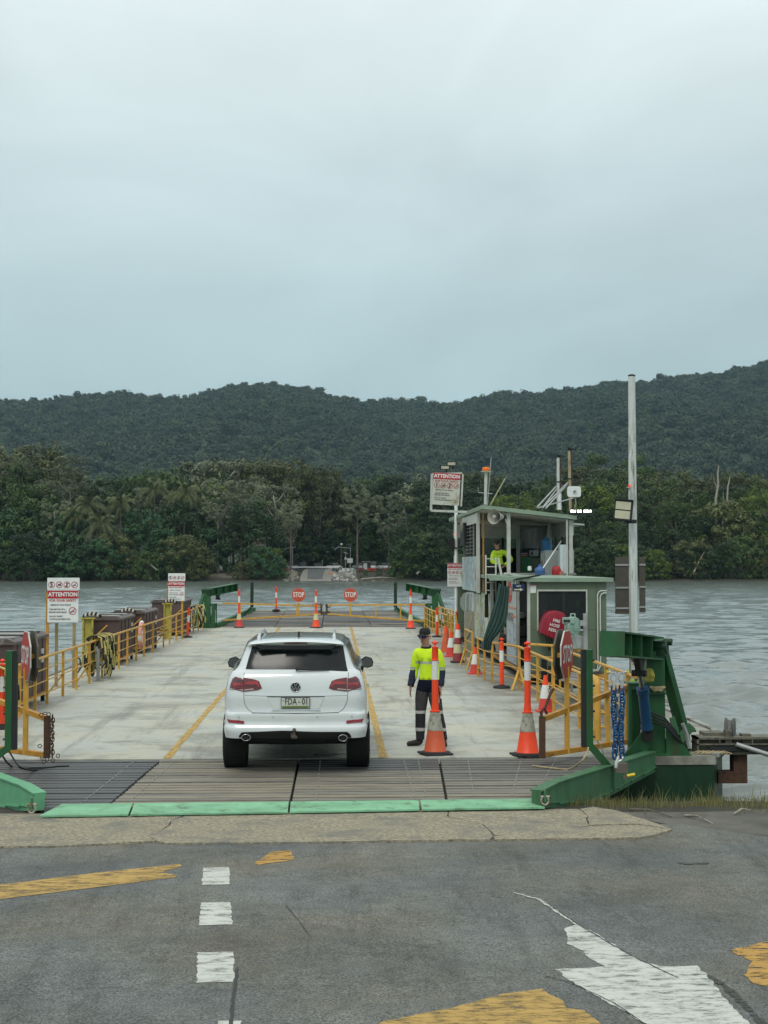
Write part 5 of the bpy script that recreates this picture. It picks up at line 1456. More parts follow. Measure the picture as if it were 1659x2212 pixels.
# loose things in the store room window
def item(name, lb, cat, bs, m, loc=None):
    a = bs[0][0]; t = thing(name, lb, cat, a)
    Q(name + '_body', m, *bs, parent=t); return t
item('green_glove', 'bright green round item inside the deck house window', 'glove', [((5.42, 31.9, 1.72), (5.52, 31.95, 1.88))], mat('lime_plastic', (.25, .42, .03), .5))
item('stores_pile', 'jumbled dark and white stores behind the right pane of the deck house window', 'stores', [((5.2, 32.2, 1.3), (5.28, 32.3, 1.7)), ((5.3, 32.1, 1.3), (5.38, 32.3, 1.5)), ((5.2, 32.3, 1.8), (5.26, 32.4, 2.0))], mat('pale_stores', (.3, .3, .28), .6))
item('red_jacket', 'dark red bundle hanging inside the deck house window', 'jacket', [((5.3, 32.3, 1.85), (5.5, 32.4, 2.05)), ((5.33, 32.3, 1.78), (5.44, 32.38, 1.86))], mat('dark_red_cloth', (.2, .01, .015), .7))
# notice and arrow sign
t = thing('notice', 'white paper notice with a red top on the green deck house wall', 'notice', (4.62, 31.59, 2.14))
Q('paper', WHITE, ((4.345, 31.588, 2.05), (4.48, 31.598, 2.24)), parent=t); Q('red_strip', REDI, ((4.35, 31.583, 2.215), (4.475, 31.587, 2.238)), parent=t)
t = thing('direction_sign', 'dark blue sign with a white arrow pointing right under the awning', 'sign', (4.06, 31.42, 2.14))
NAVY = mat('navy_sign', (.008, .025, .075), .4)
Q('plate', NAVY, ((3.93, 31.40, 2.09), (4.20, 31.415, 2.25)), parent=t)
q = MB(); q.prism([(-.10, .012), (.03, .012), (.03, .034), (.10, 0), (.03, -.034), (.03, -.012), (-.10, -.012)], 31.392, 31.40, lambda a, b, d: (4.065 + a, d, 2.13 + b)); q.build('arrow', CREAM, t)
q = MB(); add_text(q, 'KEYS', .045, (4.065, 31.398, 2.205), .003, .01); q.build('lettering', WHITE, t)
Q('hanger', DARK, ((3.96, 31.405, 2.25), (3.975, 31.415, 2.34)), ((4.15, 31.405, 2.25), (4.165, 31.415, 2.34)), parent=t)
# green cloth
L1 = [(375, 330), (345, 500), (300, 680), (255, 830), (210, 980), (150, 1160), (100, 1330), (95, 1500)]
R1 = [(560, 385), (548, 560), (538, 740), (518, 900), (490, 1020), (400, 1180), (260, 1350), (235, 1500)]
t = thing('hanging_cloth', 'long dark green cloth blowing sideways from the awning of the deck house', 'cloth', (3.7, 31.4, 2.3))
q = MB(); NN = 22; MM = 40
def spl(P, s):
    s *= len(P) - 1; i = min(int(s), len(P) - 2); f = s - i
    p0, p1, p2, p3 = [Vector(P[max(0, min(len(P) - 1, i + k))]) for k in (-1, 0, 1, 2)]
    return .5 * ((2 * p1) + (-p0 + p2) * f + (2 * p0 - 5 * p1 + 4 * p2 - p3) * f * f + (-p0 + 3 * p1 - 3 * p2 + p3) * f ** 3)
for j in range(MM + 1):
    a, b = spl(L1, j / MM), spl(R1, j / MM)
    for i in range(NN + 1):
        z = a.lerp(b, i / NN)
        if j < 3: z.y += 34 * math.sin(math.pi * i / NN) * (1 - j / 3)
        yy = 31.38 - .05 * math.sin(j / MM * 3) + .022 * math.sin(i * 1.25 + j * .05) + .012 * math.sin(i * 2.9 + 1 - j * .11)
        q.v.append(PX(1031.4 + z.x * .12397, 1217.9 + z.y * .12397, yy))
for j in range(MM):
    for i in range(NN):
        o = j * (NN + 1) + i; q.f.append((o, o + 1, o + NN + 2, o + NN + 1))
o = q.build('cloth', mat('dark_green_canvas', (.035, .075, .065), .8, var=.2, sc=8, stretch=(4, 4, .8), bump=.3), t, smooth=80)
o.modifiers.new('s', 'SOLIDIFY').thickness = .006
# fire hose reel cover
t = thing('hose_reel_cover', 'dark red arched FIRE HOSE REEL cover on the deck house wall', 'hose reel', PX(1195, 1350, 31.3))
Z3 = lambda p: (877.8 + p[0] * .29763, 1206.9 + p[1] * .29763)
oc = [(972, 538), (978, 500), (992, 450), (1005, 418), (1022, 398), (1045, 384), (1090, 378), (1130, 388), (1152, 405), (1162, 440), (1160, 520), (1150, 575), (1105, 600), (1060, 578), (1010, 558)]
q = MB(); q.prism([Z3(p) for p in oc], 31.12, 31.56, lambda a, b, d: PX(a, b, d) if d < 31.3 else PX(a, b, 31.12) + Vector((0, .44, 0)))
q.build('cover', mat('red_vinyl', (.28, .012, .03), .42, var=.15, sc=6, stretch=(3, 3, .6), bump=.2), t, bevel=.025, smooth=60)
q = MB()
for k, s in enumerate(('FIRE', 'HOSE', 'REEL')):
    c = PX(*Z3((1090 - 14 * k, 452 + 33 * k)), 31.10)
    add_text(q, s, .094, c, .004, .016, .95, Matrix.Rotation(R(13), 3, 'Y'))
q.build('lettering', WHITE, t)
q = MB()
for k in range(5):
    a = PX(*Z3((1010 + 18 * k, 560)), 31.35); q.tube([a, a + Vector((.03, 0, -.15)), a + Vector((.08 - .03 * k, .02, -.32))], .014, 5)
q.build('valve_pipes', DARK, t)
# mint hose reel on a post
MINT = mat('mint_plastic', (.27, .40, .33), .4, var=.08, bump=.02)
c = PX(1238, 1352, 30.7)
t = thing('hose_reel', 'mint green retractable hose reel beside the red cover', 'hose reel', c)
rt = Matrix.Rotation(R(38), 3, 'Z') @ Matrix.Rotation(R(90), 3, 'X') @ Matrix.Scale(1.12, 3)
q = MB(); q.lathe([(.02, -.09), (.15, -.09), (.178, -.07), (.18, .02), (.17, .05), (.10, .055), (.10, .07), (.06, .07), (.058, .08), (.02, .08)], 30, (0, 0, 0), rt); q.build('drum', MINT, t, world=False, smooth=35)
q = MB(); q.box((-.11, -.06, .12), (.26, .16, .13), Matrix.Rotation(R(-12), 3, 'Z')); q.build('outlet_box', MINT, t, world=False, bevel=.012)
q = MB(); q.box((-.16, -.145, .115), (.14, .02, .05), Matrix.Rotation(R(-12), 3, 'Z')); q.build('outlet_slot', BLACK, t, world=False)
q = MB(); q.tube([(-.05, 0, .17), (-.05, 0, .26), (.04, 0, .26), (.04, 0, .17)], .014, 6); q.build('handle', mat('pale_mint', (.5, .6, .54), .4), t, world=False)
q = MB(); q.tube([(-.15, -.15, .1), (-.25, -.14, -.2), (-.36, -.1, -.5), (-.38, -.05, -.6)], .009, 5); q.tube([(-.02, -.05, -.1), (.04, -.08, -.35), (.1, -.05, -.6)], .008, 5); q.build('hose_end', GREY, t, world=False)
q = MB(); q.box((.22, .02, .06), (.14, .03, .12)); q.build('bracket', STEEL, t, world=False)
t = thing('steel_post', 'grey flat steel post right of the mint hose reel', 'post', (5.46, 30.9, 0)); q = MB(); q.b2((-.045, -.03, 0), (.045, .03, 1.62)); q.build('post', STEEL, t, world=False)
c = PX(1234, 1400, 31.1); t = thing('water_drum', 'pale grey drum on a yellow shelf below the mint hose reel', 'drum', c)
q = MB(); q.lathe([(.02, .0), (.265, .0), (.27, .02), (.27, .22), (.262, .25), (.15, .295), (.04, .30)], 30); q.build('drum', mat('drum_white', (.42, .45, .43), .45, var=.1), t, world=False, smooth=40)
q = MB(); q.b2((-.30, -.2, -.06), (.32, .2, -.005)); q.b2((-.3, -.2, -c.z), (-.26, -.16, -.06)); q.b2((.28, -.2, -c.z), (.32, -.16, -.06)); q.build('shelf', YEL, t, world=False)
t = thing('plastic_jug', 'translucent white plastic bottle beside the grey drum', 'jug', c + Vector((-.24, -.25, 0)))
q = MB(); q.lathe([(.02, 0), (.085, 0), (.09, .15), (.06, .24), (.02, .33), (.018, .37)], 14); q.build('bottle', mat('milky_plastic', (.5, .54, .48), .4), t, world=False, smooth=50)
# conduits
t = thing('conduit', 'pair of white bent conduits on the front of the deck house', 'pipe', (5.84, 31.55, 1.2))
for du, z0 in ((0, 2.10), (.06, 2.05)):
    q = MB(); q.tube([(6.05, 31.53, z0), (5.93 + du, 31.53, z0), (5.875 + du, 31.53, z0 - .03), (5.85 + du, 31.53, z0 - .09), (5.85 + du, 31.53, .45), (5.84 + du, 31.52, .36 + du), (5.78 + du, 31.5, .32), (5.66, 31.5, .31 + du)], .016, 8); q.build('pipe', WHITED, t, smooth=60)
item('tool_clutter', 'dark jumble of gear under the railing in front of the deck house', 'gear', [((4.7, 31.0, .0), (5.0, 31.3, .45)), ((5.1, 30.8, 0), (5.25, 31.0, .3)), ((4.5, 30.9, 0), (4.62, 31.0, .62))], VOID)
item('teal_bucket', 'teal bucket behind the railing in front of the deck house', 'bucket', [((4.85, 30.4, .2), (5.05, 30.6, .48))], mat('teal_plastic', (.03, .13, .14), .5))
# grey rubbish chute/ramp boards seen through the right railings
t = thing('walkway', 'sloping grey aluminium gangway lying behind the right railing', 'gangway', (5.2, 26, .3))
q = MB(); q.bar((4.62, 30.2, .42), (5.05, 21.6, .62), .06, .05); q.bar((4.9, 30.2, .40), (5.3, 21.6, .55), .06, .05); q.bar((4.75, 29, .36), (5.15, 22, .50), .5, .03); q.build('boards', STEEL, t)
q = MB()
for v in (22.5, 25, 27.5, 29.8): q.b2((4.95, v, 0), (5.0, v + .05, .42))
q.build('legs', GREY, t)

# ------------------------------------------------------------------ upper wheelhouse
wh = thing('wheelhouse', 'raised wheelhouse with a pale green flat roof, murals and open veranda above the deck house', 'wheelhouse', (4.1, 39.5, 2.4))
H_ = lambda name, m, *bs, bevel=0: Q(name, m, *bs, parent=wh, bevel=bevel)
def slab(name, m, z0a, z1a, dz, u0, u1, v0, v1):
    q = MB(); q.add([(u0, v0, z0a), (u1, v0, z1a), (u1, v1, z1a), (u0, v1, z0a), (u0, v0, z0a + dz), (u1, v0, z1a + dz), (u1, v1, z1a + dz), (u0, v1, z0a + dz)], [(3, 2, 1, 0), (4, 5, 6, 7), (0, 1, 5, 4), (1, 2, 6, 5), (2, 3, 7, 6), (3, 0, 4, 7)])
    return q.build(name, m, wh)
slab('soffit', SOF, 4.20, 3.90, .03, 4.2, 6.65, 39.6, 50.9)
slab('roof', TRIM, 4.235, 3.935, .11, 4.1, 6.75, 39.45, 51.1)
slab('roof_wing', CRM, 3.93, 3.86, .04, 6.7, 7.5, 42.5, 46)
H_('floor', GREY, ((4.62, 39.6, 2.39), (6.75, 51, 2.44)))
H_('post', CRM, ((4.81, 39.62, 2.42), (4.91, 39.72, 4.14)))
H_('post', CRM, ((6.56, 39.62, 2.16), (6.66, 39.72, 3.94)))
H_('post', CRM, ((4.12, 41.3, 1.85), (4.22, 41.4, 4.2)))
H_('post', YELD, ((4.27, 41.0, 1.9), (4.31, 41.05, 4.15)))
H_('post', CRM, ((6.46, 39.5, 2.16), (6.50, 39.56, 3.95)))
H_('mural_panel', MUR2, ((4.14, 41.4, 1.88), (4.18, 46.2, 2.92)))
H_('side_header', CRM, ((4.14, 41.4, 3.90), (4.18, 46.2, 4.18)))
H_('window_void', VOID, ((4.24, 41.5, 2.95), (4.27, 46.1, 3.9)))
for k in range(5): H_('louvre_bar', GREY, ((4.15, 41.6 + 1.05 * k, 2.94), (4.19, 41.64 + 1.05 * k, 3.9)))
for k in range(8): H_('louvre_blade', GREY, ((4.13, 42.7, 3.02 + .11 * k), (4.17, 45.0, 3.035 + .11 * k)))
H_('dark_net', BLACK, ((4.06, 44.6, 3.3), (4.12, 46.0, 4.0)))
# rear and inner walls
H_('rear_wall', CRM, ((4.2, 50.2, 3.62), (6.7, 50.25, 4.1)), ((4.2, 50.2, 2.44), (6.7, 50.25, 3.0)), ((6.70, 39.9, 3.5), (6.74, 50.2, 3.95)), ((6.70, 39.9, 2.44), (6.74, 50.2, 3.1)), ((6.70, 46, 3.1), (6.74, 50.2, 3.5)))
for u in (4.75, 5.1, 5.9, 6.4): H_('rear_mullion', DARK, ((u, 50.18, 3.0), (u + .08, 50.24, 3.62)))
H_('rear_pane', glassm('pale_glass', (.20, .26, .24), .1, .6), ((5.18, 50.2, 3.0), (6.7, 50.21, 3.6)))
for k in range(4): H_('side_mullion', DARK, ((6.69, 40.6 + 1.2 * k, 3.1), (6.75, 40.68 + 1.2 * k, 3.5)))
H_('inner_partition', CRM, ((5.57, 43.5, 2.44), (5.68, 43.56, 4.05)), ((6.55, 43.5, 2.44), (6.66, 43.56, 3.95)), ((5.68, 43.5, 3.88), (6.55, 43.56, 4.0)))
H_('inner_glass', glassm('wheelhouse_glass', (.03, .04, .04), .06, .45), ((5.68, 43.52, 2.95), (6.55, 43.53, 3.88)))
H_('inner_panel', HGR, ((5.68, 43.5, 2.44), (6.55, 43.54, 2.93)), ((4.3, 49.6, 2.44), (5.6, 49.65, 3.05)))
H_('console', VOID, ((5.0, 43.6, 2.44), (5.56, 44.4, 3.02)), ((5.6, 45.5, 2.44), (6.6, 46, 3.2)))
H_('eave_beam', DARK, ((4.9, 41.5, 4.08), (6.5, 41.56, 4.12)))
q = MB(); q.bar((6.42, 42.4, 3.9), (6.35, 42.4, 3.3), .07, .05); q.bar((4.84, 39.66, 3.75), (4.72, 39.66, 4.1), .03, .03); q.build('strut', CRM, wh)
H_('landing', GREY, ((4.4, 39.9, 1.56), (5.5, 41.2, 1.62)))
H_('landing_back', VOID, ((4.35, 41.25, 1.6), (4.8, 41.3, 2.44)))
# ladder
t = thing('ladder', 'narrow grey ladder between the mural wall and the landing', 'ladder', (4.2, 39.5, 1.9))
q = MB(); q.b2((4.18, 39.5, 1.85), (4.22, 39.54, 2.95)); q.b2((4.46, 39.5, 1.2), (4.5, 39.54, 2.9)); q.build('rails', CRM, t)
for k in range(5):
    q = MB(); q.b2((4.22, 39.51, 1.95 + .22 * k), (4.46, 39.54, 1.975 + .22 * k)); q.build('rung', CRM, t)
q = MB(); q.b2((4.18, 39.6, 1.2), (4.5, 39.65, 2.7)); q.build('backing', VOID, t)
q = MB(); q.bar((4.55, 39.5, 2.85), (4.72, 39.5, 1.9), .05, .06); q.build('handrail', CRM, t)
# loudspeakers
HORN = mat('grey_horn', (.40, .40, .34), .5, var=.12)
def horn(c, rz, lb, s=1.0):
    t = thing('loudspeaker', lb, 'loudspeaker', c, 0, 'horn loudspeakers')
    M = Matrix.Rotation(rz, 3, 'Z') @ Matrix.Rotation(R(90), 3, 'X') @ Matrix.Scale(s, 3)
    q = MB(); q.lathe([(.205, .0), (.21, .01), (.205, -.005), (.17, -.08), (.12, -.2), (.085, -.32), (.07, -.4), (.03, -.41)], 26, (0, 0, 0), M)
    q.f = q.f[:-2] + [q.f[-1]]
    q.build('bell', HORN, t, world=False, smooth=50)
    q = MB(); q.lathe([(.03, -.1), (.05, -.08), (.05, .0), (.02, .02)], 12, (0, 0, 0), M); q.build('phase_plug', HORN, t, world=False, smooth=50)
    q = MB(); q.lathe([(.06, -.39), (.085, -.4), (.085, -.47), (.03, -.48)], 14, (0, 0, 0), M); q.build('driver', BLACK, t, world=False, smooth=50)
    q = MB(); q.box(M @ Vector((0, 0, -.40)) + Vector((0, 0, .12)), (.3, .04, .02)); q.build('bracket', DARK, t, world=False)
    return t
horn(PX(1067, 1116, 39.0), R(-40), 'large horn loudspeaker facing the camera under the wheelhouse roof edge')
horn(PX(998, 1140, 45.2), R(-110), 'horn loudspeaker at the far left corner of the wheelhouse, seen from behind')
# furniture and gear on the veranda
t = thing('fridge', 'white fridge on the wheelhouse veranda', 'fridge', (6.28, 41.2, 2.44))
Q('cabinet', mat('fridge_white', (.64, .66, .63), .35, var=.05), ((6.08, 41.0, 2.40), (6.56, 41.5, 3.09)), parent=t, bevel=.015); Q('door_edge', CRM, ((6.02, 41.0, 2.40), (6.07, 41.5, 3.07)), parent=t); Q('handle', WHITE, ((5.99, 41.1, 2.8), (6.015, 41.16, 3.0)), parent=t)
t = thing('cupboard', 'tall pale blue-white cupboard at the right corner of the veranda', 'cupboard', (6.5, 39.8, 2.3))
Q('body', mat('pale_cupboard', (.60, .68, .68), .4, var=.06), ((6.32, 39.72, 2.2), (6.54, 40.1, 3.24)), parent=t); Q('door_seam', GREY, ((6.42, 39.712, 2.22), (6.426, 39.72, 3.2)), parent=t)
t = thing('microwave', 'grey microwave beside the fridge', 'microwave', (5.9, 42.3, 3.0)); Q('body', mat('grey_appliance', (.3, .33, .32), .4), ((5.80, 42.1, 2.93), (6.05, 42.4, 3.10)), parent=t); Q('door', BLACK, ((5.83, 42.09, 2.96), (5.88, 42.1, 3.07)), parent=t)
t = thing('cabinet', 'dark green low cabinet under the microwave', 'cabinet', (5.9, 42.3, 2.5)); Q('body', HGR, ((5.80, 42.1, 2.44), (6.05, 42.4, 2.88)), parent=t); Q('shelf', DARK, ((5.78, 42.05, 2.88), (6.1, 42.4, 2.92)), parent=t)
BLUEP = mat('blue_jug_plastic', (.05, .12, .30), .25, var=.15, bump=0)
def jug(c, lb, s=1, m=BLUEP):
    t = thing('water_jug', lb, 'water jug', c, 0, 'blue water jugs')
    q = MB(); q.lathe([(.13 * s, 0), (.14 * s, .02), (.14 * s, .1), (.135 * s, .105), (.14 * s, .12), (.14 * s, .22), (.135 * s, .225), (.14 * s, .24), (.14 * s, .32), (.12 * s, .35), (.05 * s, .40), (.04 * s, .41), (.04 * s, .46), (.02, .465)], 22); q.build('bottle', m, t, world=False, smooth=40)
    q = MB(); q.tube([(.14 * s, -.02, .1), (.19 * s, -.03, .12), (.19 * s, -.03, .22), (.14 * s, -.02, .24)], .012, 6); q.build('handle', m, t, world=False, smooth=60); return t
jug(PX(1166, 1255, 39.0), 'blue water jug standing at the veranda edge by the fridge')
jug(PX(1180, 1192, 41.3), 'upside down blue water jug on top of the fridge', .95, mat('light_blue_jug', (.05, .20, .42), .25))
t = thing('green_hose', 'green hose hanging in a bunch beside the veranda partition', 'hose', (5.66, 42.0, 2.6))
q = MB()
for k in range(9):
    a = 5.58 + .025 * k; q.tube([(a, 42.0 + .02 * (k % 3), 2.9), (a + .01, 41.97, 2.7), (a + .05 - .01 * k, 42, 2.42), (a + .02, 42.05, 2.6), (a + .01, 42.06, 2.9)], .014, 5)
q.build('coils', mat('green_hose', (.015, .15, .055), .4), t, smooth=60)
t = thing('red_bag', 'red bag lying on the deck house roof in front of the fridge', 'bag', (6.07, 39.0, 2.4))
q = MB(); q.lathe([(.02, -.14), (.12, -.12), (.14, 0), (.10, .1), (.02, .13)], 10, (6.1, 39.0, 2.52)); q.build('bag', mat('red_bag', (.35, .015, .02), .5, bump=.3), t, smooth=50); Q('box', mat('pink_crate', (.38, .15, .12), .5), ((6.03, 38.9, 2.39), (6.28, 39.05, 2.50)), parent=t)
t = thing('no_entry_sign', 'small red and white sign on the veranda glass', 'sign', (5.75, 43.4, 2.99)); Q('plate', WHITE, ((5.70, 43.42, 2.95), (5.89, 43.44, 3.03)), parent=t); Q('red_blocks', REDI, ((5.71, 43.41, 2.965), (5.79, 43.419, 3.015)), ((5.80, 43.41, 2.965), (5.88, 43.419, 3.015)), parent=t)
t = thing('white_pole', 'long white pole leaning diagonally across the fridge', 'pole', (5.8, 39.5, 2.6)); q = MB(); q.tube([PX(1172.4, 1228, 39.3), PX(1212, 1169, 40.2)], .02, 7); q.build('pole', WHITE, t)
t = thing('floodlight', 'flat pale light panel tilted over the awning', 'floodlight', (4.9, 38, 2.45)); q = MB(); q.bar(PX(1094, 1239, 38.0), PX(1151, 1250, 38.3), .3, .05); q.build('panel', CRM, t); q = MB(); q.bar(PX(1122, 1247, 38.1), PX(1105, 1258, 37.6), .04); q.build('stay', DARK, t)
t = thing('camera_box', 'white small box lamp at the jug', 'lamp', PX(1144, 1232, 39.5)); q = MB(); q.lathe([(.01, -.02), (.055, 0), (.055, .1), (.02, .12)], 12); q.build('lamp', WHITE, t, world=False)
# masts, stacks and aerials on the roof
def pole(name, lb, cat, a, b, r, m, n=8):
    t = thing(name, lb, cat, a); q = MB(); q.cyl(a, b, r, n=n); q.build('tube', m, t, smooth=50); return t
STK = mat('stained_stack', (.42, .36, .22), .6, var=.2, grime=(.18, .1, .05), gsc=5, gamt=.5, stretch=(1, 1, .3))
for (x, y0, y1, lb, r) in ((1206, 988, 1101, 'shorter pale exhaust stack on the wheelhouse roof', .052), (1229.5, 973, 1104, 'taller rust-stained exhaust stack on the wheelhouse roof', .05)):
    a, b = PX(x + (3 if r < .052 else 0), y1, 45), PX(x, y0, 45)
    t = pole('exhaust_stack', lb, 'exhaust', a, b, r, STK if r == .05 else WHITED); t['group'] = 'exhaust stacks'
    q = MB(); q.cyl(a + Vector((.045, -.01, 0)), b + Vector((.045, -.01, 0)), r * .6, n=8); q.build('soot_stain', RUST, t)
    q = MB(); q.box(b + Vector((.08, 0, .05)), (.28, .16, .03), Matrix.Rotation(R(14), 3, 'Y')); q.cyl(b - Vector((0, 0, .01)), b + Vector((0, 0, .05)), r * 1.25, n=10); q.build('rain_cap', BLACK, t)
    q = MB(); q.cyl(a + (b - a) * .52, a + (b - a) * .54, r * 1.4, n=10); q.build('clamp', DARK, t)
q = thing('steel_post', 'short white vent pipe beside the shorter stack', 'pipe', PX(1209, 1100, 44.5)); MB().cyl(PX(1209, 1101, 44.5), PX(1209, 1066, 44.5), .055, n=10).build('tube', WHITE, q, smooth=50)
for k, (x0, y0, x1, y1) in enumerate([(1160, 1096, 1201, 1051), (1172, 1097, 1202.5, 1056), (1172, 1097, 1226.6, 1042), (1179, 1098, 1226.6, 1045), (1163, 1097, 1238, 1076)]):
    pole('stay_rod', ['left brace rod of the shorter exhaust stack', 'right brace rod of the shorter exhaust stack', 'upper brace rod of the taller exhaust stack', 'lower brace rod of the taller exhaust stack', 'lowest long brace rod leading to the white aerial panel'][k], 'brace rod', PX(x0, y0, 42), PX(x1, y1, 45), .022, STEEL, 6)['group'] = 'roof brace rods'
t = thing('aerial', 'white rounded square aerial panel on the wheelhouse roof', 'aerial', PX(1240, 1062, 43)); c = PX(1240.4, 1062, 43)
q = MB(); q.prism([(.21 * math.copysign(abs(math.cos(a)) ** .35, math.cos(a)), .165 * math.copysign(abs(math.sin(a)) ** .35, math.sin(a))) for a in np.linspace(0, 6.283, 28, endpoint=False)], 0, .05, lambda a, b, d: (c.x + a, c.y + d, c.z + b)); q.build('panel', WHITE, t, bevel=.01); q = MB(); q.cyl(c, c + Vector((0, -.06, 0)), .035, n=8); q.box(c + Vector((.02, -.06, .02)), (.08, .02, .03)); q.build('feed', GREY, t)
q = MB(); q.tube([c + Vector((.04, .05, -.17)), c + Vector((.06, .05, -.35)), c + Vector((.0, .08, -.62))], .02, 6); q.build('stem', GREY, t)
a = PX(1048.5, 1090, 40.5); t = pole('beacon_mast', 'grey mast carrying an orange beacon on the wheelhouse roof', 'mast', a, PX(1050, 1020, 40.5), .045, CRM)
b = PX(1050, 1019, 40.5); q = MB(); q.lathe([(.15, 0), (.15, .012)], 14, b); q.build('plate', CRM, t); q = MB(); q.lathe([(.10, .01), (.11, .03), (.11, .10), (.08, .13), (.02, .135)], 14, b); q.build('beacon', mat('amber_lens', (.75, .16, .01), .25), t, smooth=50)
pole('aerial', 'thin whip aerial behind the orange beacon', 'aerial', PX(1053, 1091, 40.8), PX(1061, 988, 40.8), .014, STEEL)
pole('aerial', 'leaning yellowish aerial right of the orange beacon', 'aerial', PX(1059, 1091, 40.8), PX(1091, 1034, 40.8), .017, mat('yellowish_aerial', (.42, .42, .22), .5))
t = thing('aerial', 'small L-shaped aerial left of the beacon mast', 'aerial', PX(1049, 1064, 40.5)); q = MB(); q.tube([PX(1064, 1066.5, 40.5), PX(1033, 1064, 40.5), PX(1033, 1052, 40.5)], .012, 6); q.build('rod', STEEL, t)
# lit floodlights on the roof wing
LIT = emis('lit_floodlight', (1.0, .98, .88), 4)
for k, (x0, x1, lb) in enumerate([(1233, 1243, 'brightest lit floodlight, leftmost on the wheelhouse roof wing'), (1247, 1251, 'second lit floodlight on the roof wing'), (1252.5, 1256, 'third lit floodlight on the roof wing'), (1261, 1271, 'wide lit floodlight at the right of the roof wing'), (1274, 1277, 'smallest lit floodlight at the tip of the roof wing')]):
    a, b = PX(x0, 1103.5, 43.4), PX(x1, 1105, 43.4)
    t = thing('lit_floodlight', lb, 'floodlight', a, 0, 'lit floodlights on the wheelhouse')
    q = MB(); q.box((a + b) / 2, (b.x - a.x, .03, .075)); q.build('lens', LIT, t); q = MB(); q.box((a + b) / 2 + Vector((0, .05, -.01)), (b.x - a.x + .02, .06, .10)); q.box((a + b) / 2 + Vector((0, .05, -.08)), (.02, .03, .1)); q.build('housing', DARK, t)

# ------------------------------------------------------------------ attention signs
def no_ring(q_r, q_k, cx, cz, r, kind):
    n = 22
    ring = []
    vs = []
    for k in range(n):
        a = 2 * math.pi * k / n
        for rr in (r, r * .84): vs.append((cx + rr * math.cos(a), -.006, cz + rr * math.sin(a)))
    q_r.add(vs, [(2 * k, 2 * k + 1, (2 * k + 3) % (2 * n), (2 * k + 2) % (2 * n)) for k in range(n)])
    y = -.007
    def pb(poly): q_k.add([(cx + a * r, y, cz + b * r) for a, b in poly], [tuple(range(len(poly)))])
    if kind == 0: pass
    elif kind == 1: pb([(-.5, .0), (-.1, .35), (-.1, -.35)]); pb([(-.1, .2), (.55, .3), (.55, -.3), (-.1, -.2)])
    elif kind == 2: pb([(-.28, .6), (.28, .6), (.1, .0), (-.1, 0)]); pb([(-.1, 0), (.1, 0), (.3, -.6), (-.3, -.6)])
    else:
        pb([(-.6, -.1), (.5, -.05), (.5, -.25), (-.6, -.25)])
    if kind in (1, 2, 3):
        s = .06; q_r.add([(cx + (-.6 - s) * r, -.0075, cz + (-.6 + s) * r), (cx + (-.6 + s) * r, -.0075, cz + (-.6 - s) * r), (cx + (.6 + s) * r, -.0075, cz + (.6 - s) * r), (cx + (.6 - s) * r, -.0075, cz + (.6 + s) * r)], [(0, 1, 2, 3)])
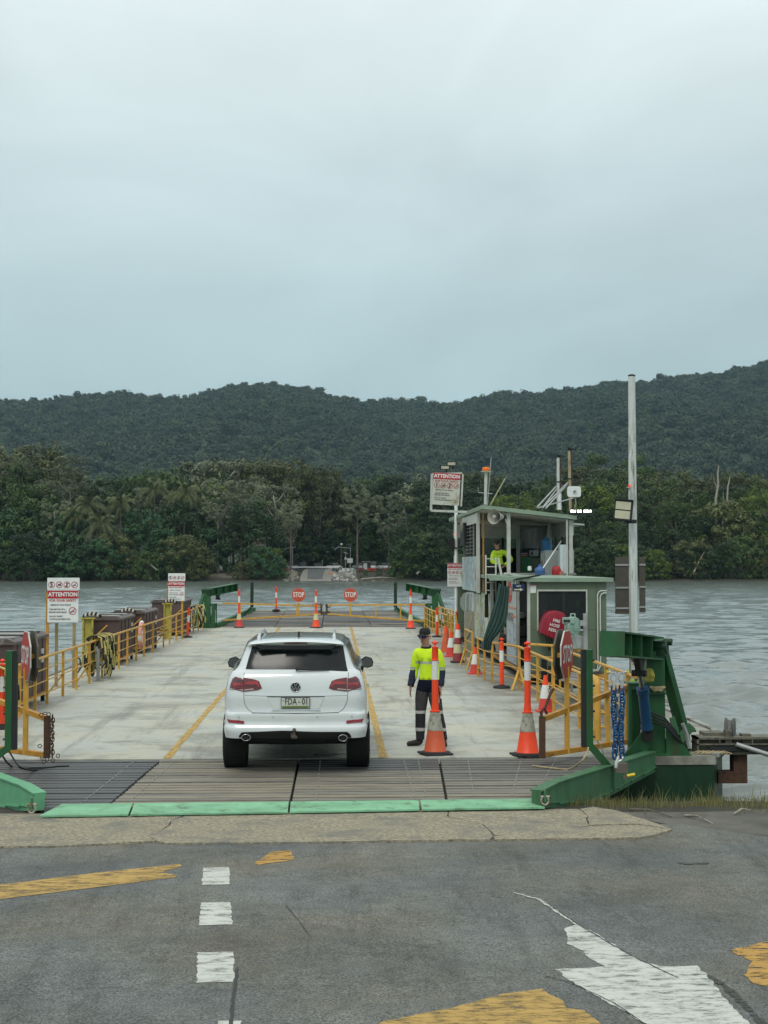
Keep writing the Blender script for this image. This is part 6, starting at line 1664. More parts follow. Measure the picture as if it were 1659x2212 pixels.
def attention(t, W, Hh, o, layout, rot=None, board=WHITE):
    """sign face W x Hh, origin o = bottom centre"""
    o = Vector(o)
    def put(q, nm, m):
        if rot is not None: q.v = [tuple(rot @ Vector(p)) for p in q.v]
        q.v = [(p[0] + o.x, p[1] + o.y, p[2] + o.z) for p in q.v]
        q.build(nm, m, t)
    q = MB(); q.b2((-W / 2, 0, 0), (W / 2, .012, Hh)); put(q, 'board', board)
    rr, kk, ww = MB(), MB(), MB()
    red = MB()
    if layout == 'top_icons':
        hi = .285 * Hh
        cz = Hh - .15 * Hh
        q = MB(); q.b2((-W * .51, -.01, Hh - hi + .02), (W * .54, -.003, Hh + .01)); put(q, 'icon_board', board)
        rcy = -.006
        for k in range(4): no_ring(rr, kk, -W * .37 + W * .25 * k, cz, W * .107, k)
        add_text(kk, '5', W * .2, (-W * .37, -.006, cz), .002, .02)
        for q_ in (rr, kk): q_.v = [(p[0], p[1] - .010, p[2]) for p in q_.v]
        zt = Hh - hi
        red.b2((-W / 2 + .004, -.008, zt - .175 * Hh), (W / 2 - .004, -.003, zt))
        add_text(ww, 'ATTENTION', W * .185, (0, -.008, zt - .088 * Hh), .002, .035, .92)
        rr2 = rr
        add_text(rr, 'FOR YOUR SAFETY', W * .112, (0, -.004, zt - .225 * Hh), .002, .02, .92)
        z = zt - .325 * Hh
        for j, s in enumerate(('REMAIN IN YOUR VEHICLE', 'TURN MOTOR OFF &', 'ENGAGE HAND BRAKE', 'FOLLOW TRAFFIC', 'CONTROLLER DIRECTIONS')):
            wd = {0: .80, 1: .58, 2: .62, 3: .5, 4: .76}[j] * W
            add_text(kk, s, W * .072, (-W / 2 + wd / 2 + .02, -.003, z), .002, .018, wd / (W * .072) / (len(s) * .66)); z -= (.10, .065, .095, .065, 0)[j] * Hh
        no_ring(rr, kk, W * .32, zt - .46 * Hh, W * .125, 3)
    else:
        red.b2((-W / 2 + .004, -.006, Hh * .80), (W / 2 - .004, -.002, Hh - .006))
        add_text(ww, 'ATTENTION', W * .185, (0, -.006, Hh * .895), .002, .035, .92)
        add_text(rr, 'FOR YOUR SAFETY', W * .112, (0, -.002, Hh * .735), .002, .02, .92)
        for k in range(4): no_ring(rr, kk, -W * .36 + W * .24 * k, Hh * .60, W * .105, k)
        add_text(kk, '5', W * .15, (-W * .36, -.006, Hh * .60), .002, .02)
        z = Hh * .46
        for j, s in enumerate(('REMAIN IN YOUR VEHICLE', 'TURN MOTOR OFF &', 'ENGAGE HAND BRAKE', 'FOLLOW TRAFFIC', 'CONTROLLER DIRECTIONS')):
            wd = {0: .78, 1: .58, 2: .62, 3: .5, 4: .74}[j] * W
            add_text(kk, s, W * .066, (-W / 2 + wd / 2 + .03, -.002, z), .002, .018, wd / (W * .066) / (len(s) * .66)); z -= (.10, .055, .095, .06, 0)[j] * Hh
    put(red, 'red_band', REDI); put(ww, 'lettering', WHITE); put(rr, 'red_print', REDI); put(kk, 'black_print', INK)
    for o_ in t.children:
        if o_.name.startswith(('red_print', 'black_print')): o_['kind'] = 'stuff'
SG = mat('greyed_yellow_post', (.33, .24, .10), .5, var=.3, grime=(.2, .2, .18), gsc=2.5, gamt=.5, gsoft=.2)
t = thing('attention_sign', 'nearer ATTENTION safety sign on three posts at the left side of the ferry', 'sign', (-6.0, 31.2, 0), 0, 'attention for your safety signs')
v = 31.2; c = PX(136.5, 1344, v)
attention(t, .665, PX(136.5, 1249, v).z - c.z, (c.x - .01, v, c.z), 'top_icons')
for x, y0, y1, vv_, m in ((160.4, 1346, 0, 31.25, SG), (122.4, 1346, 0, 31.6, SG), (103.0, 1276, 0, 31.4, YELD)):
    a = PX(x, y0, vv_); q = MB(); q.b2((a.x - .03, vv_ - .03, 0), (a.x + .03, vv_ + .03, a.z)); q.build('post', m, t)
t = thing('attention_sign', 'farther ATTENTION safety sign above the farthest storage bin', 'sign', (-5.6, 51, 0), 0, 'attention for your safety signs')
v = 51.4; c = PX(381, 1298, v)
attention(t, .585, PX(381, 1239, v).z - c.z, (c.x, v, c.z), 'top_icons')
for x, y0, vv_, m in ((393.5, 1298, 51.5, YEL), (363, 1258, 51.5, YELD)):
    a = PX(x, y0, vv_); q = MB(); q.b2((a.x - .035, vv_ - .03, 0), (a.x + .035, vv_ + .03, a.z)); q.build('post', m, t)
wp = thing('sign_mast', 'slim white mast left of the wheelhouse carrying two safety signs', 'mast', (4.1, 48, 0))
a = PX(985.6, 1310, 48)
q = MB(); q.cyl((a.x, 48, 0), (PX(985, 1088, 48).x, 48, PX(985, 1088, 48).z), .055, n=12); q.build('tube', WHITE, wp, smooth=50)
t = thing('attention_sign', 'small clean ATTENTION sign low on the slim white mast', 'sign', (a.x, 47.9, 1.9), 0, 'attention for your safety signs')
c = PX(983.3, 1267, 47.9); attention(t, .53, PX(983, 1216.5, 47.9).z - c.z, (c.x, 47.9, c.z), 'band_top')
t = thing('attention_sign', 'stained ATTENTION sign held high beside the wheelhouse roof', 'sign', (3.0, 44, 4.5), 0, 'attention for your safety signs')
STAIN = mat('stained_sign_white', (.50, .51, .44), .5, var=.1, grime=(.20, .17, .08), gsc=2.2, gamt=.52, gsoft=.2)
c = PX(962.5, 1091, 44); attention(t, .84, 1.0, (c.x, 44, c.z), 'band_top', Matrix.Rotation(R(3), 3, 'Y'), STAIN)
q = MB()
fl = [PX(931, 1103, 44.1), PX(933, 1024, 44.1), PX(939, 1024, 44.1)]
q.bar(fl[0], fl[1], .07, .07, (0, 1, 0)); q.bar(fl[0], PX(1012, 1106, 44.1), .05, .07); q.bar(PX(996, 1094, 44.1), PX(1000, 1024, 44.1), .05, .05, (0, 1, 0)); q.bar(fl[1], PX(998, 1022, 44.1), .05, .05)
q.build('frame', CRM, t)
for x, y, lb in ((975, 1002, 'black floodlight on top of the stained attention sign'), (961, 1010, 'lower black floodlight beside it on the stained attention sign')):
    c = PX(x, y, 44.1); t = thing('floodlight', lb, 'floodlight', c, 0, 'black floodlights')
    q = MB(); q.box((0, 0, 0), (.32, .1, .14)); q.box((.05, .02, -.12), (.05, .05, .14)); q.build('housing', BLACK, t, world=False); q = MB(); q.box((.0, -.052, 0), (.24, .006, .09)); q.build('lens', mat('floodlight_lens', (.42, .40, .30), .3), t, world=False)
t = thing('monitor', 'black square monitor panel on the slim white mast', 'monitor', PX(976, 1175, 47.9)); q = MB(); q.box((0, 0, 0), (.2, .05, .34)); q.box((.1, .02, -.14), (.16, .04, .05)); q.build('case', BLACK, t, world=False)
t = thing('signal_lamp', 'small red signal lamp on the slim white mast', 'lamp', PX(981, 1156, 47.8)); q = MB(); q.lathe([(.015, 0), (.02, .03), (.01, .04)], 8); q.build('lens', emis('red_lamp', (1, .08, .04), 1.2), t, world=False)
# grey pillar with chrome hoops
t = thing('control_pillar', 'grey concrete-coloured control pillar with chrome hoops beside the deck house', 'pillar', (3.93, 41.5, 0))
q = MB(); q.b2((-.15, -.12, 0), (.14, .12, 1.31)); q.build('pillar', mat('pillar_grey', (.26, .255, .20), .7, var=.15, grime=(.16, .15, .11)), t, world=False, bevel=.01)
q = MB()
for s in (-.06, .06): q.tube([(s - .05, 0, 1.3), (s - .05, 0, 1.72), (s - .02, 0, 1.84), (s + .05, 0, 1.86), (s + .1, 0, 1.76), (s + .1, 0, 1.3)], .018, 7)
q.build('hoops', STEEL, t, world=False, smooth=60)
q = MB(); q.prism([(-.2, .0), (-.28, .15), (-.28, .35), (-.18, .52), (.02, .56), (.12, .5), (.12, .0)], -.06, -.05, lambda a, b, d: (a, d, 1.33 + b)); q.build('clear_screen', glassm('clear_screen', (.6, .66, .66), .1, .22), t, world=False)
q = MB(); q.tube([(.03, -.13, 1.22), (.04, -.14, 1.1), (.02, -.14, 1.0)], .012, 5); q.build('yellow_cord', RYL, t, world=False)
# tall timber mooring pile
PILE = mat('peeling_white_pile', (.60, .63, .61), .6, var=.12, sc=3, grime=(.20, .20, .14), gsc=2.2, gamt=.52, gsoft=.12, stretch=(2.5, 2.5, .35), bump=.4, fine=30)
b = PX(1370, 1480, 34); a = PX(1364.5, 813, 34)
t = thing('mooring_pile', 'tall octagonal white painted timber pile with peeling paint right of the deck house', 'pile', (b.x, 34, -2))
q = MB(); bb = Vector((b.x + (b.x - a.x) * .28, 34, -2)); q.tube([bb, b, a], [.125, .118, .085], 8); q.build('shaft', PILE, t)
q = MB(); q.lathe([(.09, 0), (.09, .03), (.04, .05)], 8, a); q.build('cap', BLACK, t)
t = thing('beacon', 'small lit red beacon on the tall white pile', 'beacon', PX(1359.5, 1052, 33.8)); q = MB(); q.lathe([(.028, 0), (.032, .04), (.02, .06), (.01, .07)], 10); q.build('lens', emis('beacon_red', (.8, .05, .03), .5), t, world=False); q = MB(); q.lathe([(.08, -.02), (.08, -.005)], 12); q.cyl((0, 0, -.3), (0, 0, -.02), .025); q.build('bracket', CRM, t, world=False)
c = PX(1347, 1102, 33.6); t = thing('floodlight', 'big unlit floodlight with a yellowish two-part lens on the tall white pile', 'floodlight', c, 0, 'black floodlights')
rt = Matrix.Rotation(R(-22), 3, 'Z') @ Matrix.Rotation(R(6), 3, 'Y')
q = MB(); q.box((0, 0, .0), (.43, .07, .50), rt); q.box((-.0, -.02, .25), (.46, .12, .03), rt); q.box((.16, .03, -.27), (.3, .12, .09)); q.build('housing', BLACK, t, world=False, bevel=.008)
q = MB(); q.box(rt @ Vector((-.01, -.038, .11)), (.36, .008, .19), rt); q.build('lens', mat('cream_lens', (.52, .50, .36), .3, var=.08), t, world=False); q = MB(); q.box(rt @ Vector((-.01, -.038, -.11)), (.36, .008, .19), rt); q.build('lens', MC['cream_lens'], t, world=False)
SB = mat('sign_back', (.085, .075, .062), .5, .2, var=.2, grime=(.13, .12, .10), gsc=2)
for k, (x0, x1, y0, y1, lb) in enumerate([(1328, 1357, 1203, 1326, 'left grey-brown sign seen from behind on the tall pile'), (1380, 1393.5, 1203, 1323, 'right grey-brown sign seen from behind on the tall pile')]):
    a, b = PX(x0, y0, 34.05), PX(x1, y1, 34.05); t = thing('road_sign', lb, 'sign', a, 0, 'sign backs on the pile')
    q = MB(); q.b2((a.x, 34.0, b.z), (b.x + (.12 if k == 0 else 0), 34.03, a.z)); q.build('plate', SB, t)
    for f in (.14, .54, .9):
        q = MB(); z = a.z + (b.z - a.z) * f; q.b2((a.x, 33.975, z - .02), (b.x, 33.998, z + .02)); q.build('rail', STEEL, t)
# cable guide at the right
t = thing('cable_guide', 'steel outrigger with a grooved cable wheel at the right edge of the ferry', 'cable guide', (5.6, 20.1, .2))
OLD = mat('mossy_steel', (.17, .16, .12), .65, .2, var=.35, grime=(.07, .065, .05), gsc=6, gamt=.5, gsoft=.15, bump=.4, fine=30)
A = PX(1498, 1603, 20.4); Bx = PX(1690, 1606, 20.4)
q = MB(); q.b2((A.x, 20.2, A.z + .06), (Bx.x + 1.2, 20.55, A.z + .09)); q.b2((A.x, 20.35, A.z - .10), (Bx.x + 1.2, 20.38, A.z + .06)); q.b2((A.x, 20.2, A.z - .02), (Bx.x + 1.2, 20.55, A.z + 0.0)); q.b2((A.x, 20.2, A.z - .155), (Bx.x + 1.2, 20.55, A.z - .12)); q.b2((A.x, 20.2, A.z - .155), (A.x + .03, 20.5, A.z + .09)); q.build('beam', OLD, t)
for k in range(5):
    x = A.x + .32 + .47 * k; q = MB(); q.b2((x, 20.19, A.z - .02), (x + .015, 20.22, A.z + .075)); q.build('stiffener', OLD, t)
q = MB(); q.b2((A.x + .17, 20.16, A.z - .10), (A.x + 3, 20.2, A.z - .04)); q.build('dark_sheave', BLACK, t)
c = PX(1577, 1578, 20.5)
for dy in (0,):
    q = MB(); q.lathe([(.20, -.07), (.21, -.06), (.17, -.02), (.17, .02), (.21, .06), (.20, .07)], 30, c + Vector((0, 0, -.02)), Matrix.Rotation(R(70), 3, 'Z') @ Matrix.Rotation(R(90), 3, 'X')); q.build('cable_wheel', mat('worn_wheel', (.11, .11, .10), .6, .3, var=.3), t, smooth=40)
q = MB(); q.b2((c.x - .14, 20.25, c.z - .16), (c.x - .04, 20.35, c.z + .03)); q.b2((c.x + .12, 20.3, c.z - .16), (c.x + .25, 20.45, c.z - .03)); q.b2((c.x - .4, 20.4, c.z - .16), (c.x - .1, 20.7, c.z - .02)); q.build('wheel_bracket', OLD, t)
q = MB(); q.cyl(PX(1590, 1608, 20.15), PX(1672, 1634, 20.1), .035, n=10); q.build('haul_cable', STEEL, t, smooth=60)
q = MB(); a = PX(1595, 1628, 20.4); b = PX(1595, 1690, 20.4); d = PX(1548, 1690, 20.4); q.b2((a.x - .10, 20.3, b.z), (a.x + .10, 20.5, a.z)); q.b2((d.x, 20.3, b.z), (a.x - .10, 20.5, b.z + .17)); q.build('hanger', RUST, t)
q = MB(); q.bar((4.83, 20.3, .50), (4.92, 20.3, .16), .05, .08); q.bar((4.92, 20.3, .16), (5.12, 20.3, .38), .05, .12); q.build('green_strut', GREENF, t)
q = MB(); q.b2((5.2, 20.3, .0), (5.75, 20.6, .14)); q.build('plinth', OLD, t)
t = thing('rope_end', 'loose frayed rope ends lying on the deck edge by the gantry foot', 'rope', (5.2, 20.1, .02)); q = MB()
for k in range(6): q.tube([(5.0 + .08 * k, 20.0, .02), (5.15 + .07 * k, 20.06 + .02 * math.sin(k), .05), (5.3 + .06 * k, 20.0 - .02 * k * .3, .02)], .009, 5)
q.build('rope', ROPE, t)
# ================================================================== FAR BANK LANDING
FZ = lambda v: z_land(0, v)
FR = mat('far_ramp_concrete', (.19, .185, .155), .8, var=.2, sc=.6, grime=(.13, .125, .10), gsc=.4)
FA = mat('far_asphalt', (.085, .09, .092), .8, var=.2, sc=.5)
def far(x, y, v): return PX(x, y, v)
q = MB(); nn = 30
L0 = far(643.8, 1257, 281.5); R0 = far(716.2, 1257, 281.5)
for k in range(nn + 1):
    v = 281.2 + 40 * k / nn
    z = z_land(0, v) + .12 + .38 * min(1, (v - 281.2) / 6)
    q.v += [(L0.x + (.3 + .02 * k), v, z), (R0.x, v, z)]
q.f = [(2 * k, 2 * k + 1, 2 * k + 3, 2 * k + 2) for k in range(nn)]
o = q.build('far_ramp', FR); meta(o, kind='structure'); WL[o] = Vector((0, 0, 0))
q = MB()
for k in range(nn + 1):
    v = 283.5 + 37.5 * k / nn
    z = z_land(0, v) + .12 + .38 * min(1, (v - 281.2) / 6) + .05
    cx = (L0.x + R0.x) / 2; wd = 1.5 + .02 * k
    q.v += [(cx - wd, v, z), (cx + wd, v, z)]
q.f = [(2 * k, 2 * k + 1, 2 * k + 3, 2 * k + 2) for k in range(nn)]
q.build('asphalt_lane', FA, o)
q = MB(); q.b2((-16, 319, 1.2), (22, 335, 1.36)); o = q.build('far_car_park', FA); meta(o, kind='structure')
q = MB(); q.b2((4, 309, .8), (17, 318, 1.15)); o = q.build('far_lawn', mat('lawn', (.05, .085, .02), .9, var=.3, sc=1)); meta(o, kind='structure')
# rock revetments
ROCK = [mat('rock_grey', (.20, .19, .165), .9, var=.3, bump=.5), mat('rock_tan', (.25, .22, .15), .9, var=.3, bump=.5), mat('rock_pale', (.36, .36, .33), .9, var=.2, bump=.5)]
def rock_mesh(seed, m):
    bm = bmesh.new(); bmesh.ops.create_icosphere(bm, subdivisions=1, radius=.5)
    for v in bm.verts: v.co *= 1 + .35 * noise.noise(v.co * 2.3 + Vector((seed, 0, 0)))
    me = bpy.data.meshes.new('rock'); bm.to_mesh(me); bm.free(); me.materials.append(m); return me
RM = [rock_mesh(i * 3.1, ROCK[i % 3]) for i in range(6)]
for (x0, x1, y0, y1, lb, pool, n) in ((612, 643, 1236, 1257, 'rock revetment left of the far ramp', (0, 1, 3, 4), 70), (718, 770, 1235, 1257, 'pale rock revetment right of the far ramp', (0, 2, 5, 3), 110), (770, 850, 1249, 1258, 'low rocks under the scrub right of the far ramp', (0, 3, 1, 4), 50)):
    t = thing('rock_revetment', lb, 'rocks', far((x0 + x1) / 2, y1, 284), 0, 'rock revetments on the far bank')
    for k in range(n):
        x = random.uniform(x0, x1); f = random.random()
        v = 282 + 16 * f; z = -1.0 + (1.9 * f if y0 < 1245 else .6 * f)
        o = bpy.data.objects.new('rock', RM[random.choice(pool)]); COL.objects.link(o); o.parent = t
        s = random.uniform(.5, 1.15)
        u = (x - 724) / F * v
        o.location = Vector((u, v, z)) - WL[t]; o.scale = (s * 1.3, s, s * .8); o.rotation_euler = (random.random() * 6, random.random() * 6, random.random() * 6)
# scrub near the landing
for j, (x, y, v, h, kk, lb) in enumerate([(590, 1246, 292, 5.6, ('bush', 'bright'), 'bright green bush left of the far ramp'), (560, 1248, 290, 3.2, ('bush', 'mid'), 'low bush at the water left of the bright bush'), (790, 1246, 290, 1.0, ('bush', 'mid'), 'low scrub right of the far ramp'), (820, 1246, 290, 1.2, ('bush', 'olive'), 'olive scrub below the parked cars'), (856, 1246, 291, 2.4, ('bush', 'dark'), 'dark scrub right of the parked cars'), (768, 1240, 300, .9, ('bush', 'mid'), 'small shrub beside the pale rocks')]):
    var = pick({kk}); u = (x - 724) / F * v
    t = thing('shrub', lb, 'shrub', (u, v, z_land(u, v) + .3), 1.3 * j, 'shrubs by the far landing'); t.scale = (h * .95, h * .95, h)
    c = bpy.data.objects.new('crown', var[2]); COL.objects.link(c); c.parent = t
    c = bpy.data.objects.new('trunk', var[3]); COL.objects.link(c); c.parent = t
# barrier rail
a, b = far(626, 1225, 312), far(734, 1225, 312)
t = thing('boom_gate', 'long white boom with a lattice skirt closing the far ramp', 'boom gate', (a.x, 312, z_land(0, 312)))
q = MB(); q.bar(a, b, .12, .28); q.build('boom', WHITE, t)
q = MB()
for k in range(34):
    f = k / 33; p = a.lerp(b, f); q.bar(p - Vector((0, 0, .1)), p + Vector((.18 if k % 2 else -.18, 0, -.62)), .03)
q.bar(a - Vector((0, 0, .62)), b - Vector((0, 0, .62)), .05); q.build('lattice', STEEL, t)
q = MB()
for p in (a, b): q.b2((p.x - .2, 311.8, z_land(0, 312)), (p.x + .2, 312.2, p.z + .1))
q.build('pedestal', GREY, t)
# simple but complete parked cars
def parked(loc, rz, col, lb, L_=4.5, H=1.5, suv=False):
    t = thing('parked_car', lb, 'car', loc, rz, 'cars parked behind the far ramp')
    m = mat('car_' + col[0], col[1], .25, var=.03, bump=0, coat=.6)
    hw = .88
    sec = [(-L_ / 2, .35, .70), (-L_ / 2 + .1, .28, .82), (-L_ / 2 + .9, .25, .95), (L_ / 2 - .9, .25, .98), (L_ / 2 - .1, .28, .9), (L_ / 2, .4, .7)]
    q = MB()
    for y, z0, z1 in sec: q.v += [(-hw + .02, y, z0), (-hw, y, (z0 + z1) / 2), (-hw + .08, y, z1), (hw - .08, y, z1), (hw, y, (z0 + z1) / 2), (hw - .02, y, z0)]
    for i in range(len(sec) - 1):
        for k in range(6): j = (k + 1) % 6; q.f.append((i * 6 + k, i * 6 + j, i * 6 + 6 + j, i * 6 + 6 + k))
    q.f += [(0, 1, 2, 3, 4, 5), tuple(range(30, 36))]
    q.build('body', m, t, world=False, smooth=35)
    yb = .3; q = MB()
    q.prism([(-L_ / 2 + (1.15 if not suv else 1.0), .95), (-L_ / 2 + 1.75, H - .04), (L_ / 2 - (1.3 if not suv else .5), H - .02), (L_ / 2 - (.6 if not suv else .15), .97)], -hw + .12, hw - .12, lambda a, b, d: (d, a, b)); q.build('window_band', BLACK, t, world=False, smooth=35)
    q = MB(); q.b2((-hw + .14, -L_ / 2 + 1.75, H - .05), (hw - .14, L_ / 2 - (1.3 if not suv else .5), H)); q.build('roof', m, t, world=False)
    for x in (-hw + .1, hw - .1):
        for y in (-L_ / 2 + .8, L_ / 2 - .8):
            q = MB(); q.cyl((x - .1, y, .32), (x + .1, y, .32), .32, n=16); w = q.build('wheel', BLACK, t, world=False, smooth=40)
    for x in (-.65, .65):
        q = MB(); q.b2((x - .18, -L_ / 2 - .01, .62), (x + .18, -L_ / 2 + .06, .76)); q.build('headlight', mat('headlight_glass', (.6, .62, .62), .15), t, world=False)
    return t
CW = ('white', (.62, .64, .64)); CS = ('silver', (.34, .36, .37)); CD = ('dark', (.03, .035, .04))
zc = 1.36
for (x, v, rz, c, lb, suv) in ((630, 322, -.35, CS, 'silver four wheel drive at the left end of the far boom', True), (686, 327, .1, CD, 'dark car behind the middle of the far boom', False), (722, 321, .5, CW, 'white hatchback at the right end of the far boom', False), (774, 325, .3, CS, 'silver car between the sign and the kiosk', False), (807, 325, -.2, CW, 'white car just right of the kiosk', True), (829, 327, .4, CW, 'white car, rightmost of the far cars', False), (655, 328, .05, CD, 'dark car behind the left half of the boom', True)):
    parked(((x - 724) / F * v, v, zc), rz, c, lb, suv=suv, H=1.75 if suv else 1.5)
# red / white water barriers
for (x, v, m, lb) in ((617, 314, MAROON, 'red plastic barrier left of the far boom'), (778, 316, MAROON, 'red plastic barrier left of the kiosk'), (803, 316, REDC, 'red plastic barrier right of the kiosk'), (836, 316, MAROON, 'rightmost red plastic barrier'), (760, 314, WHITE, 'white plastic barrier by the far sign'), (748, 315, WHITE, 'low white plastic barrier left of the other one')):
    u = (x - 724) / F * v; t = thing('plastic_barrier', lb, 'barrier', (u, v, 1.1), 0, 'plastic barriers on the far bank')
    q = MB(); q.prism([(-.26, 0), (.26, 0), (.12, .35), (.12, .65), (-.12, .65), (-.12, .35)], -.95, .95, lambda a, b, d: (d, a, b)); q.build('shell', m, t, world=False); q = MB(); q.b2((-.6, -.3, .25), (.6, .3, .3)); q.build('groove', DARK, t, world=False)
# kiosk
a = far(792, 1231, 318); t = thing('kiosk', 'small dark ticket kiosk with a white notice board', 'kiosk', (a.x, 318, 1.15))
q = MB(); q.b2((-.9, -.7, 0), (.9, .7, 1.9)); q.build('wall', mat('kiosk_brown', (.07, .065, .05), .7), t, world=False); q = MB(); q.prism([(-1.3, 1.9), (1.3, 1.9), (.9, 2.15), (-.9, 2.15)], -1, 1, lambda a, b, d: (a, d, b)); q.build('roof', GREY, t, world=False); q = MB(); q.b2((-.75, -.76, .3), (.1, -.71, 1.75)); q.build('notice_board', WHITE, t, world=False)
# timber sign
a, b = far(547, 1160, 300), far(575, 1181, 300); t = thing('timber_sign', 'weathered timber slat sign on two posts left of the far ramp', 'sign', (a.x, 300, z_land(0, 300)))
TB = mat('weathered_timber', (.30, .23, .15), .8, var=.4, sc=3, grime=(.14, .11, .08), gsc=2, gamt=.5)
for k in range(9):
    x = a.x + (b.x - a.x) * k / 9; q = MB(); q.b2((x + .02, 300, b.z), (x + .29, 300.06, a.z + random.uniform(-.1, .05))); q.build('slat', TB, t)
q = MB(); q.b2((a.x, 299.94, b.z + .3), (b.x, 299.99, b.z + .42)); q.b2((a.x, 299.94, a.z - .5), (b.x, 299.99, a.z - .38)); q.build('faded_text_strip', WHITED, t)
for f in (.15, .8):
    x = a.x + (b.x - a.x) * f; q = MB(); q.b2((x - .12, 300.06, z_land(0, 300)), (x + .12, 300.3, a.z)); q.build('post', BARK, t)
def fpole(x, y0, y1, v, name, lb, cat, r=.07, m=STEEL):
    a, b = far(x, y0, v), far(x, y1, v); t = thing(name, lb, cat, (b.x, v, z_land(0, v)))
    q = MB(); q.cyl((b.x, v, z_land(0, v)), a, r, n=7); q.build('pole', m, t); return t, a
t, a = fpole(587, 1165, 1200, 302, 'box_sign', 'white box sign on a thin pole beside the timber sign', 'sign'); q = MB(); q.b2((a.x - .75, 301.8, a.z), (a.x + .75, 302.1, a.z + .55)); q.b2((a.x - .85, 301.7, a.z + .6), (a.x + .85, 302.2, a.z + .68)); q.build('box', WHITE, t)
t, a = fpole(632, 1180, 1232, 312, 'street_lamp', 'left lamp post with a long arm at the far ramp', 'street lamp'); q = MB(); q.bar(far(604, 1186, 312), far(639, 1182, 312), .1); q.build('arm', STEEL, t)
t, a = fpole(603, 1176, 1225, 312, 'street_lamp', 'solar panel post left of the left lamp', 'street lamp'); q = MB(); q.box(a, (1.1, .8, .1), Matrix.Rotation(R(-40), 3, 'X')); q.build('solar_panel', DARK, t); q = MB(); q.lathe([(.05, -.2), (.22, 0), (.05, .2)], 10, far(596, 1173, 312)); q.build('globe', WHITED, t)
t, a = fpole(737, 1176, 1232, 310, 'street_lamp', 'right lamp post with a white globe at the far ramp', 'street lamp', .09, BARK); q = MB(); q.lathe([(.08, -.2), (.26, -.05), (.26, .1), (.05, .25)], 12, far(737.5, 1176, 309.8)); q.build('globe', WHITE, t, smooth=50); q = MB(); q.bar(far(723, 1187, 310), far(733, 1180, 310), .12); q.bar(far(733, 1182, 310), far(756, 1184, 310), .1); q.build('arm', STEEL, t)
t, a = fpole(757, 1178, 1231, 311, 'street_lamp', 'solar panel post right of the globe lamp', 'street lamp'); q = MB(); q.box(a + Vector((-.2, 0, 0)), (1.1, .8, .1), Matrix.Rotation(R(-40), 3, 'X')); q.build('solar_panel', mat('solar_blue', (.10, .12, .15), .3), t)
t, a = fpole(746.5, 1194, 1230, 308, 'sign_post', 'thin post with small panels and a round sign between the lamps', 'sign'); q = MB(); q.box(a, (.9, .3, .12), Matrix.Rotation(.3, 3, 'Y')); q.build('small_panel', STEEL, t); q = MB(); q.cyl(far(746.5, 1206.5, 307.8), far(746.5, 1206.5, 307.9), .32, n=14); q.build('round_sign', STEEL, t)
t, a = fpole(756, 1207, 1230, 307, 'notice_sign', 'white square notice right of the round sign', 'sign'); q = MB(); b = far(756, 1211, 306.8); q.b2((b.x - .6, 306.7, b.z - .5), (b.x + .6, 306.75, b.z + .5)); q.build('board', WHITED, t)
t, a = fpole(696, 1210, 1226, 318, 'parking_sign', 'small sign post behind the boom', 'sign', .05)
t = thing('excavated_mound', 'orange-brown soil mound at the right edge of the far ramp', 'mound', far(714, 1241, 292)); q = MB(); q.lathe([(.8, -.3), (.6, .2), (.2, .45)], 8); q.build('mound', mat('orange_soil', (.3, .14, .05), .9), t, world=False, smooth=60)
# pale mud beach left
q = MB(); a0 = far(440, 1252, 284)
for k in range(9):
    x = 428 + 14 * k; v = 283.2
    q.v += [((x - 724) / F * v, v, -.78), ((x - 724) / F * 296, 296, z_land(0, 296) + .35)]
q.f = [(2 * k, 2 * k + 1, 2 * k + 3, 2 * k + 2) for k in range(8)]
o = q.build('mud_beach', mat('pale_mud', (.14, .125, .095), .9, var=.2, sc=.5)); meta(o, kind='structure')
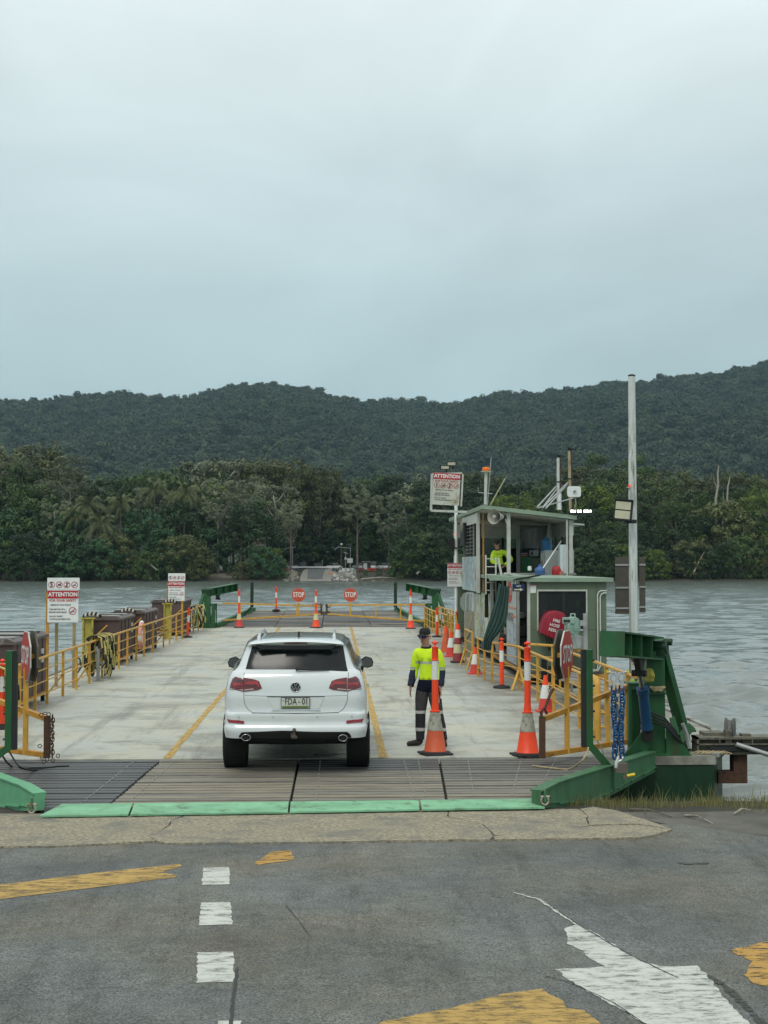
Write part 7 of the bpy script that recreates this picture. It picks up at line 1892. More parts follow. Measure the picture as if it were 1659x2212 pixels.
# ================================================================== WHITE SUV
def car():
    CX, CY, GZ = -.512, 18.40, -.035
    t = thing('suv', 'white SUV driving onto the ferry, seen from behind with dark rear window and number plate', 'car', (CX, CY, GZ))
    PAINT = mat('white_car_paint', (.66, .70, .70), .22, var=.015, bump=0, coat=1.0, spec=.5, grime=(.56, .59, .57), gsc=1.5, gamt=.5, gsoft=.4)
    GLASS = mat('dark_tinted_glass', (.010, .013, .014), .14, var=.05, bump=0, spec=.28)
    PLAST = mat('black_trim', (.012, .012, .012), .55, var=.2, bump=.05)
    #      h     w     yr    yf    rc
    T = [(.30, .84, .30, 4.45, .10), (.40, .915, .075, 4.66, .16), (.44, .94, .03, 4.72, .18), (.50, .955, .005, 4.76, .18), (.555, .962, .0, 4.78, .18), (.575, .955, .012, 4.78, .18),
         (.60, .950, .030, 4.78, .18), (.66, .950, .035, 4.78, .19), (.71, .952, .022, 4.78, .20), (.745, .955, .030, 4.77, .21), (.76, .955, .058, 4.77, .22), (.80, .957, .066, 4.76, .22), (.90, .958, .062, 4.74, .22),
         (.96, .955, .058, 4.72, .22), (1.0, .952, .066, 4.69, .22), (1.08, .940, .075, 4.45, .22), (1.13, .928, .082, 4.05, .22), (1.18, .915, .092, 3.92, .22), (1.24, .890, .112, 3.80, .22), (1.285, .862, .14, 3.72, .21), (1.30, .825, .16, 3.69, .20),
         (1.33, .795, .18, 3.62, .19), (1.38, .768, .21, 3.52, .18), (1.45, .742, .25, 3.38, .17), (1.52, .715, .29, 3.24, .17), (1.58, .690, .315, 3.12, .17), (1.615, .672, .30, 3.05, .17), (1.635, .66, .22, 3.0, .17), (1.655, .645, .19, 2.95, .18),
         (1.675, .62, .21, 2.86, .2), (1.69, .585, .30, 2.75, .22), (1.705, .53, .50, 2.60, .25), (1.716, .46, .75, 2.4, .3), (1.722, .36, 1.0, 2.2, .3)]
    T = [(.0791 + .9717 * r[0] if r[0] > .45 else r[0] + .045, r[1] * .9717, r[2], r[3], r[4]) for r in T]
    hs_ = [r[0] for r in T]
    def par(h): return [float(np.interp(h, hs_, [r[k] for r in T])) for k in (1, 2, 3, 4)]
    def outline(h, N=None):
        """half outline from rear centre to front centre"""
        w_, yr, yf, rc = par(h)
        P = []
        # rear face with a slight bow, then rounded corner, side, front corner
        nx = 9
        bow = .05
        rx = w_ - rc
        for k in range(nx):
            x = rx * k / nx
            P.append((x, yr + bow * (x / w_) ** 2))
        y0 = yr + bow * (rx / w_) ** 2
        for k in range(8):
            a = math.pi / 2 * k / 7
            P.append((rx + rc * math.sin(a), y0 + rc * 1.15 * (1 - math.cos(a))))
        ys = y0 + rc * 1.15
        rf = .35
        ye = yf - rf - .12
        ns = 46
        for k in range(1, ns + 1):
            y = ys + (ye - ys) * k / ns
            f = (y - .95) / 3.9
            wx = w_ + (.042 * math.exp(-((y - .95) / .40) ** 2) + .035 * math.exp(-((y - 3.85) / .45) ** 2)) * max(0, min(1, (1.12 - h) / .3))
            if h > 1.32: wx += .06 * min(1, max(0, (y - .5) / 1.2)) * (1 if h < 1.65 else .5)
            if y > 3.6: wx -= .03 * (y - 3.6) ** 2
            P.append((wx, y))
        wx = P[-1][0]
        for k in range(1, 7):
            a = math.pi / 2 * k / 6
            P.append((wx - rf * (1 - math.cos(a)), ye + rf * math.sin(a)))
        for k in range(1, 5):
            P.append(((wx - rf) * (1 - k / 4), ye + rf + .12 * k / 4))
        return P
    # dense heights
    H = []
    for i in range(len(hs_) - 1):
        n = max(1, int((hs_[i + 1] - hs_[i]) / .035))
        H += [hs_[i] + (hs_[i + 1] - hs_[i]) * k / n for k in range(n)]
    H.append(hs_[-1])
    O = [outline(h) for h in H]
    m = len(O[0])
    wheels = [.93, 3.83]; WR = .39
    verts = []; 
    for h, o in zip(H, O):
        full = [(x, y) for x, y in o] + [(-x, y) for x, y in o[-2:0:-1]]
        for x, y in full:
            z = h
            if abs(x) > .6:
                for wy in wheels:
                    dy, dz = y - wy, z - .375
                    d = math.hypot(dy, dz)
                    if WR - .05 < d < WR + .0 and d > 0:
                        y = wy + dy / d * WR; z = .375 + dz / d * WR
            verts.append((x, y, z))
    ml = 2 * m - 2
    groups = {'paint': [], 'glass': [], 'trim': []}
    for i in range(len(H) - 1):
        hm = (H[i] + H[i + 1]) / 2
        for k in range(ml):
            l = (k + 1) % ml
            f = (i * ml + k, i * ml + l, (i + 1) * ml + l, (i + 1) * ml + k)
            cx = sum(verts[j][0] for j in f) / 4; cy = sum(verts[j][1] for j in f) / 4; cz = sum(verts[j][2] for j in f) / 4
            if abs(cx) > .6 and any(math.hypot(cy - wy, cz - .375) < WR - .012 for wy in wheels): continue
            if hm < .475 and cy < .62: continue
            g = 'paint'
            w_, yr, yf, rc = par(hm)
            side = abs(cx) > w_ - .05
            if 1.355 < hm < 1.635 and side and .75 < cy < yf - .42: g = 'glass'
            if 1.37 < hm < 1.65 and cy > yf - .30 and abs(cx) < w_ - .06: g = 'glass'
            if hm < .556 and cy < .5 and abs(cx) < .55: g = 'trim'
            if hm < .42 and cy >= .6: g = 'trim'
            groups[g].append(f)
    # roof cap
    top0 = (len(H) - 1) * ml
    cap = list(range(top0, top0 + ml))
    def mk(name, fs, mt, par_=t):
        used = sorted({j for f in fs for j in f}); mp_ = {j: i for i, j in enumerate(used)}
        q = MB(); q.v = [verts[j] for j in used]; q.f = [tuple(mp_[j] for j in f) for f in fs]
        return q.build(name, mt, par_, smooth=48, world=False)
    mk('body', groups['paint'] + [tuple(cap)], PAINT); mk('side_glass', groups['glass'], GLASS); mk('sill', groups['trim'], PLAST)
    # ---- rear surface patches
    def surf(x, h):
        w_, yr, yf, rc = par(h)
        x = abs(x); rx = w_ - rc
        if x < rx: return yr + .05 * (x / w_) ** 2
        s = min(1, (x - rx) / rc)
        return yr + .05 * (rx / w_) ** 2 + rc * 1.15 * (1 - math.sqrt(max(0, 1 - s * s)))
    def patch(name, poly, off, mt, par_=t, nx=14, nz=8, thick=.012, smooth=40):
        """poly: (x, h) outline convex-ish, sampled by rows, laid on the rear surface"""
        zs = [p[1] for p in poly]; z0, z1 = min(zs) + 1e-4, max(zs) - 1e-4
        q = MB()
        for side in (0, 1):
            for j in range(nz + 1):
                z = z0 + (z1 - z0) * j / nz
                xs = []
                for i in range(len(poly)):
                    a, b = poly[i], poly[(i + 1) % len(poly)]
                    if (a[1] - z) * (b[1] - z) <= 0 and a[1] != b[1]: xs.append(a[0] + (b[0] - a[0]) * (z - a[1]) / (b[1] - a[1]))
                xa, xb = min(xs), max(xs)
                for k in range(nx + 1):
                    x = xa + (xb - xa) * k / nx
                    q.v.append((x, surf(x, z) - off + side * thick, z))
        W_ = nx + 1; NB = (nz + 1) * W_
        for j in range(nz):
            for k in range(nx):
                a = j * W_ + k; q.f.append((a, a + 1, a + W_ + 1, a + W_)); q.f.append((NB + a, NB + a + W_, NB + a + W_ + 1, NB + a + 1))
        for j in range(nz):
            for k in (0, nx): a = j * W_ + k; q.f.append((a, a + W_, NB + a + W_, NB + a))
        for k in range(nx):
            for j in (0, nz): a = j * W_ + k; q.f.append((a, a + 1, NB + a + 1, NB + a))
        return q.build(name, mt, par_, smooth=smooth, world=False)
    zh = lambda y: 2.0445 - .0012895 * y
    xx = lambda x: (x - 820) * .0012895
    ZZ = lambda pts: [(xx(a), zh(b)) for a, b in pts]
    patch('rear_window', ZZ([(310, 547), (1348, 549), (1335, 500), (1300, 300), (1285, 262), (1180, 250), (1000, 243), (820, 241), (640, 243), (470, 250), (392, 262), (378, 290), (340, 420)]), .006, GLASS, nx=24, nz=14)
    # roof spoiler
    q = MB(); N_ = 20
    for k in range(N_ + 1):
        f = -1 + 2 * k / N_; x = f * .59
        yb = .165 + .06 * f * f; z = 1.731 - .035 * f * f
        q.v += [(x, yb, z - .012), (x, yb + .02, z + .004), (x, .55, z + .012), (x, .45, z - .06), (x, yb + .04, z - .035)]
    for k in range(N_):
        for j in range(5): l = (j + 1) % 5; q.f.append((5 * k + j, 5 * k + l, 5 * k + 5 + l, 5 * k + 5 + j))
    q.f += [(0, 1, 2, 3, 4), tuple(5 * N_ + j for j in range(5))]
    sp = q.build('roof_spoiler', PAINT, t, smooth=50, world=False)
    q = MB(); q.box((0, .158, 1.704), (.30, .02, .016)); q.build('brake_light', mat('dark_red_lens', (.06, .004, .004), .2), t, world=False)
    q = MB(); q.prism([(-.56, 1.692), (.56, 1.692), (.46, 1.622), (-.46, 1.622)], .20, .225, lambda a, b, d: (a, d + .05 * (a / .6) ** 2, b)); q.build('spoiler_black_band', mat('gloss_black', (.006, .006, .006), .25, bump=0), t, world=False)  # gloss black band between the spoiler and the rear window
    # wiper
    q = MB(); q.tube([(xx(825), .135, zh(535)), (xx(850), .13, zh(520)), (xx(1000), .14, zh(535)), (xx(1160), .15, zh(541))], [.018, .02, .012, .005], 6); q.build('wiper', PLAST, t, world=False, smooth=60)
    # seams
    SEAMM = mat('panel_gap', (.05, .055, .055), .7, bump=0)
    def seam(name, pts, wd=.006, off=.0025, mt=None):
        P = []
        pts = ZZ(pts)
        for i in range(len(pts) - 1):
            for k in range(6): P.append((pts[i][0] + (pts[i + 1][0] - pts[i][0]) * k / 6, pts[i][1] + (pts[i + 1][1] - pts[i][1]) * k / 6))
        P.append(pts[-1]); q = MB()
        q.tube([(x, surf(x, z) - off + wd * .35, z) for x, z in P], wd * .55, 5)
        return q.build(name, mt or SEAMM, t, world=False)
    seam('tailgate_gap', [(302, 560), (300, 650), (303, 760), (306, 830), (318, 880), (345, 920), (385, 950)]); seam('tailgate_gap', [(1352, 560), (1352, 650), (1346, 760), (1340, 840), (1325, 880), (1300, 925), (1255, 955)])
    seam('tailgate_lower_gap', [(385, 958), (600, 960), (820, 962), (1050, 961), (1255, 958)], .016)
    seam('trim_line', [(310, 783), (420, 786), (530, 790)], .003); seam('trim_line', [(1120, 791), (1230, 789), (1338, 787)], .003)
    # plate recess
    q = MB(); 
    o_ = ZZ([(528, 790), (1120, 791), (1060, 925), (590, 925)]); 
    PAINT2 = PAINT
    patch('plate_recess_top', ZZ([(528, 789), (1122, 790), (1110, 800), (545, 800)]), .003, SEAMM, thick=.006)
    ys = surf(0, .93)
    q = MB(); q.prism(ZZ([(545, 800), (1108, 800), (1060, 918), (600, 918)]), ys + .0, ys - .004, lambda a, b, d: (a, d + .03 * a * a, b)); q.build('plate_recess', PAINT, t, world=False, bevel=.002)
    q = MB(); a, b = ZZ([(585, 925)])[0], ZZ([(1070, 930)])[0]; q.b2((a[0], ys - .012, a[1] - .012), (b[0], ys, a[1] + .004)); q.build('recess_lip', PAINT, t, bevel=.004, world=False)
    # number plate
    pl = bpy.data.objects.new('number_plate', None); COL.objects.link(pl); pl.parent = t
    px0, px1 = xx(680), xx(963); pz1, pz0 = zh(805), zh(908); yp = ys - .022; cxp = (px0 + px1) / 2
    q = MB(); q.b2((px0 - .004, yp, pz0 - .004), (px1 + .004, yp + .008, pz1 + .004)); q.build('surround', PLAST, pl, world=False)
    q = MB(); q.b2((px0 + .003, yp - .003, pz0 + .003), (px1 - .003, yp, pz1 - .003)); q.build('plate', mat('plate_cream', (.55, .57, .50), .4, bump=0), pl, world=False)
    q = MB(); q.b2((px0 + .012, yp - .0045, pz0 + .005), (px1 - .012, yp - .003, pz0 + .028)); q.build('green_band', mat('plate_green', (.14, .20, .05), .5, var=.3, sc=60), pl, world=False)
    q = MB(); add_text(q, 'FDA', .118, (cxp - .060, yp - .003, (pz0 + pz1) / 2 + .015), .002, .012, .70); add_text(q, '01', .118, (cxp + .125, yp - .003, (pz0 + pz1) / 2 + .015), .002, .012, .70)
    add_text(q, 'FNQ', .02, (px0 + .024, yp - .003, (pz0 + pz1) / 2 + .03), .002, .003, .7)
    q.prism([(-.018, -.008), (-.012, .012), (-.004, .010), (-.008, 0), (.004, -.006), (.018, -.004), (.018, -.010)], yp - .005, yp - .003, lambda a, b, d: (cxp + .052 + a, d, (pz0 + pz1) / 2 + .012 + b))
    q.build('lettering', INK, pl, world=False)
    # badge: chrome ring with V over W
    bd = bpy.data.objects.new('badge', None); COL.objects.link(bd); bd.parent = t
    CH = mat('chrome', (.62, .64, .64), .15, 1, var=.02, bump=0)
    bc = Vector((xx(822), surf(0, zh(700)) - .006, zh(700))); RX = Matrix.Rotation(R(90), 3, 'X')
    q = MB(); q.lathe([(.02, -.002), (.058, -.002), (.058, .004), (.02, .004)], 26, bc, RX); q.build('disc', mat('badge_black', (.02, .025, .03), .2, bump=0), bd, world=False)
    q = MB(); q.tube([bc + Vector((math.cos(a) * .061, -.004, math.sin(a) * .061)) for a in np.linspace(0, 6.283, 30, endpoint=False)], .0065, 7, closed=True); q.build('ring', CH, bd, world=False, smooth=60)
    q = MB(); s = .055; y = bc.y - .007
    for pts in ([(-.36, .92), (0, .12), (.36, .92)], [(-.86, .42), (-.42, -.78), (0, .02), (.42, -.78), (.86, .42)]):
        for i in range(len(pts) - 1):
            q.bar((bc.x + pts[i][0] * s, y, bc.z + pts[i][1] * s), (bc.x + pts[i + 1][0] * s, y, bc.z + pts[i + 1][1] * s), .012, .011, (0, 1, 0))
    q.build('letters', CH, bd, world=False)
    # tail lights
    TLr = mat('red_lamp_lens', (.13, .005, .009), .12, var=.25, sc=18, bump=0, coat=1); TLh = mat('bright_red_reflector', (.36, .012, .014), .2, var=.2, sc=30, bump=0, coat=1); TLw = mat('clear_lamp_lens', (.50, .42, .40), .15, var=.2, sc=30, bump=0); TLd = mat('dark_lamp_lens', (.06, .005, .008), .12, bump=0, coat=1)
    for s_ in (-1, 1):
        lt = bpy.data.objects.new('tail_light', None); COL.objects.link(lt); lt.parent = t
        M_ = lambda pts: [((x if s_ < 0 else -x), z) for x, z in ZZ(pts)]
        patch('lens', M_([(155, 742), (160, 690), (172, 645), (188, 612), (215, 600), (297, 607), (298, 746)]), .008, TLr, lt, nx=8)
        patch('lens', M_([(302, 607), (400, 622), (445, 632), (455, 640), (487, 716), (480, 725), (302, 747)]), .008, TLr, lt, nx=10)
        patch('reflector', M_([(190, 672), (196, 655), (290, 660), (294, 690), (200, 695)]), .0105, TLh, lt, nx=6, nz=3, thick=.004)
        patch('reflector', M_([(308, 655), (440, 640), (448, 652), (462, 700), (452, 700), (440, 665), (318, 672)]), .0105, TLh, lt, nx=8, nz=4, thick=.004)
        patch('light_tube', M_([(306, 690), (460, 698), (460, 706), (306, 700)]), .011, TLh, lt, nx=8, nz=1, thick=.004)
        patch('dark_inset', M_([(200, 625), (290, 625), (290, 645), (196, 645)]), .0105, TLd, lt, nx=6, nz=2, thick=.004)
        patch('dark_inset', M_([(320, 675), (430, 672), (438, 690), (320, 690)]), .0105, TLd, lt, nx=6, nz=2, thick=.004)
        patch('reversing_lamp', M_([(162, 735), (162, 712), (294, 716), (294, 736)]), .0105, TLw, lt, nx=6, nz=2, thick=.004)
        patch('reversing_lamp', M_([(308, 716), (400, 714), (400, 730), (308, 734)]), .0105, TLw, lt, nx=6, nz=2, thick=.004)
        patch('bumper_reflector', M_([(135, 1022), (308, 1032), (308, 1062), (145, 1055)]), .012, mat('reflector_red', (.26, .012, .02), .25, bump=0, coat=.6), t, nx=8, nz=6, thick=.03)
        patch('bumper_slot', M_([(130, 1064), (330, 1068), (330, 1073), (135, 1070)]), .003, SEAMM, t, nx=8, nz=1, thick=.004)
        # exhaust tips
        e_ = Vector((xx(333) if s_ < 0 else xx(1296), .0, zh(1193 if s_ < 0 else 1201)))
        tp = bpy.data.objects.new('exhaust_tip', None); COL.objects.link(tp); tp.parent = t
        q = MB(); q.tube([e_ + Vector((math.cos(a) * .056, -.03, math.sin(a) * .040)) for a in np.linspace(0, 6.283, 24, endpoint=False)], .0036, 7, closed=True); q.build('rim', CH, tp, world=False, smooth=60)
        q = MB(); q.prism([(math.cos(a) * .055, math.sin(a) * .039) for a in np.linspace(0, 6.283, 20, endpoint=False)], -.02, .2, lambda a, b, d: (e_.x + a, e_.y + d, e_.z + b)); q.build('pipe', VOIDC, tp, world=False)
        # parking sensors
        for x_ in (255, 600):
            xs = xx(x_) * (1 if s_ < 0 else -1); z = zh(995); q = MB(); q.lathe([(.004, -.002), (.011, -.002), (.012, .002)], 10, (xs, surf(xs, z) - .002, z), RX); q.build('parking_sensor', mat('sensor_grey', (.42, .45, .45), .4, bump=0), t, world=False)
        # roof rails
        q = MB(); x = .50 * s_ ; q.tube([(x * 1.0, .52, 1.685), (x * 1.0, .60, 1.765), (x, .75, 1.785), (x * 1.02, 1.5, 1.795), (x * 1.02, 2.3, 1.78), (x * 1.0, 2.55, 1.72)], [.028, .026, .02, .018, .018, .02], 8); q.build('roof_rail', mat('satin_silver', (.62, .64, .64), .25, .6, bump=0), t, world=False, smooth=60)
        # mirrors
        mr_ = bpy.data.objects.new('wing_mirror', None); COL.objects.link(mr_); mr_.parent = t
        c = Vector((s_ * 1.00, 2.95, 1.245))
        prof = [(-.115, -.055), (-.105, .07), (-.03, .115), (.07, .085), (.10, .02), (.085, -.05), (.0, -.075)]
        q = MB(); q.prism([(s_ * a * .92, b * .98) for a, b in prof], -.0, .14, lambda a, b, d: c + Vector((a * (1 - d * 2.5), d, b * (1 - d * 2.5)))); q.build('housing', mat('mirror_black', (.012, .012, .013), .25, bump=0, coat=.5), mr_, world=False, bevel=.012, smooth=60)
        q = MB(); q.prism([(s_ * a * .76, b * .76) for a, b in prof], -.006, -.001, lambda a, b, d: c + Vector((a, d, b))); q.build('mirror_glass', mat('mirror_glass', (.25, .27, .28), .05, 1, var=0, bump=0), mr_, world=False)
        q = MB(); q.bar(c + Vector((-s_ * .09, .05, -.05)), (s_ * .88, 2.98, 1.10), .05, .06); q.build('stalk', MC['mirror_black'], mr_, world=False)
        q = MB(); q.tube([(s_ * .965, 1.62, 1.02), (s_ * .985, 1.66, 1.02), (s_ * .985, 1.84, 1.02), (s_ * .965, 1.88, 1.02)], .012, 6); q.build('door_handle', PAINT, t, world=False, smooth=60)
        # wheels
        for wy in wheels:
            wh_ = bpy.data.objects.new('wheel', None); COL.objects.link(wh_); wh_.parent = t
            RY = Matrix.Rotation(R(90), 3, 'Y')
            cw = Vector((s_ * .84, wy, .375))
            q = MB()
            pr = [(.24, -.13), (.33, -.138), (.358, -.13), (.372, -.11), (.376, -.06)]
            prof = pr + [(.376, .06), (.372, .11), (.358, .13), (.33, .138), (.24, .13)]
            q.lathe(prof, 48, cw, RY)
            for g_ in (-.07, -.025, .025, .07): pass
            q.build('tyre', mat('tyre_rubber', (.016, .016, .017), .75, var=.3, bump=.3), wh_, world=False, smooth=35)
            q = MB()
            for k in range(44):
                a = 2 * math.pi * k / 44
                for xg in (-.10, -.035, .035, .10):
                    aa = a + (.07 if xg > 0 else 0)
                    q.box(cw + Vector((xg, math.cos(aa) * .377, math.sin(aa) * .377)), (.052, .036, .012), Matrix.Rotation(aa - math.pi / 2, 3, 'X'))
            o = q.build('tread_blocks', MC['tyre_rubber'], wh_, world=False); o['kind'] = 'stuff'
            q = MB(); q.lathe([(.03, -.01), (.235, .02), (.243, .045), (.243, -.12), (.22, -.12)], 28, cw + Vector((s_ * .075, 0, 0)), RY if s_ > 0 else Matrix.Rotation(R(-90), 3, 'Y')); q.build('rim', mat('alloy', (.32, .33, .34), .3, .8, bump=0), wh_, world=False, smooth=35)
            q = MB()
            for k in range(5):
                a = 2 * math.pi * k / 5; q.bar(cw + Vector((s_ * .115, 0, 0)), cw + Vector((s_ * .12, math.cos(a) * .235, math.sin(a) * .235)), .05, .03)
            q.build('spokes', MC['alloy'], wh_, world=False)
            q = MB(); q.lathe([(.05, -.16), (WR - .005, -.16), (WR - .005, .10), (WR, .10), (WR, -.17), (.05, -.17)], 40, cw + Vector((0, 0, 0)), RY if s_ > 0 else Matrix.Rotation(R(-90), 3, 'Y')); q.build('wheel_well', VOIDC, t, world=False)
    # underside and lower valance
    q = MB(); q.b2((-.66, .5, .38), (.66, 4.4, .48)); q.b2((-.60, .10, .44), (.60, .5, .54)); q.b2((-.34, .30, .375), (.36, .7, .44)); q.b2((.36, .7, .33), (.66, 1.1, .40)); q.b2((-.66, .7, .33), (-.36, 1.1, .40)); q.build('underbody', VOIDC, t, world=False)
    patch('rear_valance', ZZ([(250, 1214), (262, 1175), (290, 1142), (340, 1130), (700, 1128), (1000, 1132), (1310, 1136), (1352, 1150), (1375, 1178), (1388, 1218)]), .004, mat('valance_black', (.006, .006, .006), .6, bump=0), nx=24, nz=5)
    q = MB(); c = Vector((xx(812), -.05, zh(1118))); q.lathe([(.004, -.026), (.018, -.02), (.026, 0), (.018, .02), (.004, .026)], 14, c); q.cyl(c - Vector((0, 0, .02)), c - Vector((0, 0, .075)), .014, n=8); q.tube([c - Vector((0, 0, .07)), c + Vector((0, .05, -.10)), c + Vector((0, .25, -.10))], .022, 8)
    q.box(c + Vector((0, .03, -.095)), (.075, .05, .03)); q.box(c + Vector((-.035, .04, -.07)), (.02, .03, .05)); q.build('tow_ball', mat('dirty_tow_hitch', (.12, .105, .09), .5, .5, grime=(.05, .03, .02)), t, world=False, smooth=50)
    q = MB(); q.box((xx(890), .06, zh(1192)), (.05, .03, .03)); q.box((xx(865), .06, zh(1190)), (.03, .02, .012)); q.box((xx(985), .07, zh(1184)), (.05, .03, .03)); q.build('trailer_socket', mat('socket_grey', (.16, .16, .15), .5), t, world=False)
    # shark fin aerial
    q = MB(); q.prism([(0, 0), (.16, 0), (.06, .02), (.02, .075), (.0, .078)], -.012, .012, lambda a, b, d: (xx(838) + d, .85 + a, 1.745 + b)); q.lathe([(.045, 0), (.03, .018), (.01, .022)], 14, (xx(838), .90, 1.745)); q.build('roof_aerial', MC['mirror_black'], t, world=False, smooth=50)
    q = MB(); q.b2((-.74, .35, 1.0), (.74, 3.2, 1.1)); q.b2((-.62, 1.9, 1.0), (-.2, 2.1, 1.5)); q.b2((.2, 1.9, 1.0), (.62, 2.1, 1.5)); q.build('seats', VOIDC, t, world=False)
VOIDC = mat('underbody_black', (.008, .008, .008), .8, var=.2, bump=0)
car()

# ================================================================== PEOPLE
def skin_body(joints, edges, root, name='body', sub=2):
    """joints: name -> (co, rx, ry)"""
    keys = list(joints)
    me = bpy.data.meshes.new('tmp'); me.from_pydata([joints[k][0] for k in keys], [(keys.index(a), keys.index(b)) for a, b in edges], [])
    ob = bpy.data.objects.new('tmp', me); COL.objects.link(ob)
    md = ob.modifiers.new('skin', 'SKIN'); md.use_smooth_shade = True; md.branch_smoothing = .6
    sl = me.skin_vertices[0].data
    for i, k in enumerate(keys):
        sl[i].radius = (joints[k][1], joints[k][2]); sl[i].use_root = (k == root)
    s = ob.modifiers.new('sub', 'SUBSURF'); s.levels = sub; s.render_levels = sub
    dg = bpy.context.evaluated_depsgraph_get()
    out = bpy.data.meshes.new_from_object(ob.evaluated_get(dg)); bpy.data.objects.remove(ob)
    out.name = name
    return out
SKINM = mat('tanned_skin', (.40, .21, .14), .5, var=.08, bump=0)
def zoned(name, stops, rough=.8):
    """cloth whose dyed bands follow the garment height (object z); arms use their own height"""
    m = bpy.data.materials.new(name); m.use_nodes = True
    n = m.node_tree; L = n.links; b = n.nodes['Principled BSDF']; t = n.nodes.new('ShaderNodeTexCoord')
    s = n.nodes.new('ShaderNodeSeparateXYZ'); L.new(t.outputs['Object'], s.inputs[0])
    last = None
    for k, (z, zarm, col) in enumerate(stops):      # from bottom up: colour above z
        rgb = n.nodes.new('ShaderNodeRGB'); rgb.outputs[0].default_value = (*col, 1)
        if last is None: last = rgb.outputs[0]; continue
        ab = n.nodes.new('ShaderNodeMath'); ab.operation = 'ABSOLUTE'; L.new(s.outputs[0], ab.inputs[0])
        arm = n.nodes.new('ShaderNodeMath'); arm.operation = 'GREATER_THAN'; arm.inputs[1].default_value = .195; L.new(ab.outputs[0], arm.inputs[0])
        th = n.nodes.new('ShaderNodeMapRange'); th.inputs[3].default_value = z; th.inputs[4].default_value = zarm; L.new(arm.outputs[0], th.inputs[0])
        g = n.nodes.new('ShaderNodeMath'); g.operation = 'GREATER_THAN'; L.new(s.outputs[2], g.inputs[0]); L.new(th.outputs[0], g.inputs[1])
        x = n.nodes.new('ShaderNodeMix'); x.data_type = 'RGBA'; L.new(g.outputs[0], x.inputs[0]); L.new(last, x.inputs[6]); L.new(rgb.outputs[0], x.inputs[7]); last = x.outputs[2]
    L.new(last, b.inputs['Base Color']); b.inputs['Roughness'].default_value = rough
    nz_ = n.nodes.new('ShaderNodeTexNoise'); nz_.inputs['Scale'].default_value = 9; nz_.inputs['Distortion'].default_value = 1.2; mm = n.nodes.new('ShaderNodeMapping'); mm.inputs['Scale'].default_value = (1.3, 1.3, .6); L.new(t.outputs['Object'], mm.inputs[0]); L.new(mm.outputs[0], nz_.inputs[0])
    bp = n.nodes.new('ShaderNodeBump'); bp.inputs['Strength'].default_value = .8; bp.inputs['Distance'].default_value = .02; L.new(nz_.outputs['Fac'], bp.inputs['Height']); L.new(bp.outputs[0], b.inputs['Normal'])
    return m
FLUO = (.62, .88, .015); NAVYC = (.008, .013, .04); TAPE = (.42, .46, .34); TROU = (.035, .034, .036); TAPEW = (.45, .46, .44)
SHIRT = zoned('hi_vis_shirt', [(0, 0, NAVYC), (1.0, 1.14, FLUO), (1.235, 1.145, TAPE), (1.275, 1.185, FLUO), (1.455, 9, FLUO)])
TROUS = zoned('work_trousers', [(0, 0, (.014, .015, .02)), (.225, .225, TAPEW), (.275, .275, (.014, .015, .02)), (.49, .49, TAPEW), (.535, .535, TROU)])
def dress(me, t, bones, cuts):
    """split the continuous body mesh into garments by the nearest bone, displaced outwards"""
    def region(co):
        best, reg = 1e9, None
        for a, b, r in bones:
            a, b = Vector(a), Vector(b); d = b - a; f = max(0, min(1, (co - a).dot(d) / d.length_squared)); dd = (co - a - d * f).length
            if dd < best: best, reg = dd, (r, f)
        return reg
    for nm, mt, off, test in cuts:
        bm = bmesh.new(); bm.from_mesh(me); bm.normal_update()
        ns = {v: v.normal.copy() for v in bm.verts}
        kill = [f for f in bm.faces if not test(*region(f.calc_center_median()), f.calc_center_median())]
        for v in bm.verts: v.co += ns[v] * off * (1 + .25 * noise.noise(v.co * 9))
        bmesh.ops.delete(bm, geom=kill, context='FACES')
        m2 = bpy.data.meshes.new(nm); bm.to_mesh(m2); bm.free(); m2.materials.clear(); m2.materials.append(mt); m2.shade_smooth()
        o = bpy.data.objects.new(nm, m2); COL.objects.link(o); o.parent = t
        sdf = o.modifiers.new('s', 'SOLIDIFY'); sdf.thickness = .004; sdf.offset = -1
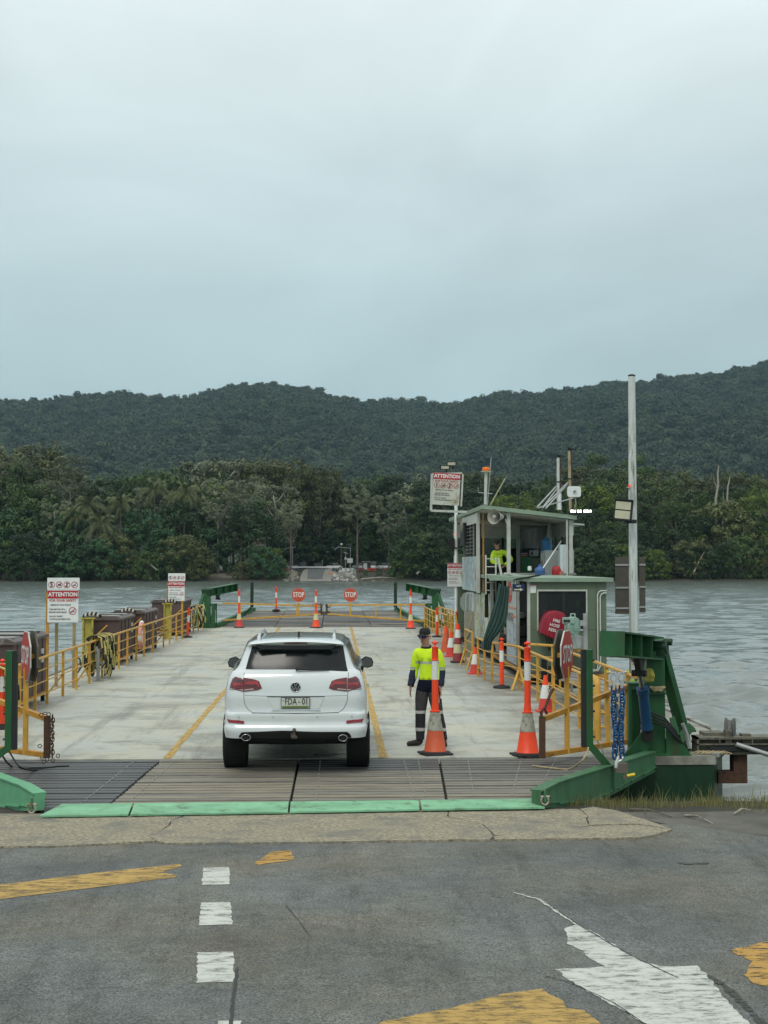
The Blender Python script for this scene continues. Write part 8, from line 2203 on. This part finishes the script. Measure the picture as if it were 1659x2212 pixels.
def head_bits(t, c, rz, cap=True, glasses=(.01, .03, .25), tilt=0, big=1.0):
    M = Matrix.Rotation(rz, 3, 'Z') @ Matrix.Rotation(tilt, 3, 'X')
    P = lambda x, y, z: c + M @ Vector((x, y, z)) * big
    q = MB(); q.prism([(-.012, -.03), (.012, -.03), (.004, .022), (-.004, .022)], -.104, -.075, lambda a, b, d: P(a, d + (b * -.25), b)); q.build('nose', SKINM, t, world=False, smooth=60)
    q = MB(); q.prism([(-.024, -.004), (0, .003), (.024, -.004), (0, -.009)], -.089, -.08, lambda a, b, d: P(a, d, b - .055)); q.build('mouth', mat('lips', (.16, .055, .045), .5, bump=0), t, world=False)
    for s in (-1, 1):
        q = MB(); q.tube([P(s * .077, .0, .022), P(s * .092, .012, .018), P(s * .09, .014, -.012), P(s * .078, .002, -.026)], [.008, .012, .010, .006], 6); q.build('ear', SKINM, t, world=False, smooth=60)
        q = MB(); q.prism([(s * .006, .022), (s * .064, .020), (s * .062, -.010), (s * .036, -.02), (s * .010, -.006)], -.092, -.082, lambda a, b, d: P(a, d + 6.5 * a * a, b + .004)); q.build('sunglasses_lens', mat('mirror_lens_%d' % int(glasses[2] * 100), glasses, .08, .5, var=0, bump=0), t, world=False, smooth=40)
        q = MB(); q.bar(P(s * .064, -.065, .016), P(s * .082, .01, .012), .006, .01); q.build('sunglasses_arm', BLACK, t, world=False)
    if cap:
        CAPM = mat('black_cap', (.016, .017, .015), .85, var=.2)
        q = MB(); prof = [(.088, .034), (.091, .055), (.088, .085), (.074, .110), (.045, .124), (.008, .128)]
        vs = []; n_ = 22
        for r_, z in prof:
            for k in range(n_): a = 2 * math.pi * k / n_; q.v.append(P(r_ * .86 * math.cos(a), r_ * 1.06 * math.sin(a) + .012, z))
        for i in range(len(prof) - 1):
            for k in range(n_): l = (k + 1) % n_; q.f.append((i * n_ + k, i * n_ + l, (i + 1) * n_ + l, (i + 1) * n_ + k))
        q.f.append(tuple(range((len(prof) - 1) * n_, len(prof) * n_))); q.build('cap', CAPM, t, world=False, smooth=60)
        q = MB(); N_ = 10
        for k in range(N_ + 1):
            f = -1 + 2 * k / N_
            for e_ in (0, 1): q.v += [P(f * .066, -.075 - (.075 * e_) * math.sqrt(max(0, 1 - (f * .85) ** 2)), .045 - .018 * e_ - .012 * f * f), P(f * .066, -.075 - (.075 * e_) * math.sqrt(max(0, 1 - (f * .85) ** 2)), .038 - .018 * e_ - .012 * f * f)]
        for k in range(N_):
            o = 4 * k; q.f += [(o, o + 2, o + 6, o + 4), (o + 1, o + 5, o + 7, o + 3), (o + 2, o + 3, o + 7, o + 6)]
        q.build('cap_peak', CAPM, t, world=False)
    else:
        q = MB(); prof = [(.088, .02), (.093, .05), (.088, .08), (.07, .105), (.035, .12), (.006, .122)]; n_ = 18
        for r_, z in prof:
            for k in range(n_): a = 2 * math.pi * k / n_; q.v.append(P(r_ * .86 * math.cos(a), r_ * math.sin(a) + .022, z))
        for i in range(len(prof) - 1):
            for k in range(n_): l = (k + 1) % n_; q.f.append((i * n_ + k, i * n_ + l, (i + 1) * n_ + l, (i + 1) * n_ + k))
        q.f.append(tuple(range((len(prof) - 1) * n_, len(prof) * n_))); q.build('hair', mat('dark_hair', (.02, .014, .01), .7), t, world=False, smooth=60)
def hand(J, E, tag, wrist, palm_dir, side, curl=.5):
    """five finger chains rooted in the palm"""
    w_ = Vector(wrist); d = Vector(palm_dir).normalized()
    p = w_ + d * .075
    J[tag + 'palm'] = (tuple(p), .032, .017); E.append((tag + 'wrist', tag + 'palm'))
    fw = Vector((0, -1, 0)); ax = d.cross(fw).normalized() if abs(d.dot(fw)) < .95 else Vector((1, 0, 0))
    for k, (off, ln) in enumerate(((-.026, .075), (-.009, .085), (.009, .08), (.025, .062))):
        b = p + fw * off * 1.0 + d * .012
        c1 = b + d * ln * .5 + Vector((side * .006, 0, 0)); c2 = c1 + (d * .75 + Vector((-side * curl * .8, 0, 0))).normalized() * ln * .5
        for nm, q, r_ in (('a', b, .0105), ('b', c1, .009), ('c', c2, .0075)): J[f'{tag}f{k}{nm}'] = (tuple(q), r_, r_)
        E += [(tag + 'palm', f'{tag}f{k}a'), (f'{tag}f{k}a', f'{tag}f{k}b'), (f'{tag}f{k}b', f'{tag}f{k}c')]
    b = w_ + d * .035 + fw * .026; c1 = b + (d + fw * .9).normalized() * .035; c2 = c1 + (d * 1.2 + fw * .3).normalized() * .03
    for nm, q, r_ in (('a', b, .012), ('b', c1, .010), ('c', c2, .008)): J[f'{tag}t{nm}'] = (tuple(q), r_, r_)
    E += [(tag + 'palm', f'{tag}ta'), (f'{tag}ta', f'{tag}tb'), (f'{tag}tb', f'{tag}tc')]
def person(label, loc, rz, arms, legs, lean=(0, 0), hd=(0, 0), cap=True, glasses=(.01, .03, .25), head_rz=0, shirt=SHIRT, trous=TROUS, scale=1.0, toes=((-.1, -.1), (.02, -.14)), tors=None, big=1.0, foot_z=0.0):
    t = thing('person', label, 'person', loc, rz)
    t.scale = (scale * .93, scale * .95, scale)
    lx, ly = lean
    J = {'pelvis': ((0, 0, .95), .135, .095), 'waist': ((lx * .3, ly * .3, 1.10), .135, .095), 'chest': ((lx * .75, ly * .75, 1.30), .155, .11), 'upper': ((lx, ly, 1.40), .12, .09), 'neck': ((lx, ly - .005, 1.485), .060, .060),
         'jaw': ((lx + hd[0] * .6, ly - .02 + hd[1] * .6, 1.568), .063 * big, .070 * big), 'skull': ((lx + hd[0], ly + hd[1], 1.635), .074 * big, .088 * big), 'crown': ((lx + hd[0], ly + hd[1] + .01, 1.70), .056 * big, .07 * big)}
    E = [('pelvis', 'waist'), ('waist', 'chest'), ('chest', 'upper'), ('upper', 'neck'), ('neck', 'jaw'), ('jaw', 'skull'), ('skull', 'crown')]
    bones = [((0, 0, .98), (lx, ly, 1.42), 'torso'), ((lx, ly, 1.50), J['crown'][0], 'head')]
    for s, tag in ((-1, 'l'), (1, 'r')):
        sh, el, wr, dr = arms[0 if s < 0 else 1]
        J[tag + 'sh'] = (sh, .052, .054); J[tag + 'up'] = (tuple((Vector(sh) + Vector(el)) / 2), .054, .052); J[tag + 'el'] = (el, .043, .043); J[tag + 'fo'] = (tuple((Vector(el) * .6 + Vector(wr) * .4)), .041, .041); J[tag + 'wrist'] = (wr, .027, .025)
        E += [('upper', tag + 'sh'), (tag + 'sh', tag + 'up'), (tag + 'up', tag + 'el'), (tag + 'el', tag + 'fo'), (tag + 'fo', tag + 'wrist')]
        hand(J, E, tag, wr, dr, s)
        bones += [(sh, el, 'arm'), (el, wr, 'fore'), (wr, tuple(Vector(wr) + Vector(dr).normalized() * .2), 'hand')]
        kn, an = legs[0 if s < 0 else 1]; tx, ty = toes[0 if s < 0 else 1]
        J[tag + 'hip'] = ((s * .085, 0, .89), .09, .09); J[tag + 'th'] = (tuple((Vector((s * .085, 0, .89)) + Vector(kn)) / 2), .082, .082); J[tag + 'kn'] = (kn, .060, .060); J[tag + 'ca'] = (tuple(Vector(kn) * .65 + Vector(an) * .35), .056, .058); J[tag + 'an'] = (an, .042, .042)
        J[tag + 'heel'] = ((an[0], an[1] + .01, .05 + foot_z), .042, .045); J[tag + 'ball'] = ((an[0] + tx, an[1] + ty, .042 + foot_z), .042, .034); J[tag + 'toe'] = ((an[0] + tx * 1.75, an[1] + ty * 1.75, .036 + foot_z), .034, .026)
        E += [('pelvis', tag + 'hip'), (tag + 'hip', tag + 'th'), (tag + 'th', tag + 'kn'), (tag + 'kn', tag + 'ca'), (tag + 'ca', tag + 'an'), (tag + 'an', tag + 'heel'), (tag + 'heel', tag + 'ball'), (tag + 'ball', tag + 'toe')]
        bones += [((s * .085, 0, .86), kn, 'leg'), (kn, an, 'shin'), (an, J[tag + 'heel'][0], 'foot'), (J[tag + 'heel'][0], J[tag + 'toe'][0], 'foot')]
    me = skin_body(J, E, 'pelvis')
    me.materials.clear(); me.materials.append(SKINM); me.shade_smooth()
    o = bpy.data.objects.new('body', me); COL.objects.link(o); o.parent = t
    dress(me, t, bones, [
        ('trousers', trous, .030, lambda r, f, c: (r in ('leg', 'shin')) or (r == 'torso' and c.z < 1.02) or (r == 'foot' and c.z > .10 + foot_z)),
        ('shirt', shirt, .030, lambda r, f, c: (r == 'arm' or (r == 'fore' and f < .97) or (r == 'torso') or (r == 'leg' and c.z > .82)) and c.z < 1.475 and (r != 'torso' or c.z > .80)),
        ('boots', mat('dark_boots', (.022, .018, .014), .6, var=.3), .012, lambda r, f, c: r == 'foot' and c.z < .16 + foot_z)])
    q = MB(); q.tube([(lx + .07 * math.cos(a), ly + .068 * math.sin(a) - .004, 1.492 + .014 * math.sin(a)) for a in np.linspace(0, 6.283, 18, endpoint=False)], .017, 7, closed=True); q.build('collar', mat('navy_collar', NAVYC, .8), t, world=False, smooth=60)
    for s in (-1, 1):
        q = MB(); q.box((lx * .7 + s * .085, ly * .7 - .139, 1.315), (.10, .012, .035), Matrix.Rotation(s * .12, 3, 'Y')); q.build('pocket_flap', mat('fluo_flap', (.42, .62, .015), .8, bump=.2), t, world=False)
    head_bits(t, Vector((lx + hd[0], ly + hd[1], 1.635)), head_rz, cap, glasses, big=big)
    return t
p = GR(924, 1611)
person('worker in yellow and navy hi-vis shirt, black cap and sunglasses standing beside the car', (p.x, p.y, 0), R(-12),
       (((-.165, 0, 1.405), (-.225, .03, 1.13), (-.275, -.06, .895), (.02, -.10, -1)), ((.165, 0, 1.405), (.215, .05, 1.14), (.215, -.02, .90), (0, -.05, -1))),
       (((-.115, -.03, .50), (-.125, .01, .10)), ((.165, .0, .50), (.25, .05, .10))), lean=(-.02, .0), hd=(-.03, -.02), head_rz=R(-20), toes=((-.11, -.07), (.03, -.11)), scale=.985, big=1.13)
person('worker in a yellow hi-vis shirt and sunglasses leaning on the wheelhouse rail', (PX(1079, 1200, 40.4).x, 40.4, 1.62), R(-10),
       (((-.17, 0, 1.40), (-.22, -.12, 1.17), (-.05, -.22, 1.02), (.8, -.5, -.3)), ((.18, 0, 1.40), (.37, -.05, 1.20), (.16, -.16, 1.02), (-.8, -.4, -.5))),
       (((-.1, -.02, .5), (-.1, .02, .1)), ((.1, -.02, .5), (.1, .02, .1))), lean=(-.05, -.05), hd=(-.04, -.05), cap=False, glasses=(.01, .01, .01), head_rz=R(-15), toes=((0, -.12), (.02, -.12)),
       shirt=zoned('hi_vis_shirt_in_shade', [(0, 0, (.01, .01, .012)), (1.06, .5, (.38, .55, .02)), (1.5, 9, (.38, .55, .02))]), trous=mat('dark_trousers', (.02, .021, .024), .85))  # yellow darkened: the wheelhouse shade is put into the shirt colour
person('worker in dark clothes crouching half hidden behind the near green gantry column', (4.90, 22.2, -.44), R(-60),
       (((-.17, 0, 1.40), (-.22, -.05, 1.14), (-.22, -.16, .95), (0, -.5, -.8)), ((.17, 0, 1.40), (.22, -.05, 1.14), (.2, -.18, .95), (0, -.5, -.8))),
       (((-.12, -.36, .96), (-.12, -.12, .54)), ((.12, -.36, .95), (.13, -.10, .54))), lean=(0, -.16), hd=(0, -.07), foot_z=.44, cap=True, glasses=(.01, .01, .02), toes=((0, -.12), (.02, -.12)),
       shirt=mat('dark_grey_shirt', (.05, .052, .055), .85), trous=mat('black_trousers', (.012, .013, .018), .85))
# --- haze -------------------------------------------------------------------
mb = MB(); mb.b2((-6500, -320, -6), (6500, 11500, 330))
hz = mb.build('haze', None)
hm = bpy.data.materials.new('haze'); hm.use_nodes = True
hm.node_tree.nodes.clear()
ho = hm.node_tree.nodes.new('ShaderNodeOutputMaterial'); pv = hm.node_tree.nodes.new('ShaderNodeVolumePrincipled')
pv.inputs['Color'].default_value = (.58, .85, 1.0, 1); pv.inputs['Density'].default_value = .00009; pv.inputs['Anisotropy'].default_value = .2
hm.node_tree.links.new(pv.outputs[0], ho.inputs['Volume'])
hz.data.materials.append(hm); meta(hz, kind='stuff')
